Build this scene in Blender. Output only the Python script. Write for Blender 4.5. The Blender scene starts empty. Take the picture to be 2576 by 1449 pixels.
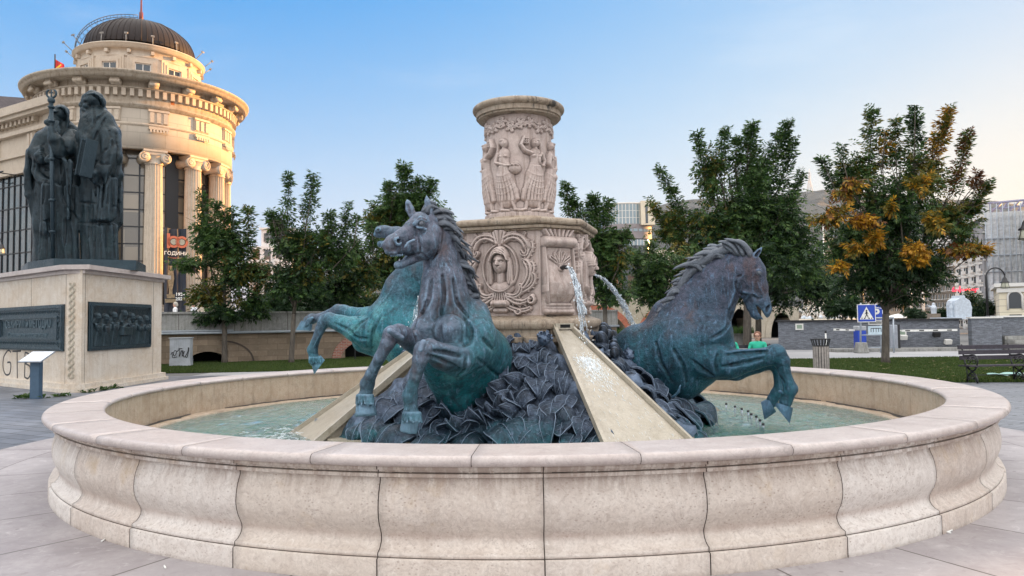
import bpy, bmesh, math, random
import numpy as np
from mathutils import Vector, Matrix, noise as mnoise
random.seed(7); RNG = np.random.default_rng(7)
S = bpy.context.scene
R = math.radians
PI = math.pi
# ------------------------------------------------------------- camera, sky, sun, exposure
F_PX, PITCH, ROLL, CAMZ = 1884.72, 0.045863, -0.0132, 1.65      # focal length in pixels of a 2576 px wide picture
SUN_AZ, SUN_EL = R(63), R(6.5)                                    # azimuth clockwise from +Y
cam_d = bpy.data.cameras.new('camera'); cam = bpy.data.objects.new('camera', cam_d); S.collection.objects.link(cam)
cam_d.sensor_width = 36; cam_d.lens = 36*F_PX/2576; cam_d.clip_start = .05; cam_d.clip_end = 20000
cam.location = (0, 0, CAMZ)
cam.matrix_world = Matrix.Translation((0, 0, CAMZ)) @ Matrix.Rotation(PI/2+PITCH, 4, 'X') @ Matrix.Rotation(ROLL, 4, 'Z')
S.camera = cam
SUNV = Vector((math.sin(SUN_AZ)*math.cos(SUN_EL), math.cos(SUN_AZ)*math.cos(SUN_EL), math.sin(SUN_EL)))
W = bpy.data.worlds.new('World'); S.world = W; W.use_nodes = True
wn = W.node_tree.nodes; wl = W.node_tree.links
bg = wn['Background']
sky = wn.new('ShaderNodeTexSky'); sky.sky_type = 'NISHITA'; sky.sun_disc = False
sky.sun_elevation = SUN_EL; sky.sun_rotation = SUN_AZ; sky.air_density = 1.0; sky.dust_density = .4; sky.ozone_density = 1.5; sky.altitude = 200
def wm(op, a, b=0.):
    m = wn.new('ShaderNodeMath'); m.operation = op
    for i, v in enumerate((a, b)):
        if isinstance(v, (int, float)): m.inputs[i].default_value = v
        else: wl.new(v, m.inputs[i])
    return m.outputs[0]
# soft shoulder per channel (a film-like response), so that the bright side of the sky keeps its colour
sp = wn.new('ShaderNodeSeparateColor'); wl.new(sky.outputs[0], sp.inputs[0]); cc = wn.new('ShaderNodeCombineColor')
for i, (x0, k, g) in enumerate(((.64, .76, 2.02), (.44, .66, 2.0), (0., 1.6, 1.95))):
    wl.new(wm('MULTIPLY', wm('SUBTRACT', 1., wm('EXPONENT', wm('MULTIPLY', wm('MAXIMUM', wm('SUBTRACT', sp.outputs[i], x0), .03), -k))), g), cc.inputs[i])
# unseen fill-light cloud added overhead and behind, and a few wisps lower down
wtc = wn.new('ShaderNodeTexCoord'); wsx = wn.new('ShaderNodeSeparateXYZ'); wl.new(wtc.outputs['Generated'], wsx.inputs[0])
wmp = wn.new('ShaderNodeMapping'); wmp.inputs['Scale'].default_value = (1.2, 3.5, 7); wmp.inputs['Rotation'].default_value = (.2, .25, .5); wl.new(wtc.outputs['Generated'], wmp.inputs[0])
wno = wn.new('ShaderNodeTexNoise'); wno.inputs['Scale'].default_value = 1.6; wno.inputs['Detail'].default_value = 7; wno.inputs['Roughness'].default_value = .6; wl.new(wmp.outputs[0], wno.inputs['Vector'])
def wramp(src, lo, hi, v0, v1):
    m = wn.new('ShaderNodeMapRange'); m.interpolation_type = 'SMOOTHSTEP'; wl.new(src, m.inputs[0])
    for i, v in enumerate((lo, hi, v0, v1)): m.inputs[i+1].default_value = v
    return m.outputs[0]
wisp = wm('MULTIPLY', wramp(wno.outputs[0], .52, .8, 0, .16), 1.)
high = wm('MULTIPLY', wm('MAXIMUM', wramp(wsx.outputs[2], .44, .66, 0, 1), wm('MULTIPLY', wramp(wsx.outputs[1], -.05, -.45, 0, .72), wramp(wsx.outputs[2], 0, .12, 0, 1))), wramp(wno.outputs[0], .25, .6, .7, 1))
mx1 = wn.new('ShaderNodeMix'); mx1.data_type = 'RGBA'; wl.new(wisp, mx1.inputs[0]); wl.new(cc.outputs[0], mx1.inputs[6]); mx1.inputs[7].default_value = (2.2, 2.25, 2.3, 1)
mx2 = wn.new('ShaderNodeMix'); mx2.data_type = 'RGBA'; wl.new(high, mx2.inputs[0]); wl.new(mx1.outputs[2], mx2.inputs[6]); mx2.inputs[7].default_value = (5.6, 5.45, 5.25, 1)
# warm glow of the low sun behind the right-hand buildings
wdt = wn.new('ShaderNodeVectorMath'); wdt.operation = 'DOT_PRODUCT'; wl.new(wtc.outputs['Generated'], wdt.inputs[0]); wdt.inputs[1].default_value = SUNV
glow = wm('MULTIPLY', wm('POWER', wramp(wdt.outputs['Value'], .60, 1.0, 0, 1), 1.0), wramp(wsx.outputs[2], .36, .0, 0, 1.0))
mx3 = wn.new('ShaderNodeMix'); mx3.data_type = 'RGBA'; wl.new(glow, mx3.inputs[0]); wl.new(mx2.outputs[2], mx3.inputs[6]); mx3.inputs[7].default_value = (2.25, 1.98, 1.55, 1)
wl.new(mx3.outputs[2], bg.inputs[0]); bg.inputs[1].default_value = 0.15
sd = bpy.data.lights.new('sun', 'SUN'); sd.energy = 5.0; sd.angle = R(.5); sd.color = (1, .49, .14)
sun = bpy.data.objects.new('sun', sd); S.collection.objects.link(sun)
SUNV = Vector((math.sin(SUN_AZ)*math.cos(SUN_EL), math.cos(SUN_AZ)*math.cos(SUN_EL), math.sin(SUN_EL)))
sun.rotation_euler = SUNV.to_track_quat('Z', 'Y').to_euler()
S.view_settings.view_transform = 'Standard'; S.view_settings.look = 'None'; S.view_settings.gamma = 1
S.view_settings.exposure = 1.68

# ------------------------------------------------------------- measuring: where a line of sight meets a plane
_cp, _sp, _cr, _sr = math.cos(PITCH), math.sin(PITCH), math.cos(ROLL), math.sin(ROLL)
def ray(u, v):
    a, b = u-1288, v-724.5
    x = _cr*a+_sr*b; y = -_sr*a+_cr*b
    d = np.array([x, F_PX*_cp+y*_sp, F_PX*_sp-y*_cp]); return d/d[1]
def at(u, v, Y): d = ray(u, v)*Y; return Vector((d[0], Y, d[2]+CAMZ))
def atz(u, v, z=0): d = ray(u, v); t = (z-CAMZ)/d[2]; return Vector((d[0]*t, t, z))
FC = np.array([.122, 10.29])        # the fountain's centre
def on_plane(u, v, c0, nrm, off):   # vertical plane through c0 with horizontal normal nrm, shifted off
    d = ray(u, v); n = np.array(nrm); s = (off+np.array(c0)@n)/(d[:2]@n); P = d*s; return Vector((P[0], P[1], P[2]+CAMZ))
def dirs(deg): a = R(deg); return np.array([math.cos(a), math.sin(a)])

# ------------------------------------------------------------- objects
COL = S.collection
def tag(o, label=None, cat=None, group=None, kind=None):
    if label: o['label'] = label
    if cat: o['category'] = cat
    if group: o['group'] = group
    if kind: o['kind'] = kind
    return o
def empty(name, loc=(0, 0, 0), rz=0, label=None, cat=None, group=None):
    o = bpy.data.objects.new(name, None); COL.objects.link(o); o.location = loc; o.rotation_euler = (0, 0, rz)
    o.empty_display_size = .2
    return tag(o, label, cat, group)
def copy_thing(o, loc=None, rz=None, label=None):
    n = o.copy(); COL.objects.link(n)
    if loc is not None: n.location = loc
    if rz is not None: n.rotation_euler = (0, 0, rz)
    if label: n['label'] = label
    for ch in [c for c in bpy.data.objects if c.parent == o]:
        c = ch.copy(); COL.objects.link(c); mi = ch.matrix_parent_inverse.copy(); c.parent = n; c.matrix_parent_inverse = mi
        for g in [q for q in bpy.data.objects if q.parent == ch]:
            d = g.copy(); COL.objects.link(d); mi = g.matrix_parent_inverse.copy(); d.parent = c; d.matrix_parent_inverse = mi
    return n
class MB:
    """collects vertices and faces (with material slots) for one mesh"""
    def __init__(s): s.v = []; s.f = []; s.m = []; s.sm = []
    def add(s, vs, fs, mi=0, smooth=False):
        b = len(s.v); s.v += [tuple(map(float, p)) for p in vs]
        for f in fs: s.f.append(tuple(b+i for i in f)); s.m.append(mi); s.sm.append(smooth)
        return s
    def box(s, x0, x1, y0, y1, z0, z1, mi=0, M=None):
        vs = [Vector((x, y, z)) for z in (z0, z1) for y in (y0, y1) for x in (x0, x1)]
        if M is not None: vs = [M @ p for p in vs]
        return s.add(vs, [(0, 2, 3, 1), (4, 5, 7, 6), (0, 1, 5, 4), (2, 6, 7, 3), (0, 4, 6, 2), (1, 3, 7, 5)], mi)
    def obox(s, a, b, w, h, mi=0, up=(0, 0, 1)):
        """bar from a to b, w wide, h high"""
        a, b = Vector(a), Vector(b); d = (b-a).normalized(); up = Vector(up)
        if abs(d.dot(up)) > .99: up = Vector((0, 1, 0))
        r = d.cross(up).normalized(); u = r.cross(d)
        vs = []
        for p in (a, b):
            for i, j in ((-1, -1), (1, -1), (1, 1), (-1, 1)): vs.append(p+r*w/2*i+u*h/2*j)
        return s.add(vs, [(3, 2, 1, 0), (4, 5, 6, 7), (0, 1, 5, 4), (1, 2, 6, 5), (2, 3, 7, 6), (3, 0, 4, 7)], mi)
    def prism(s, poly, z0, z1, mi=0, cap=True):
        n = len(poly); vs = [(p[0], p[1], z0) for p in poly]+[(p[0], p[1], z1) for p in poly]
        fs = [(i, (i+1) % n, n+(i+1) % n, n+i) for i in range(n)]
        if cap: fs += [tuple(range(n-1, -1, -1)), tuple(range(n, 2*n))]
        return s.add(vs, fs, mi)
    def lathe(s, prof, seg=48, c=(0, 0), mi=0, a0=0, a1=2*PI, smooth=True, rot=0):
        full = abs(a1-a0-2*PI) < 1e-6; n = seg if full else seg+1
        vs = []
        for i in range(n):
            a = a0+(a1-a0)*i/seg+rot
            for r, z in prof: vs.append((c[0]+r*math.cos(a), c[1]+r*math.sin(a), z))
        k = len(prof); fs = []
        for i in range(seg):
            j = (i+1) % n
            for q in range(k-1): fs.append((i*k+q, j*k+q, j*k+q+1, i*k+q+1))
        return s.add(vs, fs, mi, smooth)
    def tube(s, pts, rad, seg=8, mi=0, smooth=True, caps=True, flat=1.0):
        pts = [Vector(p) for p in pts]; n = len(pts)
        if not hasattr(rad, '__len__'): rad = [rad]*n
        t0 = (pts[1]-pts[0]).normalized(); nrm = t0.orthogonal().normalized(); vs = []
        for i, p in enumerate(pts):
            t = (pts[min(i+1, n-1)]-pts[max(i-1, 0)])
            if t.length < 1e-9: t = t0
            t = t.normalized(); nrm = nrm-t*nrm.dot(t)
            nrm = nrm.normalized() if nrm.length > 1e-6 else t.orthogonal().normalized()
            b = t.cross(nrm)
            for j in range(seg):
                a = 2*PI*j/seg; vs.append(p+(nrm*math.cos(a)+b*math.sin(a)*flat)*rad[i])
        fs = [(i*seg+j, i*seg+(j+1) % seg, (i+1)*seg+(j+1) % seg, (i+1)*seg+j) for i in range(n-1) for j in range(seg)]
        if caps: fs += [tuple(range(seg-1, -1, -1)), tuple(range((n-1)*seg, n*seg))]
        return s.add(vs, fs, mi, smooth)
    def ball(s, c, r, mi=0, seg=10, rings=6, sc=(1, 1, 1)):
        c = Vector(c); vs = []
        for i in range(1, rings):
            t = PI*i/rings
            for j in range(seg):
                a = 2*PI*j/seg; vs.append((c.x+r*sc[0]*math.sin(t)*math.cos(a), c.y+r*sc[1]*math.sin(t)*math.sin(a), c.z+r*sc[2]*math.cos(t)))
        nb = (rings-1)*seg; vs += [(c.x, c.y, c.z+r*sc[2]), (c.x, c.y, c.z-r*sc[2])]
        fs = [(i*seg+j, (i+1)*seg+j, (i+1)*seg+(j+1) % seg, i*seg+(j+1) % seg) for i in range(rings-2) for j in range(seg)]
        fs += [(nb, j, (j+1) % seg) for j in range(seg)]+[(nb+1, (rings-2)*seg+(j+1) % seg, (rings-2)*seg+j) for j in range(seg)]
        return s.add(vs, fs, mi, True)
    def grid(s, P, mi=0, smooth=True, closed=False):
        """P: array (nu, nv, 3)"""
        nu, nv = P.shape[:2]; b = len(s.v); s.v += [tuple(p) for p in P.reshape(-1, 3).tolist()]
        for i in range(nu if closed else nu-1):
            i2 = (i+1) % nu
            for j in range(nv-1): s.f.append((b+i*nv+j, b+i2*nv+j, b+i2*nv+j+1, b+i*nv+j+1)); s.m.append(mi); s.sm.append(smooth)
        return s
    def build(s, name, mats, parent=None, M=None, bevel=0, label=None, cat=None, group=None, kind=None):
        me = bpy.data.meshes.new(name)
        vs = s.v if M is None else [tuple(M @ Vector(p)) for p in s.v]
        me.from_pydata(vs, [], s.f)
        for m in (mats if isinstance(mats, (list, tuple)) else [mats]): me.materials.append(m)
        me.polygons.foreach_set('material_index', s.m); me.polygons.foreach_set('use_smooth', s.sm); me.update()
        o = bpy.data.objects.new(name, me); COL.objects.link(o)
        if parent is not None: o.parent = parent
        if bevel:
            b = o.modifiers.new('b', 'BEVEL'); b.width = bevel; b.segments = 2; b.limit_method = 'ANGLE'; b.angle_limit = R(40)
        return tag(o, label, cat, group, kind)
def npmesh(name, V, Fq, mat, parent=None, smooth=True, midx=None, **kw):
    """V (n,3) and quads or triangles as arrays"""
    me = bpy.data.meshes.new(name); n = Fq.shape[1]
    me.vertices.add(len(V)); me.vertices.foreach_set('co', np.ascontiguousarray(V, dtype=np.float32).ravel())
    me.loops.add(Fq.size); me.loops.foreach_set('vertex_index', np.ascontiguousarray(Fq, dtype=np.int32).ravel())
    me.polygons.add(len(Fq)); me.polygons.foreach_set('loop_start', np.arange(0, Fq.size, n, dtype=np.int32))
    me.polygons.foreach_set('use_smooth', np.full(len(Fq), smooth))
    for m in (mat if isinstance(mat, (list, tuple)) else [mat]): me.materials.append(m)
    if midx is not None: me.polygons.foreach_set('material_index', np.asarray(midx, dtype=np.int32))
    me.update(calc_edges=True); me.validate()
    o = bpy.data.objects.new(name, me); COL.objects.link(o)
    if parent is not None: o.parent = parent
    return tag(o, **kw)
def text_mesh(name, txt, size, M, mat, parent=None, depth=.01, align='CENTER', bold=0, sx=1, **kw):
    cu = bpy.data.curves.new(name, 'FONT'); cu.body = txt; cu.size = size; cu.extrude = depth; cu.align_x = align; cu.align_y = 'CENTER'; cu.offset = bold
    cu.resolution_u = 3
    t = bpy.data.objects.new(name, cu); COL.objects.link(t); bpy.context.view_layer.update()
    me = bpy.data.meshes.new_from_object(t); bpy.data.objects.remove(t); bpy.data.curves.remove(cu)
    me.transform(M @ Matrix.Diagonal((sx, 1, 1, 1))); me.materials.clear(); me.materials.append(mat)
    o = bpy.data.objects.new(name, me); COL.objects.link(o)
    if parent is not None: o.parent = parent
    return tag(o, **kw)
def frame_M(o, x, z):
    """matrix with local X along x, local Y along z (upwards), local Z = outward normal"""
    x = Vector(x).normalized(); z = Vector(z).normalized(); n = x.cross(z)
    return Matrix(((x.x, z.x, n.x, o[0]), (x.y, z.y, n.y, o[1]), (x.z, z.z, n.z, o[2]), (0, 0, 0, 1)))

# ------------------------------------------------------------- sculpting: signed distance field -> mesh
class Sculpt:
    def __init__(s, lo, hi, vox):
        s.lo = np.array(lo, float); s.vox = vox; s.n = np.ceil((np.array(hi, float)-s.lo)/vox).astype(int)+1
        s.f = np.full(tuple(s.n), 9.0, np.float32); s.ax = [s.lo[i]+vox*np.arange(s.n[i]) for i in range(3)]
    def _sl(s, lo, hi):
        a = np.maximum(np.floor((np.array(lo)-s.lo)/s.vox).astype(int), 0); b = np.minimum(np.ceil((np.array(hi)-s.lo)/s.vox).astype(int)+1, s.n)
        if (b <= a).any(): return None
        return tuple(slice(a[i], b[i]) for i in range(3))
    def cone(s, a, b, ra, rb, k=.05, op='add', squash=None, mod=None):
        """round cone a->b; squash=(dir, factor): thickness along dir multiplied by factor; mod: function of (P, t) added to the distance"""
        a = np.array(a, float); b = np.array(b, float); m = (max(ra, rb)*max(1, squash[1] if squash else 1))+k+.06+3*s.vox
        sl = s._sl(np.minimum(a, b)-m, np.maximum(a, b)+m)
        if sl is None: return s
        X = s.ax[0][sl[0]][:, None, None]; Y = s.ax[1][sl[1]][None, :, None]; Z = s.ax[2][sl[2]][None, None, :]
        P = [X-a[0], Y-a[1], Z-a[2]]; d = b-a; c0 = 1.
        if squash:
            L = np.array(squash[0], float); L /= np.linalg.norm(L); g = 1/squash[1]-1
            q = (P[0]*L[0]+P[1]*L[1]+P[2]*L[2])*g; P = [P[i]+q*L[i] for i in range(3)]; d = d+L*(d@L)*g; c0 = min(1., squash[1])
        dd = max(d@d, 1e-12); t = np.clip((P[0]*d[0]+P[1]*d[1]+P[2]*d[2])/dd, 0, 1)
        dist = np.sqrt((P[0]-d[0]*t)**2+(P[1]-d[1]*t)**2+(P[2]-d[2]*t)**2)-(ra+(rb-ra)*t)
        dist = (dist*c0).astype(np.float32)
        if mod is not None: dist = dist+mod(X, Y, Z, t).astype(np.float32)
        A = s.f[sl]
        if op == 'add':
            h = np.clip(.5+.5*(A-dist)/k, 0, 1); s.f[sl] = A*(1-h)+dist*h-k*h*(1-h)
        else:
            h = np.clip(.5-.5*(A+dist)/k, 0, 1); s.f[sl] = A*(1-h)+(-dist)*h+k*h*(1-h)
        return s
    def ball(s, c, r, k=.05, op='add', squash=None): return s.cone(c, np.array(c, float)+1e-4, r, r, k, op, squash)
    def chain(s, pts, k=.05, op='add', squash=None):
        """pts: list of (point, radius)"""
        for (a, ra), (b, rb) in zip(pts[:-1], pts[1:]): s.cone(a, b, ra, rb, k, op, squash)
        return s
    def bump(s, fn):
        X = s.ax[0][:, None, None]; Y = s.ax[1][None, :, None]; Z = s.ax[2][None, None, :]
        s.f += fn(X, Y, Z).astype(np.float32); return s
    def mesh(s, name, mat, parent=None, relax=1, **kw):
        f = s.f; ins = f < 0; n = s.n
        corner = [ins[i:n[0]-1+i, j:n[1]-1+j, k:n[2]-1+k] for i in (0, 1) for j in (0, 1) for k in (0, 1)]
        cnt = sum(c.astype(np.int8) for c in corner); act = (cnt > 0) & (cnt < 8)
        idx = np.full(act.shape, -1, np.int64); C = np.argwhere(act); idx[act] = np.arange(len(C))
        acc = np.zeros((len(C), 3)); num = np.zeros(len(C))
        for ax in range(3):
            o = [0, 0, 0]
            for p in (0, 1):
                for q in (0, 1):
                    e0 = [0, 0, 0]; oth = [i for i in range(3) if i != ax]; e0[oth[0]] = p; e0[oth[1]] = q
                    e1 = list(e0); e1[ax] = 1
                    v0 = f[C[:, 0]+e0[0], C[:, 1]+e0[1], C[:, 2]+e0[2]]; v1 = f[C[:, 0]+e1[0], C[:, 1]+e1[1], C[:, 2]+e1[2]]
                    cr = (v0 < 0) != (v1 < 0); t = np.where(cr, v0/np.where(cr, v0-v1, 1), 0)
                    pos = np.tile(np.array(e0, float), (len(C), 1)); pos[:, ax] = t
                    acc += pos*cr[:, None]; num += cr
        V = s.lo+(C+acc/num[:, None])*s.vox
        Fs = []
        for ax in range(3):
            o1, o2 = [i for i in range(3) if i != ax]
            sl0 = [slice(None)]*3; sl1 = [slice(None)]*3; sl0[ax] = slice(0, n[ax]-1); sl1[ax] = slice(1, n[ax])
            a = ins[tuple(sl0)]; b = ins[tuple(sl1)]; E = np.argwhere(a != b)
            E = E[(E[:, o1] > 0) & (E[:, o2] > 0) & (E[:, o1] < n[o1]-1) & (E[:, o2] < n[o2]-1)]
            if not len(E): continue
            def cell(d1, d2):
                q = E.copy(); q[:, o1] -= d1; q[:, o2] -= d2; return idx[q[:, 0], q[:, 1], q[:, 2]]
            Q = np.stack([cell(1, 1), cell(0, 1), cell(0, 0), cell(1, 0)], 1)
            flip = a[E[:, 0], E[:, 1], E[:, 2]]
            if ax == 1: flip = ~flip
            Q[~flip] = Q[~flip][:, ::-1]; Fs.append(Q)
        Q = np.concatenate(Fs); Q = Q[(Q >= 0).all(1)]
        for _ in range(relax):
            sm = np.zeros_like(V); ct = np.zeros(len(V))
            for i in range(4):
                np.add.at(sm, Q[:, i], V[Q[:, (i+1) % 4]]+V[Q[:, i-1]]); np.add.at(ct, Q[:, i], 2)
            V = V*.5+.5*sm/np.maximum(ct, 1)[:, None]
        return npmesh(name, V, Q, mat, parent, **kw)
# ------------------------------------------------------------- materials
class NT:
    def __init__(s, name):
        s.m = bpy.data.materials.new(name); s.m.use_nodes = True; s.t = s.m.node_tree; s.n = s.t.nodes; s.l = s.t.links
        s.b = s.n['Principled BSDF']; s.out = s.n['Material Output']
        s.tc = s.n.new('ShaderNodeTexCoord'); s.co = s.tc.outputs['Object']
    def geo(s): return s.n.new('ShaderNodeNewGeometry')
    def map(s, scale=(1, 1, 1), rot=(0, 0, 0), src=None):
        m = s.n.new('ShaderNodeMapping'); m.inputs['Scale'].default_value = scale; m.inputs['Rotation'].default_value = rot; s.l.new(src or s.co, m.inputs[0]); return m.outputs[0]
    def noise(s, scale=5, detail=4, rough=.55, vec=None, dist=0, out=0):
        t = s.n.new('ShaderNodeTexNoise'); t.inputs['Scale'].default_value = scale; t.inputs['Detail'].default_value = detail; t.inputs['Roughness'].default_value = rough; t.inputs['Distortion'].default_value = dist
        s.l.new(vec or s.co, t.inputs['Vector']); return t.outputs[out]
    def voro(s, scale=5, feat='F1', vec=None, out='Distance', rand=1):
        t = s.n.new('ShaderNodeTexVoronoi'); t.feature = feat; t.inputs['Scale'].default_value = scale; t.inputs['Randomness'].default_value = rand; s.l.new(vec or s.co, t.inputs['Vector']); return t.outputs[out]
    def ramp(s, fac, stops, interp='LINEAR'):
        r = s.n.new('ShaderNodeValToRGB'); r.color_ramp.interpolation = interp; e = r.color_ramp.elements
        while len(e) < len(stops): e.new(.5)
        for i, (p, c) in enumerate(stops):
            e[i].position = p; e[i].color = (c, c, c, 1) if not hasattr(c, '__len__') else (*c, 1)
        s.l.new(fac, r.inputs[0]); return r.outputs[0]
    def mix(s, fac, a, b, mode='MIX'):
        m = s.n.new('ShaderNodeMix'); m.data_type = 'RGBA'; m.blend_type = mode; m.clamp_factor = True
        for inp, v in ((m.inputs[0], fac), (m.inputs[6], a), (m.inputs[7], b)):
            if hasattr(v, 'is_output') or isinstance(v, bpy.types.NodeSocket): s.l.new(v, inp)
            elif hasattr(v, '__len__'): inp.default_value = (*v, 1)
            else: inp.default_value = v
        return m.outputs[2]
    def math(s, op, a, b=0, c=0):
        m = s.n.new('ShaderNodeMath'); m.operation = op
        for i, v in enumerate((a, b, c)):
            if isinstance(v, bpy.types.NodeSocket): s.l.new(v, m.inputs[i])
            else: m.inputs[i].default_value = v
        return m.outputs[0]
    def sep(s, src=None):
        n = s.n.new('ShaderNodeSeparateXYZ'); s.l.new(src or s.co, n.inputs[0]); return n.outputs
    def comb(s, x, y, z):
        n = s.n.new('ShaderNodeCombineXYZ')
        for i, v in enumerate((x, y, z)):
            if isinstance(v, bpy.types.NodeSocket): s.l.new(v, n.inputs[i])
            else: n.inputs[i].default_value = v
        return n.outputs[0]
    def brick(s, vec, scale=1, w=.5, h=.25, mortar=.01, c1=.4, c2=.6, cm=0, off=.5, bias=0):
        t = s.n.new('ShaderNodeTexBrick'); s.l.new(vec, t.inputs['Vector']); t.offset = off
        for k, v in (('Color1', c1), ('Color2', c2), ('Mortar', cm)): t.inputs[k].default_value = (*v, 1) if hasattr(v, '__len__') else (v, v, v, 1)
        t.inputs['Scale'].default_value = scale; t.inputs['Brick Width'].default_value = w; t.inputs['Row Height'].default_value = h; t.inputs['Mortar Size'].default_value = mortar; t.inputs['Bias'].default_value = bias; t.inputs['Mortar Smooth'].default_value = .1
        return t.outputs
    def bump(s, h, strength=.3, dist=.02, prev=None):
        b = s.n.new('ShaderNodeBump'); b.inputs['Strength'].default_value = strength; b.inputs['Distance'].default_value = dist; s.l.new(h, b.inputs['Height'])
        if prev: s.l.new(prev, b.inputs['Normal'])
        return b.outputs[0]
    def fin(s, color=None, rough=.6, normal=None, metal=0, spec=None, alpha=None, trans=0, ior=None, emis=None, es=0, coat=0):
        for k, v in (('Base Color', color), ('Roughness', rough), ('Metallic', metal), ('Normal', normal), ('Specular IOR Level', spec), ('Alpha', alpha), ('Transmission Weight', trans), ('IOR', ior), ('Emission Color', emis), ('Coat Weight', coat)):
            if v is None: continue
            i = s.b.inputs[k]
            if isinstance(v, bpy.types.NodeSocket): s.l.new(v, i)
            elif hasattr(v, '__len__'): i.default_value = (*v, 1)
            else: i.default_value = v
        if emis is not None: s.b.inputs['Emission Strength'].default_value = es
        return s.m
def plain(name, col, rough=.5, metal=0, var=.12, scale=8, bump=.0, **kw):
    t = NT(name); n = t.noise(scale, 5, .6); c = t.mix(t.ramp(n, [(.3, 0), (.7, 1)]), [x*(1-var) for x in col], [min(1, x*(1+var)) for x in col])
    return t.fin(c, rough, t.bump(n, bump, .01) if bump else None, metal, **kw)

def stone_mat(name, base, dark, light, streak=.5, grime=0, scale=1., pits=.5, rough=.62, bumps=.25, glo=.56, blocks=0, cavity=0, drips=0, foot=0):
    """weathered limestone: broad tone patches, vertical rain streaks, small pits and veins"""
    t = NT(name)
    big = t.noise(1.3*scale, 3, .6); mid = t.noise(7*scale, 6, .65, dist=.4); fine = t.noise(60*scale, 4, .7)
    c = t.mix(t.ramp(big, [(.32, 0), (.68, 1)]), dark, base); c = t.mix(t.ramp(mid, [(.35, 0), (.75, .75)]), c, light)
    c = t.mix(t.ramp(fine, [(.35, .35), (.6, 0)]), c, [x*.7 for x in dark])
    if streak:
        st = t.noise(9*scale, 4, .7, vec=t.map((1.6, 1.6, .09))); c = t.mix(t.math('MULTIPLY', t.ramp(st, [(.5, 0), (.72, 1)]), streak), c, [dark[0]*.62, dark[1]*.56, dark[2]*.5])
    if pits:
        v = t.voro(34*scale, vec=t.map((1, 1, 1.7))); c = t.mix(t.math('MULTIPLY', t.ramp(v, [(.1, 1), (.2, 0)]), t.math('MULTIPLY', t.ramp(mid, [(.5, 0), (.62, 1)]), pits)), c, [x*.45 for x in dark])
    vn = t.noise(3.1*scale, 6, .62, dist=1.2); c = t.mix(t.ramp(vn, [(.485, 0), (.5, .4), (.515, 0)]), c, [x*.6 for x in dark])
    if blocks:      # every block of the ring has its own tone
        x, y, z = t.sep(); k = t.math('FLOOR', t.math('DIVIDE', t.math('ADD', t.math('ARCTAN2', y, x), R(89.35)), R(11.25)))
        w = t.n.new('ShaderNodeTexWhiteNoise'); t.l.new(t.comb(k, 3.7, 0), w.inputs['Vector']); w2 = t.n.new('ShaderNodeTexWhiteNoise'); t.l.new(t.comb(k, 9.1, 2), w2.inputs['Vector'])
        c = t.mix(t.math('MULTIPLY', w.outputs['Value'], blocks), c, (.50, .43, .36)); c = t.mix(t.math('MULTIPLY', w2.outputs['Value'], blocks), c, (.68, .66, .64))
        sv = t.voro(26, vec=t.map((1, 1, 1.5)), out='Distance'); sm_ = t.noise(1.1, 5, .7); c = t.mix(t.math('MULTIPLY', t.ramp(sv, [(.14, 1), (.26, 0)]), t.ramp(sm_, [(.44, 0), (.58, .8)])), c, (.30, .235, .20)); ed = t.noise(16, 8, .8, dist=1.5); c = t.mix(t.ramp(ed, [(.40, .5), (.50, 0)]), c, (.34, .28, .245)); c = t.mix(t.ramp(ed, [(.56, 0), (.68, .5)]), c, (.74, .70, .66))
        rs = t.noise(2.3, 4, .6); c = t.mix(t.ramp(rs, [(.60, 0), (.74, .55)]), c, (.46, .33, .19))
    if drips:       # pale lime drips and dirt below the mouldings; cove band mixes dirt and painted shade
        x, y, z = t.sep(); a = t.math('MULTIPLY', t.math('ARCTAN2', y, x), 60); dn = t.noise(1.5, 4, .7, vec=t.comb(a, t.math('MULTIPLY', z, 1.5), 0)); m = t.n.new('ShaderNodeMapRange'); t.l.new(z, m.inputs[0]); m.inputs[1].default_value = .50; m.inputs[2].default_value = .67
        c = t.mix(t.math('MULTIPLY', t.ramp(dn, [(.44, 1), (.58, 0)]), t.math('MULTIPLY', m.outputs[0], .62)), c, (.27, .19, .15))
        m3 = t.ramp(z, [(.0, .6), (.035, 0)]); c = t.mix(t.math('MULTIPLY', m3, t.ramp(t.noise(5, 5, .7), [(.35, 0), (.6, 1)])), c, (.20, .15, .12))
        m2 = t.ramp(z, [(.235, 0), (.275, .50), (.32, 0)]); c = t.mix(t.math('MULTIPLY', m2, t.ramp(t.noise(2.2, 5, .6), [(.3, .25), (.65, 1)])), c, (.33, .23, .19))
    if cavity:  # crevices darkened as dirt and painted shade, ridges lightened, for relief contrast
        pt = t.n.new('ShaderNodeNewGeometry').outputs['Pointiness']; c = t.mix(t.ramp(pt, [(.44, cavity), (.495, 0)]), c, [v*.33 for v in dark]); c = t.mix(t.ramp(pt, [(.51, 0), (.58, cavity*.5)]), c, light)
    if grime:
        g = t.noise(3.4*scale, 7, .72, vec=t.map((1, 1, .35))); c = t.mix(t.ramp(g, [(glo, 0), (glo+.09, grime)]), c, (.028, .024, .02))
    return t.fin(c, rough, t.bump(t.math('ADD', fine, t.math('MULTIPLY', mid, 1.5)), bumps, .008))
M = {}
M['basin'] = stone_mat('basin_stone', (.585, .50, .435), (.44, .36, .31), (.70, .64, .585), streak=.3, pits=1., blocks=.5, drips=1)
M['coping'] = stone_mat('coping_stone', (.47, .405, .38), (.38, .32, .30), (.56, .505, .48), streak=0, pits=.25, rough=.42, bumps=.12)
M['basin_in'] = stone_mat('basin_inner_stone', (.50, .38, .28), (.38, .28, .19), (.58, .49, .39), streak=.4, pits=.3, grime=.25)
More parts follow.
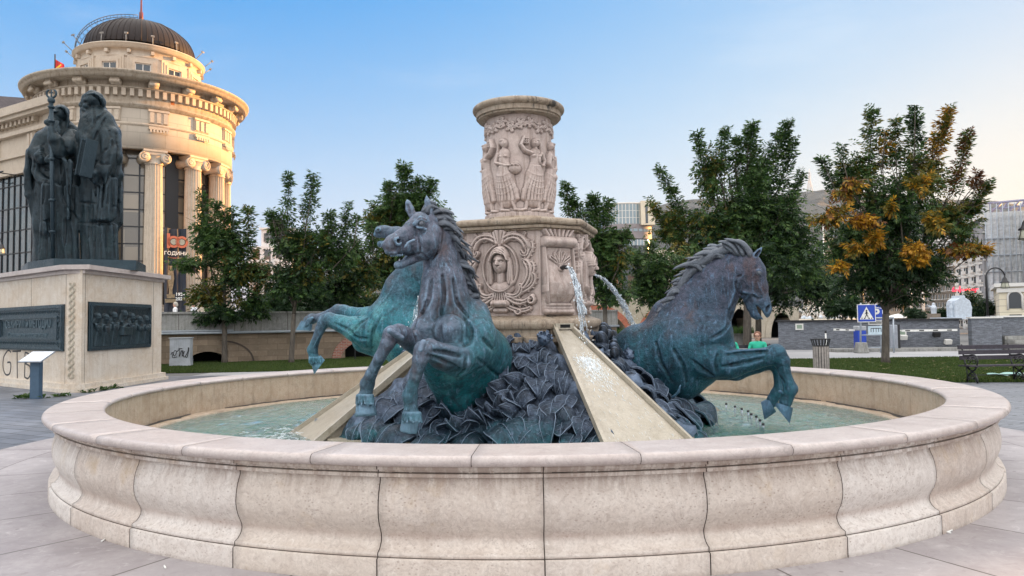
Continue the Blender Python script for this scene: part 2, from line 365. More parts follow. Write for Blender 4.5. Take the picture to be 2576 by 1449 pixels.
M['pedestal'] = stone_mat('pedestal_stone', (.50, .40, .36), (.36, .28, .25), (.62, .53, .49), streak=.7, grime=.22, scale=1.4, pits=.2, cavity=.85)
M['pedcap'] = stone_mat('pedestal_cap_stone', (.36, .28, .20), (.22, .165, .12), (.48, .41, .33), streak=1., grime=1., glo=.545, scale=1.5, pits=.3)
M['ramp'] = stone_mat('ramp_stone', (.40, .355, .28), (.30, .26, .20), (.50, .455, .385), streak=.2, pits=.2, rough=.3)
M['plinth'] = stone_mat('plinth_stone', (.61, .54, .46), (.52, .41, .30), (.70, .66, .60), streak=.3, scale=.55, pits=.15)
M['facade'] = stone_mat('facade_stone', (.52, .435, .34), (.43, .345, .26), (.58, .50, .41), streak=.15, scale=.35, pits=0)
M['facade_dk'] = stone_mat('facade_stone_weathered', (.42, .35, .275), (.30, .235, .17), (.52, .45, .36), streak=.9, scale=.35, pits=0)
M['joint'] = plain('joint_grime', (.075, .058, .048), .9)
M['black'] = plain('black_iron', (.012, .012, .014), .45)
M['darkhole'] = plain('dark_opening', (.006, .006, .006), .9)

def bronze_mat(name, top, mid, teal, zlo, zhi, out=0, bright=(.16, .45, .45), brown=(.085, .05, .045), rough=.40, stain=.5, dirt=.55, hi=.02, spec=.5, bumpy=.6, metal=.5):
    """weathered bronze; the green patina is on the lower body (between zlo and zhi in object space)"""
    t = NT(name); x, y, z = t.sep()
    wob = t.noise(1.9, 6, .7, dist=.6); zz = t.math('ADD', z, t.math('MULTIPLY', t.math('SUBTRACT', wob, .5), 1.7))
    f = t.n.new('ShaderNodeMapRange'); t.l.new(zz, f.inputs[0]); f.inputs[1].default_value = zlo; f.inputs[2].default_value = zhi; f = f.outputs[0]
    if out:     # the limbs reaching out over the water stay grey
        rx, ry = t.math('SUBTRACT', x, .122), t.math('SUBTRACT', y, 10.29); rr = t.math('SQRT', t.math('ADD', t.math('MULTIPLY', rx, rx), t.math('MULTIPLY', ry, ry))); o_ = t.n.new('ShaderNodeMapRange'); t.l.new(rr, o_.inputs[0]); o_.inputs[1].default_value = 2.6; o_.inputs[2].default_value = 3.05; f = t.math('MINIMUM', 1, t.math('ADD', f, t.math('MULTIPLY', o_.outputs[0], out)))
    c = t.mix(f, teal, mid); c = t.mix(t.ramp(f, [(.55, 0), (1, 1)]), c, top)
    st = t.noise(13, 8, .75, vec=t.map((1.7, 1.7, .22)), dist=.5); blot = t.noise(6.5, 9, .78, dist=.8); mott = t.noise(24, 6, .75, dist=.4)
    c = t.mix(t.ramp(blot, [(.47, 0), (.64, dirt)]), c, [v*.25 for v in mid])
    c = t.mix(t.ramp(st, [(.53, 0), (.66, .75)]), c, [min(1, v*2.3+hi) for v in mid])
    b2 = t.noise(2.2, 4, .6, dist=.5); c = t.mix(t.math('MULTIPLY', t.ramp(b2, [(.5, 0), (.62, stain)]), t.ramp(f, [(.1, 1), (.62, 0)])), c, bright)
    b3 = t.noise(2.7, 5, .6, vec=t.map((1.3, 1.3, .6))); c = t.mix(t.math('MULTIPLY', t.ramp(b3, [(.55, 0), (.64, .6)]), t.ramp(f, [(.4, 0), (.8, 1)])), c, brown)
    c = t.mix(t.ramp(mott, [(.40, .55), (.52, 0)]), c, [v*.35 for v in mid]); c = t.mix(t.ramp(mott, [(.62, 0), (.72, .22)]), c, [min(1, v*2.4+hi) for v in mid])
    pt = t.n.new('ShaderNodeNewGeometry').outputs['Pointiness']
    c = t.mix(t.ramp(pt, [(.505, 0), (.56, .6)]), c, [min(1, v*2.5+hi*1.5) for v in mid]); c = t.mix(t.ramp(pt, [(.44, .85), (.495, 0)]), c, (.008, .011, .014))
    h = t.math('ADD', t.math('MULTIPLY', st, 1.2), t.math('ADD', t.noise(38, 5, .7), t.math('MULTIPLY', t.noise(4.5, 4, .6), 2.2)))
    return t.fin(c, t.ramp(blot, [(.3, rough-.12), (.8, rough+.2)]), t.bump(h, bumpy, .022), metal, spec)
M['horse'] = bronze_mat('horse_bronze', (.115, .122, .165), (.062, .115, .17), (.010, .17, .20), .9, 2.15, out=.6, dirt=.85, hi=.05)
M['horse_l'] = bronze_mat('horse_bronze_left', (.085, .105, .15), (.045, .115, .165), (.010, .17, .21), 1.25, 2.75, out=.6, dirt=.8, hi=.04)
M['horse_r'] = bronze_mat('horse_bronze_dark', (.065, .07, .105), (.030, .070, .120), (.007, .080, .108), .75, 2.1, stain=.15, bright=(.025, .16, .20), dirt=.85, hi=.03)
M['mane'] = bronze_mat('mane_bronze', (.05, .052, .062), (.045, .055, .07), (.03, .07, .09), .6, 1.5, stain=.1)
M['leafb'] = bronze_mat('leaf_bronze', (.060, .082, .125), (.050, .074, .115), (.018, .095, .12), -.1, .5, stain=.5, metal=.6, bright=(.03, .26, .30), brown=(.04, .05, .07), rough=.34, dirt=.6, hi=.03)
M['veinb'] = bronze_mat('vein_bronze', (.085, .115, .16), (.075, .105, .15), (.03, .12, .145), -.1, .5, stain=.35, brown=(.12, .14, .18), rough=.45, dirt=.3, hi=.05)
M['saints'] = bronze_mat('statue_bronze', (.012, .027, .034), (.009, .020, .028), (.010, .024, .032), 3.4, 7.5, stain=.15, bright=(.03, .085, .09), brown=(.012, .018, .018), hi=.012, spec=.35, dirt=.8, rough=.36, metal=.3)
M['plaque'] = bronze_mat('plaque_bronze', (.020, .038, .048), (.017, .032, .042), (.018, .04, .048), 0, 3, stain=.15, bright=(.05, .15, .16), hi=.012)
def bark(name='bark', c=(.10, .085, .07)):
    t = NT(name); n = t.noise(14, 6, .7, vec=t.map((1, 1, .22))); return t.fin(t.ramp(n, [(.3, [v*.5 for v in c]), (.7, [v*1.5 for v in c])]), .9, t.bump(n, .7, .03))
M['bark'] = bark()
def leaf_mat(name, cols, tr=.35):
    t = NT(name); g = t.geo(); r = g.outputs['Random Per Island']; n = t.noise(.9, 2, .5); f = t.math('ADD', t.math('MULTIPLY', r, .7), t.math('MULTIPLY', n, .4))
    c = t.ramp(f, [(i/(len(cols)-1)*.8+.1, c) for i, c in enumerate(cols)])
    t.fin(c, .55, None, 0, .35); tl = t.n.new('ShaderNodeBsdfTranslucent'); t.l.new(c, tl.inputs[0]); mx = t.n.new('ShaderNodeMixShader'); mx.inputs[0].default_value = tr
    t.l.new(t.b.outputs[0], mx.inputs[1]); t.l.new(tl.outputs[0], mx.inputs[2]); t.l.new(mx.outputs[0], t.out.inputs[0]); return t.m
LEAF = [leaf_mat('leaves_green', [(.018, .045, .014), (.034, .078, .02), (.06, .125, .03), (.09, .14, .035)]),
        leaf_mat('leaves_dark', [(.010, .028, .012), (.018, .046, .017), (.034, .07, .025)]),
        leaf_mat('leaves_olive', [(.045, .06, .012), (.10, .10, .018), (.20, .15, .02), (.07, .09, .02)]),
        leaf_mat('leaves_orange', [(.34, .17, .015), (.55, .29, .022), (.26, .11, .014), (.62, .38, .035)]),
        leaf_mat('leaves_brown', [(.07, .025, .012), (.13, .05, .015), (.20, .08, .02)])]
# ------------------------------------------------------------- ground
def wp(o, e):
    """parent o (built in world coordinates) to the thing's empty e"""
    o.parent = e; o.matrix_parent_inverse = (Matrix.Translation(e.location) @ Matrix.Rotation(e.rotation_euler.z, 4, 'Z')).inverted(); return o
t = NT('city_ground'); n = t.noise(.05, 5, .6)
M['ground'] = t.fin(t.ramp(n, [(.3, (.10, .10, .10)), (.7, (.16, .155, .15))]), .9)
t = NT('grey_path'); n = t.noise(2, 6, .65); nb = t.noise(.35, 3, .5)
M['path'] = t.fin(t.mix(t.ramp(nb, [(.35, 0), (.65, 1)]), t.ramp(n, [(.3, (.24, .24, .25)), (.7, (.33, .33, .34))]), (.36, .355, .36)), .6, t.bump(t.noise(80, 3), .2, .005))
t = NT('slate_paving'); b = t.brick(t.map((1, 1, 1), (0, 0, R(28))), 1, .62, .31, .012, .55, .95, .12); n = t.noise(5, 6, .6); n2 = t.noise(.5, 3, .5)
c = t.mix(n, (.10, .12, .16), (.19, .205, .24)); c = t.mix(t.ramp(n2, [(.4, 0), (.6, .5)]), c, (.23, .24, .27)); c = t.mix(1.0, c, b[0], 'MULTIPLY')
M['slate'] = t.fin(c, .48, t.bump(t.math('ADD', b[0], t.math('MULTIPLY', n, .3)), .35, .01))
t = NT('strip_paving'); b = t.brick(t.map((1, 1, 1), (0, 0, R(62))), 1, 1.1, .16, .016, .75, 1.0, .12); n = t.noise(6, 5, .6)
c = t.mix(1.0, t.mix(n, (.17, .18, .20), (.27, .28, .31)), b[0], 'MULTIPLY'); M['strips'] = t.fin(c, .5, t.bump(b[0], .3, .008))
# polar slab pattern of the apron: radial joints and one ring joint
t = NT('apron_stone'); x, y, z = t.sep(); rr = t.math('SQRT', t.math('ADD', t.math('MULTIPLY', x, x), t.math('MULTIPLY', y, y))); aa = t.math('ARCTAN2', y, x)
k = t.math('MULTIPLY', aa, 32/(2*PI)); inner = t.math('LESS_THAN', rr, 6.32)
k = t.math('ADD', k, t.math('MULTIPLY', inner, .5)); kf = t.math('ABSOLUTE', t.math('SUBTRACT', t.math('FRACT', k), .5))
jl = t.math('LESS_THAN', t.math('SUBTRACT', .5, kf), .008); jr = t.math('LESS_THAN', t.math('ABSOLUTE', t.math('SUBTRACT', rr, 6.32)), .007); J = t.math('MAXIMUM', jl, jr)
cell = t.n.new('ShaderNodeTexWhiteNoise'); t.l.new(t.comb(t.math('FLOOR', k), inner, 0), cell.inputs['Vector'])
big = t.noise(1.6, 5, .65, dist=.4); mid = t.noise(9, 6, .7); c = t.mix(t.ramp(big, [(.34, 0), (.66, 1)]), (.22, .195, .20), (.36, .33, .33)); c = t.mix(t.ramp(mid, [(.3, .5), (.6, 0)]), c, (.20, .17, .175))
c = t.mix(t.math('MULTIPLY', cell.outputs['Value'], .5), c, (.44, .41, .42))
sp = t.voro(4.2, vec=t.map((1, 1, 1))); c = t.mix(t.math('MULTIPLY', t.ramp(sp, [(.05, 1), (.085, 0)]), t.ramp(big, [(.5, 0), (.6, .7)])), c, (.10, .085, .085))
dk = t.noise(5.5, 8, .8, dist=1); c = t.mix(t.ramp(dk, [(.54, 0), (.66, .6)]), c, (.20, .17, .17)); c = t.mix(t.ramp(dk, [(.34, .5), (.44, 0)]), c, (.56, .53, .53)); c = t.mix(J, c, (.10, .085, .08)); M['apron'] = t.fin(c, .5, t.bump(mid, .15, .006))
t = NT('lawn_soil'); n = t.noise(3, 6, .7); n2 = t.noise(.6, 4, .6)
M['lawn'] = t.fin(t.mix(t.ramp(n2, [(.35, 0), (.62, 1)]), t.ramp(n, [(.3, (.028, .05, .014)), (.7, (.055, .085, .022))]), (.05, .075, .02)), .9, t.bump(t.noise(30, 4, .7), .8, .03))

MB().box(-6000, 6000, -300, 9000, -.5, -.012).build('ground', M['ground'], kind='structure')
MB().lathe([(5.30, .004), (7.15, .004)], 160).build('apron_paving', M['apron'], kind='structure').location = (FC[0], FC[1], 0)
def sheet(name, poly, z, m): 
    o = MB().add([(p[0], p[1], z) for p in poly], [tuple(range(len(poly)))]).build(name, m, kind='structure'); return o
sheet('slate_paving', [(-40, -8), (4, -8), (4, 20), (-4, 25.3), (-40, 25.3)], -.004, M['slate'])
sheet('strip_paving', [(4.003, -8), (40, -8), (40, 16), (11.4, 18.8), (4.003, 19.8)], -.004, M['strips'])
sheet('path', [(4.003, 30.4), (60, 30.4), (60, 37.3), (22, 37.3), (14, 40.2), (14, 48), (10, 48), (4.003, 36)], -.004, M['path'])
sheet('path', [(-10.8, 25.303), (4, 25.303), (4, 28.5), (-10.8, 26.8)], -.004, M['path'])
LAWN = [[(4.01, 19.8), (11.4, 18.85), (40, 16.1), (40, 30.3), (4.01, 30.3)], [(-40, 26.0), (-10.8, 26.85), (3.9, 28.6), (3.9, 40), (-40, 40)], [(14.01, 48), (14.01, 62), (2, 62), (-12, 40.01), (3.99, 40.01), (9.9, 48.1)]]
for p in LAWN: sheet('lawn', p, 0.0, M['lawn'])
def in_poly(x, y, poly):
    c = np.zeros(x.shape, bool); n = len(poly)
    for i in range(n):
        (x1, y1), (x2, y2) = poly[i], poly[(i+1) % n]
        if y1 == y2: continue
        c ^= ((y1 > y) != (y2 > y)) & (x < (x2-x1)*(y-y1)/(y2-y1)+x1)
    return c
def grass(poly, n, hmax, bounds, tufts=.5):
    x = RNG.uniform(bounds[0], bounds[1], n); y = RNG.uniform(bounds[2], bounds[3], n); k = in_poly(x, y, poly); x = x[k]; y = y[k]; n = len(x)
    a = RNG.uniform(0, 2*PI, n); h = RNG.uniform(.4, 1, n)*hmax; w = .012+.012*RNG.random(n); lean = RNG.uniform(0, .6, n)*h; la = RNG.uniform(0, 2*PI, n)
    V = np.zeros((n, 3, 3)); V[:, 0] = np.stack([x-np.cos(a)*w, y-np.sin(a)*w, 0*x], 1); V[:, 1] = np.stack([x+np.cos(a)*w, y+np.sin(a)*w, 0*x], 1); V[:, 2] = np.stack([x+np.cos(la)*lean, y+np.sin(la)*lean, h], 1)
    return V.reshape(-1, 3), np.arange(3*n).reshape(-1, 3)
GR = leaf_mat('grass_blades', [(.030, .055, .012), (.045, .085, .018), (.07, .11, .022), (.10, .12, .035)])
v, f = grass(LAWN[0], 260000, .085, (5, 26, 16.5, 30.3)); npmesh('lawn_grass', v, f, GR, smooth=False, kind='stuff', label='short green grass of the lawn behind the right side of the fountain')
v, f = grass(LAWN[1], 200000, .10, (-17, -1, 26, 37)); npmesh('lawn_grass', v, f, GR, smooth=False, kind='stuff', label='short green grass in front of the arched terrace wall')
v, f = grass(LAWN[2], 60000, .12, (6, 16, 40, 55)); npmesh('lawn_grass', v, f, GR, smooth=False, kind='stuff', label='grass strip beyond the slate wall')
def fallen(poly, n, b):
    mb = MB(); rg = random.Random(3)
    while n:
        x = rg.uniform(b[0], b[1]); y = rg.uniform(b[2], b[3])
        if not in_poly(np.array([x]), np.array([y]), poly)[0]: continue
        n -= 1; a = rg.uniform(0, 6.28); s = rg.uniform(.035, .075); z = rg.uniform(.05, .085); q = []
        for k, (dx, dy) in enumerate(((1, 0), (0, .45), (-1, 0), (0, -.45))): q.append((x+s*(dx*math.cos(a)-dy*math.sin(a)), y+s*(dx*math.sin(a)+dy*math.cos(a)), z+.012*rg.random()*(k % 2)))
        mb.add(q, [(0, 1, 2, 3)])
    return mb
fallen(LAWN[0], 420, (5, 24, 17, 30)).build('fallen_leaves', leaf_mat('dry_leaves', [(.30, .24, .10), (.42, .36, .18), (.22, .13, .05), (.35, .30, .16)], .1), kind='stuff', label='dry yellow leaves scattered on the lawn')
# ------------------------------------------------------------- the fountain basin
CX, CY = float(FC[0]), float(FC[1])
bas = empty('fountain_basin', (CX, CY, 0), 0, 'wide round basin of pale limestone with moulded outer wall and broad smooth coping', 'fountain basin')
def ring(prof, joints, halfw=.004, depth=.02, mi_in=1, base=240):
    """lathe with narrow grooves at the joint angles (degrees); profile points (r, z, groove direction r, groove direction z)"""
    angs = []; jr = [R(j) % (2*PI) for j in joints]; prof = [p if len(p) == 4 else (*p, -1, 0) for p in prof]
    for i in range(base): angs.append((2*PI*i/base, 0))
    out = []
    for a, _ in angs:
        if all(abs((a-j+PI) % (2*PI)-PI) > .006 for j in jr): out.append((a, 0))
    rad = prof[0][0]; w = halfw/5.5
    for j in jr: out += [((j-w) % (2*PI), 0), ((j-w*.8) % (2*PI), 1), ((j+w*.8) % (2*PI), 1), ((j+w) % (2*PI), 0)]
    out.sort(); mb = MB(); P = np.zeros((len(out), len(prof), 3))
    for i, (a, g) in enumerate(out):
        for q, (r, z, dr, dz) in enumerate(prof):
            r2 = r+dr*depth*g; z2 = z+dz*depth*g; P[i, q] = (r2*math.cos(a), r2*math.sin(a), z2)
    mb.grid(P, 0, True, True)
    k = len(prof)-1
    for i, (a, g) in enumerate(out):
        g2 = out[(i+1) % len(out)][1]
        if g or g2:
            for q in range(k): mb.m[i*k+q] = mi_in; mb.sm[i*k+q] = False
    return mb
def arc(cx, cz, r, a0, a1, n, norm=True): return [(cx+r*math.cos(R(a)), cz+r*math.sin(R(a)), -math.cos(R(a)), -math.sin(R(a))) for a in np.linspace(a0, a1, n)]
JW = [-89.35+11.25*i for i in range(32)]
JC = [-94.05+11.05*i for i in range(17)]+[-94.05-11.05*i for i in range(1, 16)]
cop = [(5.045, .752, 1, 0)]+[(5.045+.0-.034*math.cos(R(a)), .781+.026*math.sin(R(a)), math.cos(R(a)), -math.sin(R(a))) for a in np.linspace(-80, 80, 7)]+[(5.10, .812, 0, -1), (5.51, .812, 0, -1)]+arc(5.53, .776, .036, 80, -80, 9)+[(5.48, .738, 0, 1)]
wp_o = ring(cop, JC, .0022, .008).build('coping', [M['coping'], M['joint']], bas)
prof = [(5.47, .738), (5.497, .735), (5.497, .712), (5.468, .709), (5.468, .694), (5.450, .692), (5.450, .686), (5.474, .684), (5.474, .661), (5.440, .657)]
og = [(5.437, .652), (5.433, .638), (5.437, .618), (5.450, .59), (5.464, .55), (5.474, .50), (5.477, .45), (5.472, .40), (5.455, .35), (5.432, .31), (5.418, .28), (5.415, .258), (5.420, .235), (5.434, .212), (5.456, .192), (5.478, .182), (5.486, .178)]
wallp = og+[(5.486, .156), (5.480, .152)]
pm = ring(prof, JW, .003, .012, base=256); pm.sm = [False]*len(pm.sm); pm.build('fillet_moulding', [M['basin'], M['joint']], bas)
MB().lathe([(5.4505, .6935), (5.4505, .686)], 200).lathe([(5.472, .7395), (5.5, .7365), (5.5, .7385)], 200).build('moulding_dark_rings', M['joint'], bas)  # thin dark rings in the moulding recess and under the coping
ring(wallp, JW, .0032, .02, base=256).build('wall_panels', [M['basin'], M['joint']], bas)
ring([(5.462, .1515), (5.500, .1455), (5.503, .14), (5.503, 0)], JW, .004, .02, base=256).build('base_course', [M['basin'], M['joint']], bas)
MB().lathe([(5.456, .1525), (5.484, .1525), (5.484, .146), (5.456, .146)], 200).build('bed_joint', M['joint'], bas)
MB().lathe([(5.045, .756), (5.045, .30)], 200).build('inner_wall', M['basin_in'], bas)
t = NT('pool_floor'); n = t.noise(2.5, 6, .65); n2 = t.noise(.7, 3)
M['pool'] = t.fin(t.mix(t.ramp(n2, [(.35, 0), (.65, 1)]), t.ramp(n, [(.3, (.14, .36, .29)), (.7, (.26, .52, .44))]), (.30, .36, .20)), .8)
MB().lathe([(0, .20), (5.045, .20)], 120).build('basin_floor', M['pool'], bas)
MB().lathe([(4.86, .20), (4.86, .335), (4.90, .338), (4.98, .338), (5.045, .34)], 160).build('inner_ledge', M['basin_in'], bas)
# dirt collected on the ledge
rg = random.Random(5); mb = MB()
for k in range(38):
    a0 = rg.uniform(0, 6.28); L = rg.uniform(.1, .35); n = 10
    P = np.zeros((n, 3, 3))
    for i in range(n):
        w = math.sin(PI*i/(n-1))*rg.uniform(.05, .14); a = a0+L*i/(n-1)
        for j, (r, z) in enumerate(((5.04, .345), (5.04-w*.5, .352), (5.04-w, .341))): P[i, j] = (r*math.cos(a), r*math.sin(a), z)
    mb.grid(P)
mb.build('ledge_dirt', plain('wet_dirt', (.05, .042, .035), .8, 0, .4), bas)
# water
t = NT('pool_water'); n = t.noise(5, 5, .62, vec=t.map((1, 2.4, 1)), dist=.9); n2 = t.noise(17, 5, .65, vec=t.map((1, 2.2, 1)), dist=.6); n3 = t.noise(1.1, 4, .6)
c = t.mix(t.ramp(n3, [(.38, 0), (.6, 1)]), (.012, .14, .075), (.02, .27, .215)); nb = t.bump(t.math('ADD', n, t.math('MULTIPLY', n2, .6)), 1.0, .10)
t.fin(c, .25, nb, 0, .3); tr = t.n.new('ShaderNodeBsdfTransparent'); tr.inputs[0].default_value = (.72, .95, .88, 1); mx = t.n.new('ShaderNodeMixShader'); mx.inputs[0].default_value = .5; t.l.new(tr.outputs[0], mx.inputs[1]); t.l.new(t.b.outputs[0], mx.inputs[2])
gl = t.n.new('ShaderNodeBsdfGlossy'); gl.inputs['Roughness'].default_value = .03; t.l.new(nb, gl.inputs['Normal']); fr = t.n.new('ShaderNodeFresnel'); fr.inputs['IOR'].default_value = 1.23; t.l.new(nb, fr.inputs['Normal'])
m2 = t.n.new('ShaderNodeMixShader'); t.l.new(fr.outputs[0], m2.inputs[0]); t.l.new(mx.outputs[0], m2.inputs[1]); t.l.new(gl.outputs[0], m2.inputs[2]); t.l.new(m2.outputs[0], t.out.inputs[0])
M['water'] = t.m
nA, nR = 520, 150; aa_ = np.linspace(0, 2*PI, nA, endpoint=False)[:, None]; r_ = (4.86*np.linspace(.30, 1, nR))[None, :]; X_, Y_ = r_*np.cos(aa_), r_*np.sin(aa_); Z_ = np.zeros_like(X_); rw_ = np.random.default_rng(3)
for k in range(46):
    th, L_w, ph = rw_.uniform(0, 2*PI), rw_.uniform(.09, .50), rw_.uniform(0, 6.3); q_ = 2*PI/L_w; wob = .6*np.sin(X_*2.1*math.sin(k)+Y_*1.7*math.cos(k*2)+k); Z_ += .0021*(L_w/.2)**.8*np.sin(q_*(X_*math.cos(th)+Y_*math.sin(th))+ph+wob)*(.6+.4*np.sin(X_*1.3+k)*np.sin(Y_*1.1+k*.7))
wat = MB().grid(np.stack([X_, Y_, .312+Z_*np.clip((4.86-r_)/.12, .15, 1)], 2), closed=True).build('water', M['water'], kind='structure', label='green rippled water in the fountain basin'); wat.location = (CX, CY, 0)
# ------------------------------------------------------------- the pedestal in the middle
class Relief:
    """a height map painted with strokes, later laid on a flat or curved face"""
    def __init__(s, w, h, res):
        s.nx = int(w/res)+1; s.ny = int(h/res)+1; s.x = np.linspace(-w/2, w/2, s.nx)[:, None]; s.y = np.linspace(0, h, s.ny)[None, :]; s.H = np.zeros((s.nx, s.ny))
    def put(s, h, mode='max'):
        s.H = np.maximum(s.H, h) if mode == 'max' else s.H+h
    def stroke(s, pts, w, h, mode='max', flat=1., groove=0):
        """pts polyline, w and h interpolated; half-round section"""
        n = len(pts); w = list(w) if hasattr(w, '__len__') else [w]*n; h = list(h) if hasattr(h, '__len__') else [h]*n
        best = np.full_like(s.H, 9.); W2 = np.ones_like(s.H); H2 = np.zeros_like(s.H)
        for i in range(n-1):
            (x0, y0), (x1, y1) = pts[i], pts[i+1]; dx, dy = x1-x0, y1-y0; L = dx*dx+dy*dy+1e-12
            t = np.clip(((s.x-x0)*dx+(s.y-y0)*dy)/L, 0, 1); d = np.hypot(s.x-x0-dx*t, s.y-y0-dy*t); ww = w[i]+(w[i+1]-w[i])*t; hh = h[i]+(h[i+1]-h[i])*t
            m_ = d/ww < best; best = np.where(m_, d/ww, best); H2 = np.where(m_, hh, H2)
        best = H2*np.clip(1-best**2, 0, 1)**(.5*flat)*(1-groove*np.exp(-(best/.28)**2))
        if mode == 'sub': s.H -= best
        else: s.put(best, mode)
    def blob(s, x, y, rx, ry, h, mode='max', p=.5, rot=0):
        X = (s.x-x); Y = (s.y-y); c, q = math.cos(rot), math.sin(rot); X, Y = X*c+Y*q, -X*q+Y*c
        v = h*np.clip(1-(X/rx)**2-(Y/ry)**2, 0, 1)**p
        if mode == 'sub': s.H -= v
        else: s.put(v, mode)
    def ringo(s, x, y, rx, ry, w, h):
        d = np.abs(np.hypot((s.x-x)/rx, (s.y-y)/ry)-1)*min(rx, ry); s.put(h*np.clip(1-(d/w)**2, 0, 1)**.5)
def spiral(cx, cy, r0, r1, a0, a1, n=14): return [(cx+(r0+(r1-r0)*i/(n-1))*math.cos(R(a0+(a1-a0)*i/(n-1))), cy+(r0+(r1-r0)*i/(n-1))*math.sin(R(a0+(a1-a0)*i/(n-1)))) for i in range(n)]
def bez(p0, p1, p2, p3, n=12):
    out = []
    for i in range(n):
        t = i/(n-1); u = 1-t; out.append(tuple(u**3*a+3*u*u*t*b+3*u*t*t*c+t**3*d for a, b, c, d in zip(p0, p1, p2, p3)))
    return out
def paint_face(r, x, y, s, turn=0, veil=False, base=.02):
    """bust in relief, centre of the face at x, y; s = face height"""
    rx = s*.36; b = base
    r.blob(x, y-s*.62, s*.20, s*.5, b+s*.14)                                    # neck
    r.blob(x, y-s*1.1, s*.62, s*.32, b+s*.16)                                    # shoulders
    r.stroke(spiral(x, y-s*.62, s*.62, s*.62, 205, 335), s*.05, b+s*.22)
    r.blob(x, y+s*.18, s*.44, s*.50, b+s*.16); r.blob(x+s*.05, y+s*.60, s*.22, s*.16, b+s*.30)      # hair mass and bun
    for k in range(6):
        q = -1 if k % 2 else 1; h_ = .30+.05*k; r.stroke(bez((x-q*s*.38, y+s*(h_-.24)), (x-q*s*.30, y+s*(h_+.10)), (x-q*s*.05, y+s*(h_+.20)), (x+q*s*.18, y+s*(h_+.06))), s*.055, b+s*(.40-.025*k))
    for sg in (-1, 1):
        for k in range(3): r.stroke(bez((x+sg*s*(.36+.03*k), y+s*.2), (x+sg*s*(.46+.05*k), y-s*.1), (x+sg*s*(.34+.06*k), y-s*.4), (x+sg*s*(.40+.08*k), y-s*.9)), s*.055, b+s*(.18-.02*k))
    if veil: r.blob(x-s*.05, y+s*.22, s*.50, s*.5, b+s*.26)
    r.blob(x, y, rx, s*.5, b+s*.34, p=.55)
    r.blob(x+turn*s*.1, y-s*.28, s*.17, s*.2, b+s*.33)
    f = lambda v: v*s
    r.blob(x+turn*s*.08, y+s*.22, s*.27, s*.13, f(.03), 'add')
    r.stroke([(x+turn*s*.10, y+s*.12), (x+turn*s*.12, y-s*.08)], [s*.045, s*.075], [f(.06), f(.13)], 'add')
    for sg in (-1, 1):
        ex = x+turn*s*.08+sg*s*.155
        r.blob(ex, y+s*.05, s*.10, s*.062, f(.075), 'sub'); r.blob(ex, y+s*.045, s*.062, s*.036, f(.05), 'add')
        r.stroke([(ex-s*.09, y+s*.13), (ex, y+s*.155), (ex+s*.09, y+s*.125)], s*.03, f(.03), 'add')
    r.blob(x+turn*s*.1, y-s*.135, s*.10, s*.02, f(.05), 'sub'); r.blob(x+turn*s*.1, y-s*.205, s*.105, s*.03, f(.05), 'add')
    r.blob(x+turn*s*.1, y-s*.235, s*.10, s*.012, f(.05), 'sub'); r.blob(x+turn*s*.1, y-s*.265, s*.085, s*.028, f(.05), 'add')
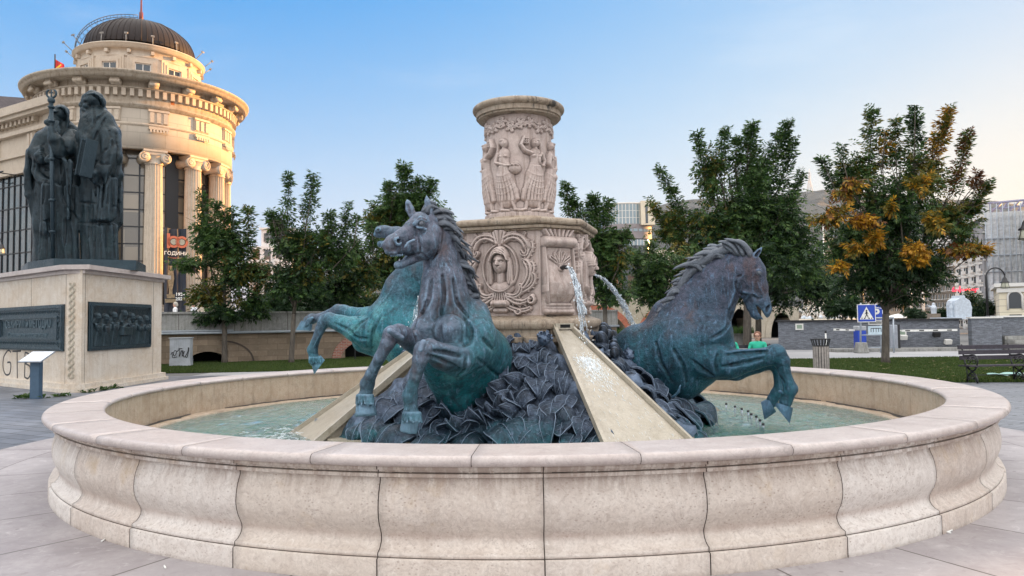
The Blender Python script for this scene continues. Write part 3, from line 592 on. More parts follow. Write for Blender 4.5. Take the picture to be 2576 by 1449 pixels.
def cartouche(face_turn, veil):
    r = Relief(.95, 1.08, .0062)
    cx, cy = -.03 if not veil else 0, .60
    r.ringo(cx, cy, .225, .30, .016, .035)
    ins = ((r.x-cx)/.215)**2+((r.y-cy)/.29)**2 < 1; r.H[ins] = .006
    def A(pts, w, h, g=.45):
        r.stroke(pts, w, h, groove=g)
        if g and len(pts) == 12:      # lobes along the outer edge of the leaf
            w0 = w[4] if hasattr(w, '__len__') else w; h0 = h[4] if hasattr(h, '__len__') else h
            for i in range(2, 11, 2):
                (xa, ya), (xb, yb) = pts[i-1], pts[i+1]; L_ = math.hypot(xb-xa, yb-ya)+1e-6; tx, ty = (xb-xa)/L_, (yb-ya)/L_; px2, py2 = pts[i]; sg2 = 1 if (px2-cx)*(-ty)+(py2-.6)*tx > 0 else -1
                nx2, ny2 = -ty*sg2, tx*sg2; r.stroke([(px2, py2), (px2+nx2*w0*1.1+tx*w0*.7, py2+ny2*w0*1.1+ty*w0*.7)], [w0*.55, w0*.22], [h0*.8, h0*.75], groove=.3)
    for sg in (-1, 1):
        m = lambda pts: [(cx+sg*p[0], p[1]) for p in pts]
        # big acanthus leaves wrapping the oval: upper, middle, lower
        A(m(bez((.03, .93), (.16, 1.06), (.34, 1.0), (.36, .82))), [.02]+[.05]*5+[.055]*5+[.03], [.03]+[.075]*10+[.05])
        A(m(bez((.36, .84), (.37, .74), (.30, .74), (.29, .80))), [.035]*6+[.03]*6, [.06]*6+[.09]*6)
        A(m(bez((.03, .93), (.09, 1.0), (.13, 1.04), (.20, 1.03))), [.02]+[.04]*10+[.02], .055)
        A(m(bez((.30, .36), (.42, .48), (.40, .66), (.30, .70))), [.045]*6+[.05]*4+[.02]*2, .07)
        A(m(bez((.33, .70), (.40, .80), (.44, .86), (.40, .92))), [.02]+[.035]*10+[.015], .045)
        A(m(bez((.26, .30), (.40, .34), (.47, .42), (.43, .52))), [.04]*11+[.02], .055)
        A(m(bez((.38, .48), (.45, .56), (.44, .64), (.40, .66))), [.03]*11+[.015], .05)
        A(m(bez((.10, .26), (.22, .20), (.30, .30), (.27, .38))), [.035]*12, .07)
        A(m(bez((.10, .25), (.22, .12), (.34, .16), (.42, .24))), [.05]*6+[.035]*6, .065)
        A(m(spiral(.40, .19, .055, .02, 80, -250)), .020, .07, 0)
        A(m(bez((.06, .14), (.18, .06), (.28, .04), (.38, .09))), [.035]*12, .05)
        A(m(spiral(.24, .055, .045, .015, 180, 480)), .018, .06, 0)
        A(m(bez((.10, .98), (.24, .92), (.30, .96), (.33, 1.04))), [.02]*12, .045)
    r.stroke([(cx, .90), (cx, 1.07)], [.03, .085], [.05, .08], groove=.3); r.stroke([(cx-.04, .92), (cx-.07, 1.05)], .03, .06); r.stroke([(cx+.04, .92), (cx+.07, 1.05)], .03, .06)
    for q in range(-3, 4): r.stroke([(cx+q*.018, .34), (cx+q*.034, .20)], .016, .055)
    r.stroke([(cx-.085, .155), (cx+.085, .155)], .05, .085, flat=.8); r.blob(cx-.09, .155, .03, .05, .10); r.blob(cx+.09, .155, .03, .05, .10)
    r.stroke([(cx-.07, .07), (cx+.07, .07)], .035, .05)
    if not veil: paint_face(r, cx+.005, .665, .29, face_turn, veil, .015)
    else: paint_face(r, cx+.01, .64, .30, face_turn, veil, .03)
    # edge fillet
    return r
def console():
    r = Relief(.50, 1.08, .0068); x, y = r.x, r.y
    prof = np.interp(y, [0, .02, .03, .10, .11, .16, .26, .40, .50, .62, .78, .84, .86, .97, 1.0, 1.08], [.02, .03, .055, .07, .05, .05, .13, .15, .11, .07, .045, .05, .04, .05, .02, .03])
    r.H = prof*np.clip(1-(np.abs(x)/.235)**6, 0, 1)*np.ones_like(x)
    r.stroke([(-.19, .92), (.19, .92)], .075, .15, flat=.9); r.blob(-.2, .92, .035, .075, .155); r.blob(.2, .92, .035, .075, .155)
    for q in range(-3, 4): r.stroke(bez((q*.05, 1.0), (q*.06, 1.03), (q*.065, 1.06), (q*.07, 1.075)), .03, .08)
    r.stroke([(-.19, .045), (.19, .045)], .04, .085); r.stroke([(-.16, .13), (.16, .13)], .03, .075)
    for q in (-2, -1, 0, 1, 2): r.stroke(bez((0, .60), (q*.02, .68), (q*.07, .72), (q*.075, .74+.045*(2-abs(q)))), [.02]*4+[.035]*6+[.012]*2, .105, groove=.4)
    for sg in (-1, 1): r.stroke([(sg*.21, .86), (sg*.205, .5), (sg*.22, .3), (sg*.17, .16)], .022, [.07, .12, .15, .09])
    r.blob(0, .34, .17, .2, .17, p=.8); r.blob(0, .575, .055, .05, .13)
    return r
def relief_patch(r, z0, place):
    P = np.zeros((r.nx, r.ny, 3))
    for i in range(r.nx): P[i] = place(r.x[i, 0], r.y[0]+z0, r.H[i])
    return P
ROT = R(-16)
ped = empty('fountain_pedestal', (CX, CY, .2), ROT, 'carved pale stone pedestal with octagonal box, figured drum and round bowl on top', 'fountain pedestal')
def octo(o):
    a = .84+o; w = .48+.414*o; return [(-w, -a), (w, -a), (a, -w), (a, w), (w, a), (-w, a), (-a, w), (-a, -w)]
def octloft(prof, mi=0, sm=False):
    mb = MB(); L = [octo(o) for o, z in prof]
    for q in range(len(prof)-1):
        for i in range(8):
            j = (i+1) % 8
            mb.add([(*L[q][i], prof[q][1]-.2), (*L[q][j], prof[q][1]-.2), (*L[q+1][j], prof[q+1][1]-.2), (*L[q+1][i], prof[q+1][1]-.2)], [(0, 1, 2, 3)], mi)
    return mb
octloft([(.20, 1.40), (.20, 1.455), (.13, 1.47), (.13, 1.56), (.16, 1.565), (.17, 1.58), (.178, 1.60), (.182, 1.625), (.178, 1.65), (.17, 1.67), (.155, 1.685), (.10, 1.70), (.04, 1.72), (0, 1.735)]).build('foot_moulding', M['pedcap'], ped)
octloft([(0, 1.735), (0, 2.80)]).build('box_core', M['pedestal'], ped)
octloft([(0, 2.80), (.05, 2.805), (.06, 2.82), (.055, 2.825), (.10, 2.83), (.105, 2.862), (.085, 2.866), (.105, 2.872), (.13, 2.878), (.142, 2.89), (.148, 2.91), (.146, 2.93), (.136, 2.945), (.12, 2.955), (.08, 2.965), (-.30, 3.0)]).build('box_cap', M['pedcap'], ped)
mb = MB()
for k in range(4):      # joints in cap and foot, 1 mm proud
    w = .48
    mb.box(.20, .206, -.991, -.988, 2.67, 2.76); 
mb = None
carts = [cartouche(-.25, False), cartouche(.6, True), cartouche(.1, False), cartouche(-.1, True)]
for k, r in enumerate(carts):
    Mz = Matrix.Rotation(k*PI/2, 3, 'Z'); A_ = np.array(Mz)
    def place(x, z, h, A_=A_):
        e = np.clip(np.minimum(.475-abs(x), .475)/.012, 0, 1); return np.stack([np.full_like(h, x), -(.8415+h*min(1, e)), z-.2], 1) @ A_.T
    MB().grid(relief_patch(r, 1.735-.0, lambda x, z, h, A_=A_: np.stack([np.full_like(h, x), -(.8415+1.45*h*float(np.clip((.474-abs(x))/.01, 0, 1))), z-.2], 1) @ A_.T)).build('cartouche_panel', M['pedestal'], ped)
con = console()
for k in range(4):
    A_ = np.array(Matrix.Rotation(k*PI/2+PI/4, 3, 'Z'))
    o = MB().grid(relief_patch(con, 1.735, lambda x, z, h, A_=A_: np.stack([np.full_like(h, x), -(.9355+h*float(np.clip((.248-abs(x))/.01, 0, 1))), z-.2], 1) @ A_.T)).build('scroll_console', M['pedestal'], ped)
    Mp = Matrix.Rotation(k*PI/2+PI/4, 4, 'Z')
    MB().tube([(0, -1.0, 2.315-.2), (0, -1.10, 2.33-.2), (0, -1.15, 2.325-.2)], .028, 12, caps=False).tube([(0, -1.0, 2.315-.2), (0, -1.10, 2.33-.2), (0, -1.149, 2.325-.2)], .020, 12).build('spout', M['black'], o, M=Mp)
# drum with figures
rr_ = .448
def figure(r, x, y0, s, face=1, pose=0):
    """draped woman in low relief, s = height, feet at y0"""
    P = lambda a, b: (x+face*a*s, y0+b*s)
    hip = P(.02, .52)
    for q, (a, b) in enumerate(((-.04, .0), (.07, .0))):
        kx = P(-.01+.06*q+(.04 if pose == 1 and q else 0), .26); r.stroke([hip, kx, P(a+(.07 if q else 0), .03)], [.05*s, .042*s, .022*s], [.05, .05, .035]); r.stroke([P(a+(.07 if q else 0), .025), P(a+.10+(.07 if q else 0), .012)], [.026*s, .018*s], .04)
    # skirt with folds
    r.stroke([P(.0, .62), P(.01, .48), P(.02, .30), P(.03, .20)], [.080*s, .125*s, .145*s, .15*s], [.055, .065, .06, .045])
    for q in range(7):
        a = -.10+.035*q; r.stroke(bez(P(a*.5, .60), P(a*.9-.03, .45), P(a*1.1+.03, .32), P(a*1.25+.02, .15)), .012*s+.004, .011, 'add')
    for q in range(4): r.stroke(bez(P(-.11, .50-.08*q), P(-.02, .44-.08*q), P(.06, .47-.08*q), P(.11, .54-.08*q)), .008*s+.003, .004, 'add')
    r.stroke(bez(P(.10, .42), P(.16, .34), P(.15, .25), P(.17, .17)), [.02*s]*6+[.035*s]*6, .045)
    # torso, neck, head
    r.stroke([P(0, .60), P(-.01, .70), P(-.005, .77)], [.07*s, .08*s, .085*s], [.055, .06, .055]); r.blob(*P(.035, .735), .035*s, .03*s, .075); r.blob(*P(-.03, .735), .035*s, .03*s, .07)
    r.stroke([P(-.01, .78), P(.005, .86)], [.035*s, .028*s], .05)
    r.blob(*P(.01, .905), .045*s, .062*s, .075); r.blob(*P(-.015, .925), .055*s, .058*s, .065); r.stroke(bez(P(-.05, .93), P(-.08, .88), P(-.07, .83), P(-.08, .79)), .025*s, .05)
    r.stroke([P(-.03, .945), P(.035, .955)], .008*s+.002, .014, 'add'); r.blob(*P(.035, .905), .016*s, .012*s, .012, 'add'); r.blob(*P(.02, .915), .01*s, .008*s, .012, 'sub')
    # arms
    if pose == 0:
        r.stroke([P(-.07, .775), P(-.10, .66), P(.03, .61), P(.12, .60)], [.035*s, .03*s, .025*s, .02*s], [.06, .075, .08, .07]); r.blob(*P(.14, .565), .085*s, .075*s, .085)
        for q in range(5): r.blob(*P(.10+.02*q, .60+.012*(q % 2)), .02*s, .02*s, .10)
    elif pose == 1:
        r.stroke([P(.06, .775), P(.14, .80), P(.19, .88), P(.15, .985)], [.032*s, .03*s, .026*s, .022*s], [.06, .075, .075, .06])
        for q in range(9): r.blob(*P(.105+.022*(q % 3), .965-.03*(q//3)), .016*s, .018*s, .065)
        r.stroke([P(-.07, .775), P(-.12, .68), P(-.08, .60)], [.033*s, .03*s, .022*s], .065); r.stroke(bez(P(-.06, .76), P(0, .68), P(-.03, .64), P(-.1, .6)), .012*s+.003, .02, 'add')
    else:
        r.stroke([P(-.07, .775), P(-.09, .66), P(-.04, .58)], [.034*s, .03*s, .024*s], .07); r.stroke([P(.06, .775), P(.09, .66), P(.03, .58)], [.034*s, .03*s, .024*s], .07); r.blob(*P(-.01, .49), .09*s, .085*s, .09); r.stroke(bez(P(-.10, .72), P(-.14, .5), P(-.13, .4), P(-.12, .32)), .014*s, .05)
dr = Relief(2*PI*rr_, 1.42, .0075)
rg = random.Random(11); Lc = 2*PI*rr_
def on_drum(f):        # draw also one turn to either side so that the seam closes
    for sh in (-Lc, 0, Lc): f(sh)
for k, (ang, fc, po) in enumerate(((-73, 1, 1), (-29, 1, 0), (24, -1, 1), (61, -1, 2), (108, 1, 0), (150, -1, 1), (195, 1, 2), (242, -1, 0))):
    s_ = (ang if ang <= 180 else ang-360)/360*Lc
    on_drum(lambda sh: figure(dr, s_+sh, .075, 1.0, fc, po) if abs(s_+sh) < Lc/2+.3 else None)
for k in range(22):
    s_ = (k/22-.5)*Lc; yy = 1.24+.04*math.sin(k*2.3); q = 5
    for j in range(q):
        a = 2*PI*j/q+k; dr.stroke([(s_, yy), (s_+.055*math.cos(a), yy+.055*math.sin(a))], [.02, .026], [.024, .032], groove=.4)
    if k % 3 == 1 and False:
        for j in range(3): dr.stroke(bez((s_+.05, 1.17), (s_+.12, 1.08), (s_-.02, 1.0), (s_+.05, .92)), .010, .02)
    dr.stroke(bez((s_, yy), (s_+.04, yy+.06), (s_+.1, yy-.06), (s_+.139, yy)), .012, .03)
dr.H = np.maximum(dr.H, .028*np.clip((.075-dr.y)/.02+.5, 0, 1)*(1-.25*(np.abs(((dr.x*14) % 1)-.5) > .46)))
ang0 = -PI/2-ROT+R(1.0)     # drum angle 0 faces the photographer's side
P = np.zeros((dr.nx, dr.ny, 3))
for i in range(dr.nx):
    a = ang0+dr.x[i, 0]/rr_+R(2); q = rr_+dr.H[i]*1.25; P[i] = np.stack([q*np.cos(a), q*np.sin(a), dr.y[0]+3.04-.2], 1)
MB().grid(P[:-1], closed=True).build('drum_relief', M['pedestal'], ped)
MB().lathe([(.60, 2.80), (.60, 2.815), (.53, 2.83), (.525, 2.85), (.49, 2.85)], 64).build('drum_base', M['pedcap'], ped)
MB().lathe([(.43, 4.222), (.47, 4.225), (.565, 4.235), (.565, 4.262), (.588, 4.263), (.588, 4.325), (.603, 4.33)], 96, smooth=False).lathe([(.603, 4.33)]+[(.592+.045*math.cos(R(a)), 4.375+.045*math.sin(R(a))) for a in range(-75, 120, 15)]+[(.55, 4.41), (.40, 4.34), (0, 4.32)], 72).build('top_bowl', M['pedcap'], ped)
MB().tube([(.58, .02, 4.30), (.634, .02, 4.375)], .001, 4).build('bowl_joint', M['joint'], ped)
# the stone core below: eight-sided base, four water channels between the bronze slopes
K_ = .7
base8 = lambda o: [(-(1.62+.414*o), -(2.30+o)), ((1.62+.414*o), -(2.30+o)), ((2.30+o), -(1.62+.414*o)), ((2.30+o), (1.62+.414*o)), ((1.62+.414*o), (2.30+o)), (-(1.62+.414*o), (2.30+o)), (-(2.30+o), (1.62+.414*o)), (-(2.30+o), -(1.62+.414*o))]
MB().prism(base8(.03), 0, .16).build('base_step', M['ramp'], ped)
mb = MB(); Lb = base8(-.30); Lt = octo(.0)
for i in range(8):
    j = (i+1) % 8; mb.add([(*Lb[i], .12), (*Lb[j], .12), (*Lt[j], 1.22), (*Lt[i], 1.22)], [(0, 1, 2, 3)])
mb.build('base_core', M['ramp'], ped)
for k, dg in enumerate((-47.5, -137, 133, 43)):
    Mp = Matrix.Rotation(R(dg), 4, 'Z'); d0, d1 = 1.12, 3.0; z0, z1 = .33+(2.9-d0)*K_-.2, .33+(2.9-d1)*K_-.2; h0, h1 = .07, .07+(d1-d0)*.245
    mb = MB()
    mb.add([(d0, -h0, z0), (d1, -h1, z1), (d1, h1, z1), (d0, h0, z0), (d0, -h0, z0-.3), (d1, -h1, z1-.25), (d1, h1, z1-.25), (d0, h0, z0-.3)], [(0, 1, 2, 3), (4, 7, 6, 5), (0, 4, 5, 1), (3, 2, 6, 7), (1, 5, 6, 2)])
    ch = mb.build('water_channel', M['ramp'], ped, M=Mp)
    for sg in (-1, 1):
        MB().obox((d0-.06, sg*(h0+.03), z0+.045), (d1+.0, sg*(h1+.03), z1+.01), .04, .075).build('curb', M['ramp'], ch, M=Mp)
    MB().box(d0-.14, d0+.06, -.13, .13, z0-.02, z0+.055).box(d0+.0602, d0+.0632, -.07, .07, z0-.0, z0+.04, 1).build('channel_head', [M['ramp'], M['darkhole']], ch, M=Mp)
# ------------------------------------------------------------- bronze slopes of leaves
def leaf_grid(mb, o, d, nrm, L, W_, curl=.3, cup=.25, twist=0, rg=random, nu=19, nv=9):
    """heart-shaped leaf from o along d; nrm = upward side"""
    d = d.normalized(); nrm = (nrm-d*nrm.dot(d)).normalized(); sd_ = d.cross(nrm); P = np.zeros((nu, nv, 3)); ph = rg.uniform(0, 6)
    for i in range(nu):
        t = i/(nu-1); w = W_*(math.sin(PI*min(1, t*.96+.04)**.78)**.72)
        for j in range(nv):
            s = (j/(nv-1)-.5)*2; lift = math.sin(t*PI*.9)*curl*L*.42-curl*L*.55*t*t+cup*W_*abs(s)**1.6*.45-(.06*W_ if j == nv//2 else 0)+.014*W_*math.cos((t*1.15-abs(s)*.35)*2*PI*3.2)*min(1, abs(s)*2.2)*(1-abs(s)*.4)+.02*L*math.sin(t*7+ph)*abs(s)
            p = o+d*(t*L*(1-.08*abs(s)))+sd_*(s*w*.5)+nrm*(lift+twist*s*w*.3); P[i, j] = p
    # thickness: a second sheet below, joined at the rim
    b = len(mb.v); mb.grid(P); leaf_lines(P, rg)
    Q = P-np.array(nrm)*.02; mb.grid(Q[::-1])
    rim = [(i, 0) for i in range(nu)]+[(nu-1, j) for j in range(1, nv)]+[(i, nv-1) for i in range(nu-2, -1, -1)]+[(0, j) for j in range(nv-2, 0, -1)]
    for (a, c) in zip(rim, rim[1:]+rim[:1]):
        mb.f.append((b+a[0]*nv+a[1], b+c[0]*nv+c[1], b+nu*nv+(nu-1-c[0])*nv+c[1], b+nu*nv+(nu-1-a[0])*nv+a[1])); mb.m.append(0); mb.sm.append(True)
VEIN = MB()
def leaf_lines(P, rg):
    """raised midrib, side veins and rim of a leaf whose surface grid is P"""
    nu, nv = P.shape[:2]; c = nv//2; up = np.array((0, 0, .006))
    VEIN.tube([P[i, c]+up*3 for i in range(1, nu-1)], [.0065*(1-.75*i/nu) for i in range(1, nu-1)], 4)
    for k in range(3, nu-4, 4):
        for sg in (-1, 1): VEIN.tube([P[k, c]+up*2, P[min(nu-1, k+2), c+sg*(nv//4)]+up, P[min(nu-1, k+3), c+sg*(c-1)]+up*.6], [.0026, .002, .001], 4)
    VEIN.tube([P[i, 0] for i in range(1, nu)], .0048, 4).tube([P[i, nv-1] for i in range(1, nu)], .0048, 4)
def mound(deg, label, n=120, pods=0, seed=1, crumple=0., name='bronze_leaf_slope'):
    e = empty(name, (CX, CY, .2), R(deg), label, 'bronze relief', 'bronze leaf slopes around the pedestal'); rg = random.Random(seed)
    # local: x outward, y to the side
    nrm = Vector((math.sin(math.atan(.9)), 0, math.cos(math.atan(.9)))); down = Vector((nrm.z, 0, -nrm.x))
    zz = lambda d: .14+(2.28-d)*.90
    hwf = lambda d: .70+(d-1.1)*.80
    nu, nv = 34, 54; P = np.zeros((nu, nv, 3))
    for i in range(nu):
        d = .98+(2.30-.98)*i/(nu-1)
        for j in range(nv):
            s = j/(nv-1)*2-1; y = s*(hwf(d)+.02); q = mnoise.fractal(Vector((d*3.2, y*3.2, seed*3.1)), .6, 2, 4)*.11*(1+crumple)+.02
            P[i, j] = (d+q*.6-.03, y, zz(d)+q*.8-.03)
    MB().grid(P).build('leaf_bed', M['leafb'], e)
    global VEIN; VEIN = MB()
    mb = MB(); rows = [1.10, 1.25, 1.40, 1.56, 1.72, 1.88, 2.02, 2.14]
    for ri, d in enumerate(rows):
        size = .19+.33*(d-1.1)/1.04; hw = hwf(d); m = max(4, int(2*hw/(size*.52)))
        for k in range(m):
            y = -hw+2*hw*(k+.5+rg.uniform(-.3, .3))/m; dd = d+rg.uniform(-.07, .07); L = size*rg.uniform(.62, 1.25); W_ = L*rg.uniform(.62, .92)
            o = Vector((dd, y, zz(dd)))+nrm*rg.uniform(.0, .05)
            dv = (down+Vector((0, rg.uniform(-.85, .85)+y*.22, 0))+nrm*rg.uniform(.05, .42)).normalized()
            if hw-abs(y) < .28: y = math.copysign(min(abs(y), hw-.10), y); o.y = y; L = min(L, .30); W_ = min(W_, .24); dv = (down+nrm*.12-Vector((0, math.copysign(rg.uniform(.0, .35), y), 0))).normalized()
            nn = (nrm+Vector((rg.uniform(-.2, .2), rg.uniform(-.28, .28), 0))).normalized()
            leaf_grid(mb, o, dv, nn, L, W_, rg.uniform(.1, .85), rg.uniform(-.7, .3), rg.uniform(-.3, .3), rg)
    if deg == -106:     # big leaves standing up round the belly of the front horse
        for k in range(17):
            y = -.50+.06*k+rg.uniform(-.03, .03); d = 1.96+.14*math.cos((k-7)*.25)+rg.uniform(-.05, .05); o = Vector((d, y, zz(d)-.02)); dv = (nrm*rg.uniform(.7, 1.1)+down*rg.uniform(-.1, .6)+Vector((0, rg.uniform(-.4, .4), 0))).normalized(); leaf_grid(mb, o, dv, (nrm*.3+down*.9+Vector((0, rg.uniform(-.4, .4), 0))).normalized(), rg.uniform(.24, .38), rg.uniform(.17, .25), rg.uniform(-.4, .5), rg.uniform(-.5, .2), rg.uniform(-.3, .3), rg)
        for (d, y) in ((1.70, .34), (1.82, .42), (1.62, .48), (1.95, .52)):
            leaf_grid(mb, Vector((d, y, zz(d))), (nrm*.9+down*.4+Vector((0, -.35, 0))).normalized(), (nrm*.4+Vector((.3, .6, 0))).normalized(), .36, .2, .3, -.4, .2, rg)
    mb.build('leaves', M['leafb'], e); VEIN.build('leaf_veins', M['veinb'], e)
    for k in range(3 if not pods else 1):
        d, y = ((1.42, -.30), (1.15, .62), (1.30, .15))[k]; c0 = Vector((d, y, zz(d)))+nrm*.13; s_ = MB(); s_.ball(c0, .085, seg=14, rings=8)
        for q in range(26):
            v = Vector((rg.uniform(-1, 1), rg.uniform(-1, 1), rg.uniform(-.3, 1))).normalized(); a = c0+v*.082; s_.tube([a, a+v*.022], [.017, .015], 8, caps=False); s_.tube([a, a+v*.010], [.010, .009], 6)
        s_.build('seed_head', M['leafb'], e)
    for k in range(pods):
        d = rg.uniform(1.0, 1.5); y = rg.uniform(-1, 1)*hwf(d)*.95; c0 = Vector((d, y, zz(d)))+nrm*rg.uniform(.06, .12); r0 = rg.uniform(.055, .085); ax = Vector((rg.uniform(-.3, .3), rg.uniform(-.5, .5), 1)).normalized()
        A_ = ax.to_track_quat('Z', 'Y').to_matrix(); P = np.zeros((20, 9, 3))
        for i in range(20):
            for j in range(9):
                th = PI*j/8; q = r0*(1-.13*(i % 4 == 0))*math.sin(th); P[i, j] = c0+A_ @ Vector((q*math.cos(2*PI*i/20), q*math.sin(2*PI*i/20), r0*1.35*math.cos(th)))
        MB().grid(P, closed=True).build('seed_pod', M['leafb'], e)
    return e
mound(-106, 'slope of big overlapping blue-grey bronze leaves below the front horse', seed=2)
mound(-16, 'slope of bronze leaves and ribbed pods below the dark horse on the right', pods=20, seed=5, crumple=.7)
mound(164, 'slope of bronze leaves on the left side of the pedestal below the left horse', pods=8, seed=9, crumple=.5)
mound(74, 'bronze leaf slope on the far side of the pedestal', pods=10, seed=12, crumple=.5)
# ------------------------------------------------------------- unseen blocks added on the right to keep the low sun off the square
def window_block(name, x0, x1, y0, y1, z1, mats, label, cat, nx=10, nz=6, rot=0, loc=(0, 0), group=None, win=(.6, .6), roof=None, faces='sw', inset=.18, z0=0):
    """block with recessed windows on its south (front) and west faces"""
    e = empty(name, (loc[0], loc[1], 0), rot, label, cat, group); W_, D_ = x1-x0, y1-y0
    body = MB(); body.box(x0, x1, y0, y1, z0-1, z1); body.box(x0-.3, x1+.3, y0-.3, y1+.3, z1, z1+.5); body.build('wall', mats[0], e)
    h = (z1-z0)/nz; g = MB(); fr = MB()
    for k in range(nz):
        za = z0+k*h+h*(1-win[1])*.55; zb = za+h*win[1]
        for side in faces:
            L = W_ if side in 'sn' else D_; n = max(2, int(nx*L/max(W_, .1))) if side in 'sn' else max(2, int(nx*L/max(W_, .1)))
            for i in range(n):
                a = (i+.5-win[0]/2)/n*L; b = (i+.5+win[0]/2)/n*L
                if side == 's': g.box(x0+a, x0+b, y0-.03, y0+.1, za, zb); fr.box(x0+a-.12, x0+b+.12, y0-inset, y0-.001, za-.16, za-.02).box(x0+(a+b)/2-.04, x0+(a+b)/2+.04, y0-.06, y0-.031, za, zb)
                if side == 'w': g.box(x0-.03, x0+.1, y0+a, y0+b, za, zb); fr.box(x0-inset, x0-.001, y0+a-.12, y0+b+.12, za-.16, za-.02).box(x0-.06, x0-.031, y0+(a+b)/2-.04, y0+(a+b)/2+.04, za, zb)
    g.build('windows', mats[1], e); fr.build('sills', mats[2], e)
    return e
t = NT('dark_window'); M['win'] = t.fin((.03, .04, .05), .08, None, 0, .8)
M['white_wall'] = plain('white_wall', (.62, .62, .62), .8, var=.06, scale=.6); M['cream_wall'] = plain('cream_wall', (.62, .56, .44), .8, var=.06, scale=.6); M['brown_wall'] = plain('brown_wall', (.24, .20, .16), .85, var=.15, scale=.4)
M['grey_wall'] = plain('grey_wall', (.30, .30, .31), .85, var=.12, scale=.5); M['trim'] = plain('light_trim', (.66, .65, .62), .7, var=.05)
sx, sy = math.sin(SUN_AZ), math.cos(SUN_AZ); px_, py_ = -math.cos(SUN_AZ), math.sin(SUN_AZ)
def sunpos(dist, p): return (dist*sx+p*px_, dist*sy+p*py_)
OCC_TAN = math.tan(SUN_EL)
def occl(p0, p1, dist, H, label):
    c = sunpos(dist, (p0+p1)/2); L = p1-p0
    window_block('unseen_shade_block', 0, 18, -L/2, L/2, H, (M['cream_wall'], M['win'], M['trim']), label, 'building', nx=5, nz=max(3, int(H/3.4)), rot=PI/2-SUN_AZ, loc=c, group='unseen blocks added on the right to shade the square')
occl(-30, 2, 88, 88*OCC_TAN+9, 'unseen cream block added outside the right edge to shade the square, nearest to the viewer'); occl(3, 43, 88, 88*OCC_TAN+16, 'tall unseen cream block added outside the right edge to shade the square'); 
# ------------------------------------------------------------- the horses
class Clay:
    """collects strokes first, so the box of the field can be fitted"""
    def __init__(s, T): s.ops = []; s.et = []; s.T = T       # T: (u, v, depth coordinate) -> (world point, metres per pixel)
    def c(s, *pts, k=.04, op='add', sq=None):
        P = []
        for q in pts:
            w, mpp = s.T(q[0], q[1], q[2]); P.append((np.array(w), q[3]*mpp))
        s.ops.append((P, k, op, sq)); return s
    def etch(s, *lines, r=3., op='sub', k=.012, sink=0.):
        """chisel along the visible surface: each line is a list of (u, v)"""
        s.et += [(l, r, op, k, sink) for l in lines]; return s
    def field(s, vox):
        lo = np.min([p-r*1.3 for P, k, op, sq in s.ops if op == 'add' for p, r in P], 0)-.08; hi = np.max([p+r*1.3 for P, k, op, sq in s.ops if op == 'add' for p, r in P], 0)+.08
        S_ = Sculpt(lo, hi, vox)
        for P, k, op, sq in s.ops:
            if len(P) == 1: S_.ball(P[0][0], P[0][1], k, op, sq)
            else: S_.chain(P, k, op, sq)
        for l, r, op, k, sink in s.et:
            pts = []; n = max(2, int(sum(math.dist(a, b) for a, b in zip(l, l[1:]))/3))
            for i in range(n+1):
                q = i/n*(len(l)-1); j = min(int(q), len(l)-2); q -= j; u = l[j][0]*(1-q)+l[j+1][0]*q; v = l[j][1]*(1-q)+l[j+1][1]*q; d = ray(u, v)
                Y = np.arange(S_.ax[1][0], S_.ax[1][-1], vox*.5); Pq = d[None]*Y[:, None]+np.array((0, 0, CAMZ)); I = np.round((Pq-S_.lo)/vox).astype(int); ok = ((I >= 0) & (I < S_.n)).all(1); Y, I, Pq = Y[ok], I[ok], Pq[ok]
                if not len(Y): continue
                w = np.where(S_.f[I[:, 0], I[:, 1], I[:, 2]] < 0)[0]
                if len(w): mpp = Y[w[0]]/F_PX; pts.append((Pq[w[0]]+d*(sink*mpp/np.linalg.norm(d)), r*mpp*(.45+.55*math.sin(PI*(i+.5)/(n+1)))))
            for a, b in zip(pts, pts[1:]):
                if np.linalg.norm(a[0]-b[0]) < r*a[1]*0+.09: S_.chain([a, b], k, op)
        return S_
def T_side(ang):      # depth coordinate = sideways offset from the plane through the fountain's centre
    n = dirs(ang); t = np.array([-n[1], n[0]]); return lambda u, v, lat: (lambda p: (p, p.y/F_PX))(on_plane(u, v, FC, t, lat))
def T_front(ang):     # depth coordinate = distance outwards from the centre
    n = dirs(ang); return lambda u, v, x: (lambda p: (p, p.y/F_PX))(on_plane(u, v, FC, n, x))
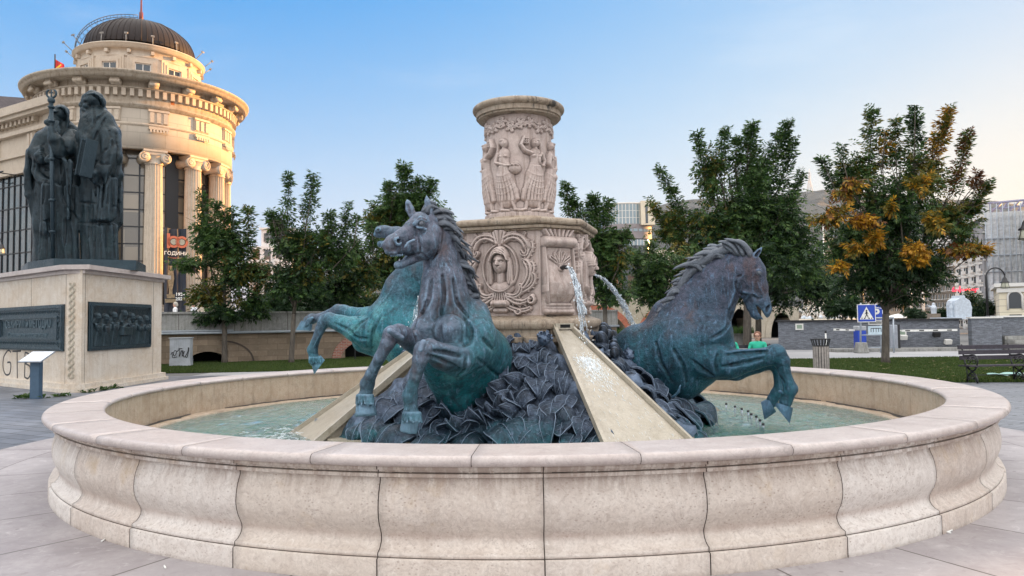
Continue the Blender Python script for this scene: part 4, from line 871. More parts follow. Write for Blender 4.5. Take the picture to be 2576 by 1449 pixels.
def strands(T, roots, tips, n, r0, r1, jit, seed, bend=.25, seg=10, lag=.10, wild=1.):
    """locks of a mane: from the root line to the tip line, both lists of (u, v, depth)"""
    rg = random.Random(seed); mb = MB(); L = lambda A, t: [A[int(min(t*(len(A)-1), len(A)-1.001))][i]*(1-(t*(len(A)-1)) % 1)+A[min(int(t*(len(A)-1))+1, len(A)-1)][i]*((t*(len(A)-1)) % 1) for i in range(3)]
    for q in range(n):
        t = min(.999, max(0, (q+rg.random())/n)); a = L(roots, t); b = L(tips, min(.999, max(0, t+lag+rg.uniform(-.03, .03)))); w = rg.uniform(-1, 1)*jit
        pa = T(a[0], a[1], a[2]+w)[0]; pb = T(b[0]+rg.uniform(-5, 5)*wild, b[1]+rg.uniform(-3, 6)*wild, b[2]+w*1.3)[0]; d = pb-pa; up = Vector((0, 0, 1))*d.length*bend*rg.uniform(.5, 1.3)
        sd_ = Vector((rg.uniform(-1, 1), rg.uniform(-1, 1), 0))*d.length*.13*wild; pts = []; rad = []; R0 = rg.uniform(r0*.7, r0*1.2); ph = rg.uniform(0, 6)
        for i in range(seg):
            s = i/(seg-1); pts.append(pa+d*s+up*math.sin(PI*s)*(1-.3*s)+sd_*math.sin(s*5+ph)*s); rad.append(R0*(1-s**2.2)**.5*(.7+.3*math.sin(PI*min(1, s*1.3)))+r1)
        mb.tube(pts, rad, 7, flat=.62)
    return mb
def eye(e, T, u, v, d, r, mat):
    p, m = T(u, v, d); b = MB().ball(p, r*m, seg=14, rings=8); a = [p+Vector((math.cos(R(q))*r*m*1.25, -r*m*.35, math.sin(R(q))*r*m*.95)) for q in range(0, 361, 30)]
    b.tube(a, r*m*.13, 6, caps=False); o = b.build('eye', mat); wp(o, e); return o
def hoof(mb, T, top, bot, r0, r1, lean=None):
    a, m = T(*top); b, _ = T(*bot); mb.tube([a, a.lerp(b, .15), a.lerp(b, .85), b, b], [r0*m*.92, r0*m, r1*m, r1*m*.98, .002], 20, flat=1)
def hoofw(T, ca, cb, heel, toe, lat, half):
    """wedge-shaped hoof: coronet from ca to cb, sole from heel to toe, seen from the side"""
    mb = MB(); P = []; side = (T(*ca, lat+1)[0]-T(*ca, lat)[0]).normalized(); rows = []
    for a, b, w in ((ca, cb, half*.80), (ca, cb, half*.86), (heel, toe, half), (heel, toe, half*.98), (heel, toe, .002)):
        A_, B_ = T(*a, lat)[0], T(*b, lat)[0]; c = (A_+B_)/2; r = (A_-B_)/2*(1 if w > .01 else .02); rows.append([c+r*math.cos(q)+side*w*math.sin(q) for q in np.linspace(0, 2*PI, 20, endpoint=False)])
    rows[1] = [p*.93+q*.07 for p, q in zip(rows[1], rows[2])]; rows[2] = [p*.04+q*.96 for p, q in zip(rows[1], rows[2])]
    return mb.grid(np.array([[tuple(rows[j][i]) for j in range(5)] for i in range(20)]), closed=True)
def horse_thing(label, base): return empty('horse_statue', base, 0, label, 'horse statue', 'rearing bronze horses round the pedestal')
# ---- the horse on the right, seen from its side
T = T_side(-16); tl = np.array([*(-np.array([dirs(-16)[1], -dirs(-16)[0]])), 0]); SQ = lambda f: (tl, f)
C = Clay(T)
C.c((1572, 930, 0, 70), (1625, 905, 0, 84), (1700, 880, 0, 98), (1765, 872, 0, 80), k=.06, sq=SQ(.82))
C.c((1545, 905, 0, 40), (1600, 870, 0, 50), k=.08, sq=SQ(.9)).c((1640, 960, 0, 55), (1715, 940, 0, 62), (1760, 925, 0, 48), k=.08, sq=SQ(.85))
C.c((1680, 800, 0, 46), (1730, 790, 0, 60), k=.08, sq=SQ(.5))
C.c((1735, 815, 0, 86), (1770, 765, 0, 70), (1806, 712, 0, 55), (1846, 682, 0, 46), (1868, 674, 0, 40), k=.07, sq=SQ(.5))
C.c((1790, 800, 0, 46), (1822, 745, 0, 22), (1842, 716, 0, 16), k=.06, sq=SQ(.7))
for sg in (-1, 1):
    C.c((1795, 850, sg*.15, 58), (1815, 872, sg*.14, 34), k=.05, sq=SQ(.7)); C.c((1716, 800, sg*.12, 34), (1770, 850, sg*.19, 50), k=.06, sq=SQ(.6))
    C.c((1768, 905, sg*.20, 46), (1800, 912, sg*.22, 40), k=.04, sq=SQ(.8))
C.c((1800, 845, 0, 44), (1812, 880, 0, 30), k=.05)
C.c((1876, 690, 0, 38), (1882, 712, 0, 33), k=.04, sq=SQ(.60)).c((1888, 666, 0, 27), (1900, 684, 0, 24), k=.04, sq=SQ(.85))
C.c((1903, 680, 0, 21), (1912, 720, 0, 18), (1921, 762, 0, 15), (1925, 778, 0, 17), k=.035, sq=SQ(.85)).c((1885, 728, 0, 24), (1905, 762, 0, 17), (1915, 778, 0, 16), k=.03, sq=SQ(.66))
C.c((1876, 742, 0, 12), (1888, 772, 0, 10), (1899, 790, 0, 11), (1904, 795, 0, 10), k=.02, sq=SQ(.85)).c((1926, 790, 0, 11), (1921, 797, 0, 8), k=.02)
C.c((1924, 801, 0, 4), (1912, 783, 0, 5), (1904, 770, 0, 3), k=.008, op='sub', sq=SQ(4))
for sg in (-1, 1):
    C.c((1895, 692, sg*.075, 7), (1906, 678, sg*.082, 7), (1914, 684, sg*.075, 5), k=.012).c((1872, 735, sg*.085, 4), (1896, 738, sg*.07, 2.5), (1918, 752, sg*.05, 2), k=.012)
    C.c((1932, 772, sg*.055, 5.5), (1929, 782, sg*.06, 3.5), k=.008, op='sub').c((1925, 768, sg*.052, 5), (1930, 764, sg*.045, 4), k=.01)
    C.c((1890, 660, sg*.05, 8), (1898, 645, sg*.055, 9), (1909, 632, sg*.055, 6), (1916, 623, sg*.05, 2.4), k=.012)
    C.c((1901, 643, sg*.075, 4), (1911, 631, sg*.07, 3), k=.008, op='sub')
    C.c((1850, 720, sg*.10, 5), (1835, 770, sg*.12, 4), k=.02)
near = [(1798, 905, -.24, 44), (1840, 914, -.25, 37), (1890, 905, -.24, 27), (1935, 896, -.22, 23), (1952, 890, -.21, 24), (1966, 908, -.21, 20), (1972, 930, -.21, 15), (1982, 960, -.20, 14), (1989, 978, -.20, 17), (1981, 1000, -.20, 14), (1976, 1012, -.20, 16)]
far = [(1798, 915, .22, 42), (1850, 925, .23, 32), (1900, 915, .23, 24), (1942, 908, .21, 20), (1955, 920, .20, 17), (1960, 950, .20, 12.5), (1960, 978, .20, 13), (1953, 990, .20, 14), (1944, 1004, .20, 13), (1941, 1012, .20, 14)]
C.c(*near, k=.022, sq=SQ(.8)).c(*far, k=.022, sq=SQ(.8))
for a, b in (((1830, 890), (1925, 880)), ((1835, 905), (1920, 893)), ((1832, 935), (1915, 908))): C.c((a[0], a[1], -.34, 9), (b[0], b[1], -.31, 5), k=.02)
C.c((1828, 898, -.42, 5), (1925, 888, -.36, 3), k=.015, op='sub').c((1822, 925, -.42, 5), (1910, 903, -.38, 3), k=.015, op='sub').c((1812, 884, -.40, 4), (1806, 940, -.40, 4), k=.04, op='sub').c((1735, 915, -.40, 5), (1790, 945, -.34, 5), k=.03, op='sub')
C.c((1955, 945, -.30, 4), (1970, 985, -.27, 4), k=.015, op='sub').c((1962, 985, -.25, 5), (1972, 992, -.22, 4), k=.01)
C.c((1690, 1000, -.36, 3), (1708, 985, -.38, 3), (1712, 968, -.40, 2), k=.012).c((1842, 790, -.08, 5), (1833, 840, -.12, 5), k=.02, op='sub')
C.etch([(1740, 905), (1765, 925), (1795, 945)], [(1806, 888), (1801, 915), (1804, 942)], [(1822, 893), (1870, 888), (1930, 884)], [(1815, 922), (1860, 915), (1912, 903)], [(1690, 870), (1720, 920), (1728, 965)], [(1845, 800), (1820, 835), (1790, 850)], [(1650, 860), (1662, 910), (1690, 960)], r=3.2, k=.02)
C.etch([(1853, 700), (1851, 722), (1858, 738), (1875, 744)], [(1893, 742), (1905, 752), (1918, 748)], [(1899, 676), (1908, 672), (1916, 676)], [(1955, 935), (1972, 960), (1978, 985)], [(1868, 690), (1850, 700)], r=2.2, k=.01)
C.etch([(1690, 1001), (1704, 990), (1711, 970)], [(1902, 700), (1910, 722), (1921, 742)], [(1870, 760), (1885, 740)], [(1836, 760), (1826, 790), (1822, 830)], [(1842, 905), (1880, 902), (1920, 893)], [(1968, 905), (1974, 935), (1986, 965)], r=2.2, op='add', k=.014, sink=1.5)
hr = horse_thing('dark bronze horse rearing to the right, head bowed, forelegs over the water', (2.4, 9.6, .6))
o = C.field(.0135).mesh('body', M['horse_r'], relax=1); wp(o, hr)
hm = hoofw(T, (1953, 1012), (1995, 1026), (1950, 1020), (1987, 1066), -.20, .085); wp(hm.build('hoof', M['horse_r']), hr)
hm = hoofw(T, (1933, 1002), (1953, 1036), (1914, 1011), (1923, 1056), .20, .085); wp(hm.build('hoof', M['horse_r']), hr)
eye(hr, T, 1909, 687, -.105, 5.5, M['mane'])
rt = [(1893, 648, 0), (1870, 645, 0), (1845, 640, 0), (1812, 650, 0), (1775, 676, 0), (1745, 705, 0), (1720, 740, 0), (1702, 775, 0), (1690, 800, 0)]
tp = [(1880, 618, 0), (1850, 606, 0), (1815, 607, 0), (1778, 622, 0), (1740, 648, 0), (1710, 672, 0), (1690, 712, 0), (1668, 760, 0), (1650, 800, 0)]
ridge = MB()
for w in (-.04, .04): ridge.tube([T((a[0]*.6+b[0]*.4), (a[1]*.6+b[1]*.4), w)[0] for a, b in zip(rt, tp)], [.02, .045, .06, .068, .068, .062, .055, .045, .02], 10)
mn = strands(T, rt, tp, 66, .046, .006, .105, 4, bend=.24, wild=1.7); mn.v, mn.f, mn.m, mn.sm = mn.v+ridge.v, mn.f+[tuple(len(mn.v)+i for i in f) for f in ridge.f], mn.m+ridge.m, mn.sm+ridge.sm
wp(mn.build('mane', M['mane']), hr)
wp(strands(T, [(1892, 640, -.03), (1898, 645, .03)], [(1912, 668, -.03), (1914, 664, .03)], 7, .018, .004, .02, 8, bend=.1).build('forelock', M['mane']), hr)
# ---- the horse behind the pedestal: the same cast turned round
rotm = Matrix.Translation((CX, CY, 0)) @ Matrix.Rotation(PI/2, 4, 'Z') @ Matrix.Translation((-CX, -CY, 0))
copy_thing(hr, rotm @ hr.location, PI/2, 'bronze horse rearing away on the far side, almost hidden behind the pedestal')
# ---- the front horse, head turned to the left
T = T_front(-106); C = Clay(T)
C.c((1108, 835, 2.36, 68), (1165, 868, 1.90, 88), (1205, 900, 1.50, 80), (1228, 935, 1.20, 66), k=.07)
C.c((1135, 915, 2.05, 62), (1178, 955, 1.66, 68), (1205, 985, 1.50, 62), k=.08).c((1090, 885, 2.38, 45), (1120, 940, 2.02, 48), (1148, 1000, 1.84, 46), (1165, 1030, 1.75, 40), k=.06)
C.c((1128, 805, 2.30, 76), (1118, 755, 2.36, 62), (1116, 710, 2.38, 53), (1110, 655, 2.36, 43), (1102, 605, 2.37, 35), (1092, 572, 2.42, 29), k=.06)
C.c((1086, 690, 2.52, 20), (1080, 760, 2.60, 26), (1078, 800, 2.62, 28), k=.04)
C.c((1072, 834, 2.66, 40), (1078, 856, 2.67, 34), k=.02).c((1130, 836, 2.62, 46), (1138, 860, 2.62, 38), k=.02)       # breast muscles
C.c((1103, 800, 2.80, 7), (1106, 875, 2.80, 9), k=.03, op='sub').c((1060, 790, 2.72, 5), (1085, 775, 2.78, 5), k=.03, op='sub').c((1150, 800, 2.66, 5), (1130, 775, 2.70, 5), k=.03, op='sub').c((1110, 700, 2.78, 4), (1100, 775, 2.80, 5), k=.03, op='sub').c((1160, 790, 2.62, 6), (1172, 850, 2.68, 7), (1160, 872, 2.72, 6), k=.03, op='sub').c((1060, 872, 2.66, 26), (1160, 878, 2.55, 30), k=.04)
C.c((1185, 800, 2.15, 50), (1195, 845, 2.28, 52), (1178, 880, 2.38, 46), k=.05)
C.c((1082, 590, 2.52, 33), (1072, 612, 2.58, 36), (1064, 624, 2.60, 31), k=.012)                                         # cheek
C.c((1078, 562, 2.50, 26), (1058, 562, 2.58, 27), (1040, 578, 2.64, 25), (1012, 596, 2.74, 20), (988, 610, 2.82, 19), (981, 618, 2.85, 19), k=.03)
C.c((1052, 608, 2.60, 26), (1022, 622, 2.70, 19), (992, 630, 2.80, 15), k=.03).c((976, 632, 2.88, 9), (992, 638, 2.86, 8), k=.015)
C.c((1058, 641, 2.58, 15), (1032, 655, 2.66, 11), (1010, 665, 2.76, 10), (1000, 667, 2.80, 10), k=.02)
C.c((972, 651, 2.80, 8), (1000, 650, 2.76, 8), (1026, 644, 2.72, 4), k=.008, op='sub').c((972, 651, 2.88, 8), (1000, 649, 2.84, 8), (1026, 643, 2.80, 4), k=.008, op='sub').c((976, 651, 2.95, 8), (1005, 649, 2.92, 7), (1024, 643, 2.86, 3.5), k=.008, op='sub')
C.c((998, 604, 2.89, 9), (1002, 611, 2.89, 9), k=.02).c((1005, 606, 2.97, 7.5), (1002, 606, 2.85, 5), k=.004, op='sub')
C.c((966, 612, 2.9, 6), (962, 618, 2.88, 5), k=.012)
C.c((1044, 563, 2.76, 7), (1058, 549, 2.74, 6), (1072, 555, 2.70, 6), k=.014).c((1050, 572, 2.76, 4), (1070, 576, 2.72, 5), k=.012)
C.c((1060, 563, 2.80, 8), k=.008, op='sub')
C.c((1018, 622, 2.90, 3), (1032, 606, 2.86, 3), (1044, 602, 2.84, 2.5), k=.01).c((1050, 600, 2.86, 3), (1056, 632, 2.78, 3), k=.012, op='sub').c((1040, 590, 2.85, 3), (1028, 600, 2.87, 4), k=.02, op='sub')
C.c((1106, 575, 2.60, 4), (1109, 605, 2.60, 4), (1103, 632, 2.60, 4), (1086, 656, 2.60, 4), k=.02, op='sub')
for (a, b, c_), x in ((((1084, 556), (1078, 528), (1073, 492)), 2.52), (((1040, 548), (1031, 526), (1024, 502)), 2.50)):
    C.c((a[0], a[1], x, 9), (b[0], b[1], x, 11), (b[0]*.4+c_[0]*.6, b[1]*.4+c_[1]*.6, x, 7.5), (c_[0], c_[1], x, 2.2), k=.012)
    C.c((b[0]-1, b[1]+8, x+.055, 6), (b[0]*.5+c_[0]*.5-1, b[1]*.5+c_[1]*.5, x+.05, 4.5), k=.008, op='sub')
C.c((1075, 545, 2.46, 15), (1052, 545, 2.5, 12), k=.03)
A_ = [(1072, 872, 2.45, 38), (1035, 856, 2.80, 28), (1003, 838, 3.05, 23), (986, 842, 3.16, 22.5), (976, 862, 3.20, 18), (955, 900, 3.20, 14), (934, 940, 3.16, 14), (924, 966, 3.12, 18), (922, 985, 3.12, 15), (918, 1000, 3.14, 21)]
B_ = [(1190, 880, 2.32, 50), (1150, 905, 2.66, 43), (1110, 896, 2.95, 33), (1080, 878, 3.16, 26), (1066, 882, 3.22, 25), (1058, 902, 3.25, 20), (1046, 945, 3.25, 15), (1036, 975, 3.22, 15), (1031, 995, 3.20, 19), (1033, 1022, 3.20, 16), (1034, 1042, 3.22, 22)]
C.c(*A_, k=.022).c(*B_, k=.022)
C.c((1010, 850, 3.22, 8), (980, 832, 3.32, 8), k=.015).c((1065, 862, 3.36, 9), (1058, 880, 3.4, 7), k=.015)
for a, b, x0, x1 in (((1165, 890), (1095, 874), 2.83, 3.16), ((1168, 912), (1100, 894), 2.84, 3.12)): C.c((*a, x0, 17), (*b, x1, 11), k=.04)
for a, b, x0, x1 in (((1165, 903), (1098, 885), 3.08, 3.34), ((1158, 923), (1104, 905), 3.04, 3.28)): C.c((*a, x0, 3), (*b, x1, 2), k=.02, op='sub')
C.c((1190, 925, 2.64, 5), (1165, 952, 2.64, 5), k=.04, op='sub')
C.c((1040, 930, 3.40, 3), (1030, 985, 3.38, 3), k=.015, op='sub').c((948, 895, 3.34, 3), (928, 950, 3.3, 3), k=.015, op='sub')
for (u0, v0, x, r, n_) in ((918, 1008, 3.14, 23, 9), (1036, 1052, 3.22, 25, 10)):      # hair over the hooves
    for q in range(n_): a = PI*(q+.5)/n_; C.c((u0-math.cos(a)*r*.8, v0-12, x+.05+math.sin(a)*.06, 5.5), (u0-math.cos(a)*r, v0+8+4*(q % 2), x+.07+math.sin(a)*.07, 3), k=.012)

C.etch([(1075, 893), (1110, 905), (1158, 927)], [(1086, 882), (1120, 886), (1158, 896)], [(1172, 902), (1168, 930), (1150, 950)], [(1168, 798), (1186, 830), (1184, 862), (1160, 874)], [(1048, 790), (1040, 830), (1050, 862)], [(1112, 690), (1118, 740), (1108, 800)], [(1140, 700), (1150, 760), (1180, 800)], [(1085, 700), (1080, 750), (1062, 790)], [(1200, 900), (1235, 930), (1262, 950)], [(1215, 850), (1240, 880)], r=2.7, k=.025)
C.etch([(1086, 655), (1098, 640), (1106, 615), (1106, 585)], [(1052, 598), (1057, 620), (1056, 636)], [(1036, 640), (1060, 636), (1080, 652)], [(1050, 577), (1062, 578), (1074, 570)], [(1048, 552), (1062, 547), (1076, 556)], [(970, 641), (990, 640), (1020, 637)], r=2.0, k=.008)
C.etch([(1018, 622), (1026, 610), (1044, 603), (1052, 588)], [(1000, 596), (1012, 592)], [(1060, 905), (1052, 940), (1042, 970)], [(960, 890), (945, 925), (932, 955)], [(1120, 700), (1128, 770), (1140, 800)], [(1100, 720), (1098, 770)], [(1075, 886), (1082, 870)], [(1235, 925), (1262, 960), (1270, 985)], r=2.0, op='add', k=.012, sink=1.)
hf_ = horse_thing('front bronze horse rearing towards the viewer with open mouth and head turned left', (-.4, 8.0, .5))
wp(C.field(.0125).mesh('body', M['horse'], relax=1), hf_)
hm = MB(); hoof(hm, T, (919, 1004, 3.15), (921, 1046, 3.17), 22, 27); wp(hm.build('hoof', M['horse']), hf_)
hm = MB(); hoof(hm, T, (1034, 1050, 3.23), (1027, 1086, 3.23), 21, 22); wp(hm.build('hoof', M['horse']), hf_)
eye(hf_, T, 1060, 563, 2.735, 8, M['mane'])
tb = MB()
for q in range(6): p, m_ = T(984+q*5.5, 643-q*.3, 2.86-q*.01); tb.ball(p, 2.6*m_, seg=6, rings=5, sc=(1, 1, 1.4))
wp(tb.build('teeth', M['horse']), hf_)
rt = [(1082, 540, 2.48), (1100, 560, 2.46), (1112, 585, 2.42), (1125, 620, 2.36), (1142, 665, 2.3), (1158, 710, 2.22), (1172, 750, 2.15), (1180, 775, 2.1)]
tp = [(1100, 532, 2.42), (1135, 545, 2.38), (1155, 575, 2.35), (1166, 622, 2.26), (1180, 668, 2.2), (1186, 708, 2.1), (1200, 748, 2.0), (1210, 775, 1.95)]
rd = MB().tube([T((a[0]+b[0])/2-4, (a[1]+b[1])/2, (a[2]+b[2])/2-.02)[0] for a, b in zip(rt, tp)], [.02, .045, .055, .052, .052, .05, .045, .03], 10)
mn = strands(T, rt, tp, 60, .040, .006, .06, 14, bend=.35, wild=2.6); mn.v, mn.f, mn.m, mn.sm = mn.v+rd.v, mn.f+[tuple(len(mn.v)+i for i in f) for f in rd.f], mn.m+rd.m, mn.sm+rd.sm
wp(mn.build('mane', M['mane']), hf_)
wp(strands(T, [(1075, 538, 2.55), (1060, 536, 2.56)], [(1090, 522, 2.5), (1112, 530, 2.46)], 12, .024, .005, .03, 16, bend=.5).build('forelock', M['mane']), hf_)
# ---- the left horse, head thrown up behind the front one
T = T_side(164); tl2 = np.array([*dirs(-106), 0]); SQ = lambda f: (tl2, f); C = Clay(T)
C.c((935, 828, 0, 46), (985, 825, 0, 74), (1050, 850, 0, 88), (1120, 905, 0, 84), k=.07, sq=SQ(.82)).c((925, 805, 0, 34), (920, 840, 0, 36), k=.05, sq=SQ(.9))
C.c((1000, 790, 0, 66), (1020, 735, 0, 56), (1052, 680, 0, 46), (1075, 625, 0, 38), (1070, 600, 0, 34), k=.06, sq=SQ(.55))
C.c((1066, 604, 0, 32), (1030, 598, 0, 26), (1000, 590, 0, 19), (968, 583, 0, 15), (956, 582, 0, 14.5), k=.03, sq=SQ(.75)).c((1048, 622, 0, 18), (1010, 618, 0, 12), (962, 612, 0, 8), (956, 614, 0, 8), k=.02, sq=SQ(.8))
C.c((946, 590, 0, 7), (954, 594, 0, 6), k=.015, sq=SQ(1.2)).c((948, 602, 0, 3.5), (985, 603, 0, 4), k=.008, op='sub', sq=SQ(4)).c((951, 578, .07, 6.5), (955, 578, .07, 6), k=.01).c((950, 578, .11, 5), k=.006, op='sub')
n1 = [(925, 835, .18, 44), (895, 828, .22, 32), (860, 815, .22, 22), (828, 804, .2, 18), (816, 808, .2, 17), (806, 826, .2, 12.5), (792, 862, .2, 10.5), (786, 880, .2, 13.5), (789, 897, .2, 12), (792, 906, .2, 16)]
n2 = [(920, 805, -.18, 34), (890, 795, -.2, 22), (865, 784, -.2, 17), (850, 782, -.2, 16.5), (830, 790, -.2, 12), (800, 800, -.2, 10.5), (785, 802, -.2, 13), (775, 806, -.2, 12)]
C.c(*n1, k=.022, sq=SQ(.85)).c(*n2, k=.022, sq=SQ(.85)).c((915, 860, 0, 28), (960, 868, 0, 34), k=.06)
for q in range(6): C.c((780+q*5, 900, .27, 4), (778+q*6, 912+3*(q % 2), .28, 2.5), k=.01)
for q in range(6): C.c((785-q*2, 800+q*3, -.1, 4), (774-q*2, 803+q*4, -.1, 2.5), k=.01)
C.c((905, 800, .24, 5), (925, 860, .26, 6), k=.03, op='sub').c((880, 838, .40, 4), (910, 815, .42, 4), k=.02, op='sub')
C.etch([(893, 830), (905, 812), (925, 800)], [(880, 838), (900, 850), (925, 852)], [(840, 812), (870, 826), (888, 838)], [(960, 790), (940, 830), (935, 865)], r=3.2, k=.02).etch([(820, 815), (800, 850), (788, 875)], [(1000, 700), (975, 745), (945, 780)], r=2, op='add', k=.012, sink=1.)
hl = horse_thing('left bronze horse leaping away to the left with its forelegs stretched over the basin', (-2.2, 10.9, .6))
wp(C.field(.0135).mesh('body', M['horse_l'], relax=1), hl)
hm = hoofw(T, (807, 894), (780, 902), (817, 906), (790, 942), .2, .085); wp(hm.build('hoof', M['horse_l']), hl)
hm = hoofw(T, (786, 816), (758, 806), (784, 832), (744, 830), -.2, .085); wp(hm.build('hoof', M['horse_l']), hl)
rt = [(1080, 580, 0), (1095, 610, 0), (1085, 660, 0), (1065, 710, 0), (1050, 760, 0)]; tp = [(1110, 575, 0), (1140, 620, 0), (1135, 680, 0), (1115, 730, 0), (1090, 790, 0)]
wp(strands(T, rt, tp, 40, .032, .006, .09, 24).build('mane', M['mane']), hl)
# ------------------------------------------------------------- the domed rotunda on the left and its wing
RX, RY = -27.45, 55.0; rdist = math.hypot(RX, RY); rv = (RX/rdist, RY/rdist)
def zr(v, r): y = RY-rv[1]*r; return float(at(345, v, y).z)
rot_ = empty('rotunda', (RX, RY, 0), math.atan2(-rv[1], -rv[0]), 'round classical building with dark ribbed dome, ionic columns and a wide bracketed cornice', 'building')
FR = rot_.rotation_euler.z                                        # local +X looks at the viewer
zt, zc0 = zr(172, 7.3), zr(178, 7.5); zs = zr(372, 6.4); zb = 2.6
L_ = lambda prof, m, name, seg=96, par=rot_, **k: MB().lathe(prof, seg).build(name, m, par, **k)
z = {n: zr(v, r) for n, (v, r) in dict(ct=(176, 7.6), cb=(196, 7.5), dt=(229, 6.5), db=(244, 6.5), mb=(262, 6.6), bd=(312, 6.45), sf=(373, 6.4), dt2=(105, 4.9), db2=(119, 4.9), dome=(100, 4)).items()}
t = NT('ashlar_facade'); x, y, zz_ = t.sep(); ang_ = t.math('ARCTAN2', y, x); vec = t.comb(t.math('MULTIPLY', ang_, 6.4), t.math('ADD', zz_, .12), 0)
b = t.brick(vec, 1, 1.55, .92, .012, .86, 1.0, .55); n = t.noise(.5, 5, .6); n2 = t.noise(6, 5, .7, vec=t.map((1, 1, .15)))
c = t.mix(n, (.48, .405, .32), (.57, .495, .41)); c = t.mix(t.ramp(n2, [(.52, 0), (.75, .35)]), c, (.36, .29, .22)); M['ashlar'] = t.fin(t.mix(1.0, c, b[0], 'MULTIPLY'), .75)
L_([(5.9, z['sf']+.02), (6.33, z['sf']), (6.40, z['sf']+.003), (6.40, z['bd']-.12)], M['ashlar'], 'lower_frieze')
L_([(6.40, z['bd']-.12), (6.44, z['bd']-.10), (6.50, z['bd']-.02), (6.50, z['bd']+.08), (6.40, z['bd']+.1)], M['facade'], 'band')
L_([(6.38, z['bd']+.1), (6.38, z['mb']-.25)], M['ashlar'], 'upper_frieze')
L_([(6.38, z['mb']-.25), (6.45, z['mb']-.22), (6.62, z['mb']-.05), (6.66, z['mb']+.05), (6.45, z['mb']+.12), (6.42, z['db']-.05), (6.42, z['dt']+.05), (6.72, z['dt']+.1), (6.75, z['dt']+.18), (6.5, z['dt']+.3), (6.5, z['cb']+.05), (7.20, z['cb']+.1), (7.38, z['cb']+.02), (7.40, z['cb']+.22), (7.50, z['cb']+.3), (7.60, z['ct']-.12), (7.62, z['ct']-.02), (7.50, z['ct']), (7.2, z['ct']-.05), (4.0, z['ct']-.35)], M['facade_dk'], 'cornice')
mb = MB()
for i in range(84):
    a = 2*PI*i/84; Mr = Matrix.Rotation(a, 4, 'Z'); mb.box(6.40, 6.70, -.125, .125, z['db'], z['dt']+.08, 0, Mr)
mb.build('dentils', M['facade'], rot_)
br0 = MB(); n_ = 19
def bracket(): 
    b = MB(); h = z['cb']-z['dt']-.25; P = []
    for s in (-.27, .27):
        for i, (r, q) in enumerate(((6.48, z['dt']+.32), (6.62, z['dt']+.28), (6.72, z['dt']+.42), (6.70, z['dt']+.62), (6.86, z['cb']-.22), (7.05, z['cb']-.25), (7.14, z['cb']-.12), (7.14, z['cb']+.09), (6.48, z['cb']+.06))): P.append((r, s, q))
    k = 9; b.add(P, [tuple(range(k-1, -1, -1)), tuple(range(k, 2*k))]+[(i, (i+1) % k, k+(i+1) % k, k+i) for i in range(k)])
    b.tube([(6.68, -.31, z['dt']+.40), (6.68, .31, z['dt']+.40)], .19, 12); b.tube([(7.06, -.31, z['cb']-.17), (7.06, .31, z['cb']-.17)], .13, 12); return b
for i in range(n_):
    a = 2*PI*(i+.35)/n_
    if math.cos(a) > -.35: bracket().build('bracket', M['facade'], rot_, M=Matrix.Rotation(a, 4, 'Z'))
# triglyph blocks on the frieze
for i, dg in enumerate((-42, -16, 10, 37, 63.5, 88)):
    b = MB(); Mr = Matrix.Rotation(R(dg), 4, 'Z'); z0, z1 = z['bd']+.12, z['mb']-.26
    b.box(6.34, 6.46, -.62, .62, z0, z1, 0, Mr)
    for s in (-.42, 0, .42): b.box(6.461, 6.54, s-.13, s+.13, z0+.05, z1-.18, 0, Mr)
    b.box(6.34, 6.56, -.66, .66, z1-.14, z1+.01, 0, Mr).box(6.40, 6.58, -.62, .62, z['bd']-.30, z['bd']-.121, 0, Mr)
    for q in range(6): b.box(6.58, 6.64, -.56+.2*q, -.44+.2*q, z['bd']-.50, z['bd']-.301, 0, Mr)
    b.build('triglyph', M['facade'], rot_)
MB().add([(0, 0, 0)], []).v
t = NT('rust_streak'); M['rust'] = plain('rust_stain', (.38, .13, .05), .9, var=.3)
MB().box(6.425, 6.431, -.03, .22, z['db']-.5, z['dt'], 0, Matrix.Rotation(R(17), 4, 'Z')).build('rust_stain', M['rust'], rot_)
# upper drum with windows
zd0 = z['ct']-.4
L_([(4.02, zd0), (4.02, z['db2'])], M['ashlar'], 'upper_drum')
L_([(4.02, z['db2']-.5), (4.12, z['db2']-.42), (4.15, z['db2']-.35), (4.08, z['db2']-.3), (4.06, z['db2']-.0), (4.20, z['db2']+.10), (4.32, z['db2']+.10), (4.34, z['db2']+.32), (4.42, z['db2']+.40), (4.45, z['dt2']+.05), (4.38, z['dt2']+.12), (3.7, z['dt2']+.3)], M['facade'], 'drum_cornice')
for i in range(18): MB().box(4.05, 4.34, -.11, .11, z['db2']-.22, z['db2']+.02, 0, Matrix.Rotation(2*PI*(i+.5)/18, 4, 'Z')).build('drum_bracket', M['facade'], rot_)
wz0, wz1 = zr(184, 4.0), zr(160, 4.0)-.14
for i in range(12):
    dg = 2+30*i; Mr = Matrix.Rotation(R(dg), 4, 'Z')
    if math.cos(R(dg)) < -.2: continue
    w = MB()
    for k, (a, h, d) in enumerate(((.98, .62, .07), (.82, .46, .12), (.66, .3, .17))):
        w.box(3.9, 4.02+d, -a, -a+.16, wz0, wz1+h, 0, Mr).box(3.9, 4.02+d, a-.16, a, wz0, wz1+h, 0, Mr).box(3.9, 4.02+d, -a+.16, a-.16, wz1+h-.16, wz1+h, 0, Mr)
    w.build('window_surround', M['facade'], rot_)
    fr = MB().box(3.9, 4.045, -.5, .5, wz0, wz1+.14, 0, Mr).build('window', M['win'], rot_)
    MB().box(4.046, 4.08, -.03, .03, wz0, wz1+.14, 0, Mr).box(4.046, 4.08, -.5, -.44, wz0, wz1+.14, 0, Mr).box(4.046, 4.08, .44, .5, wz0, wz1+.14, 0, Mr).box(4.046, 4.08, -.44, .44, wz1+.08, wz1+.14, 0, Mr).build('frame', M['trim'], fr)
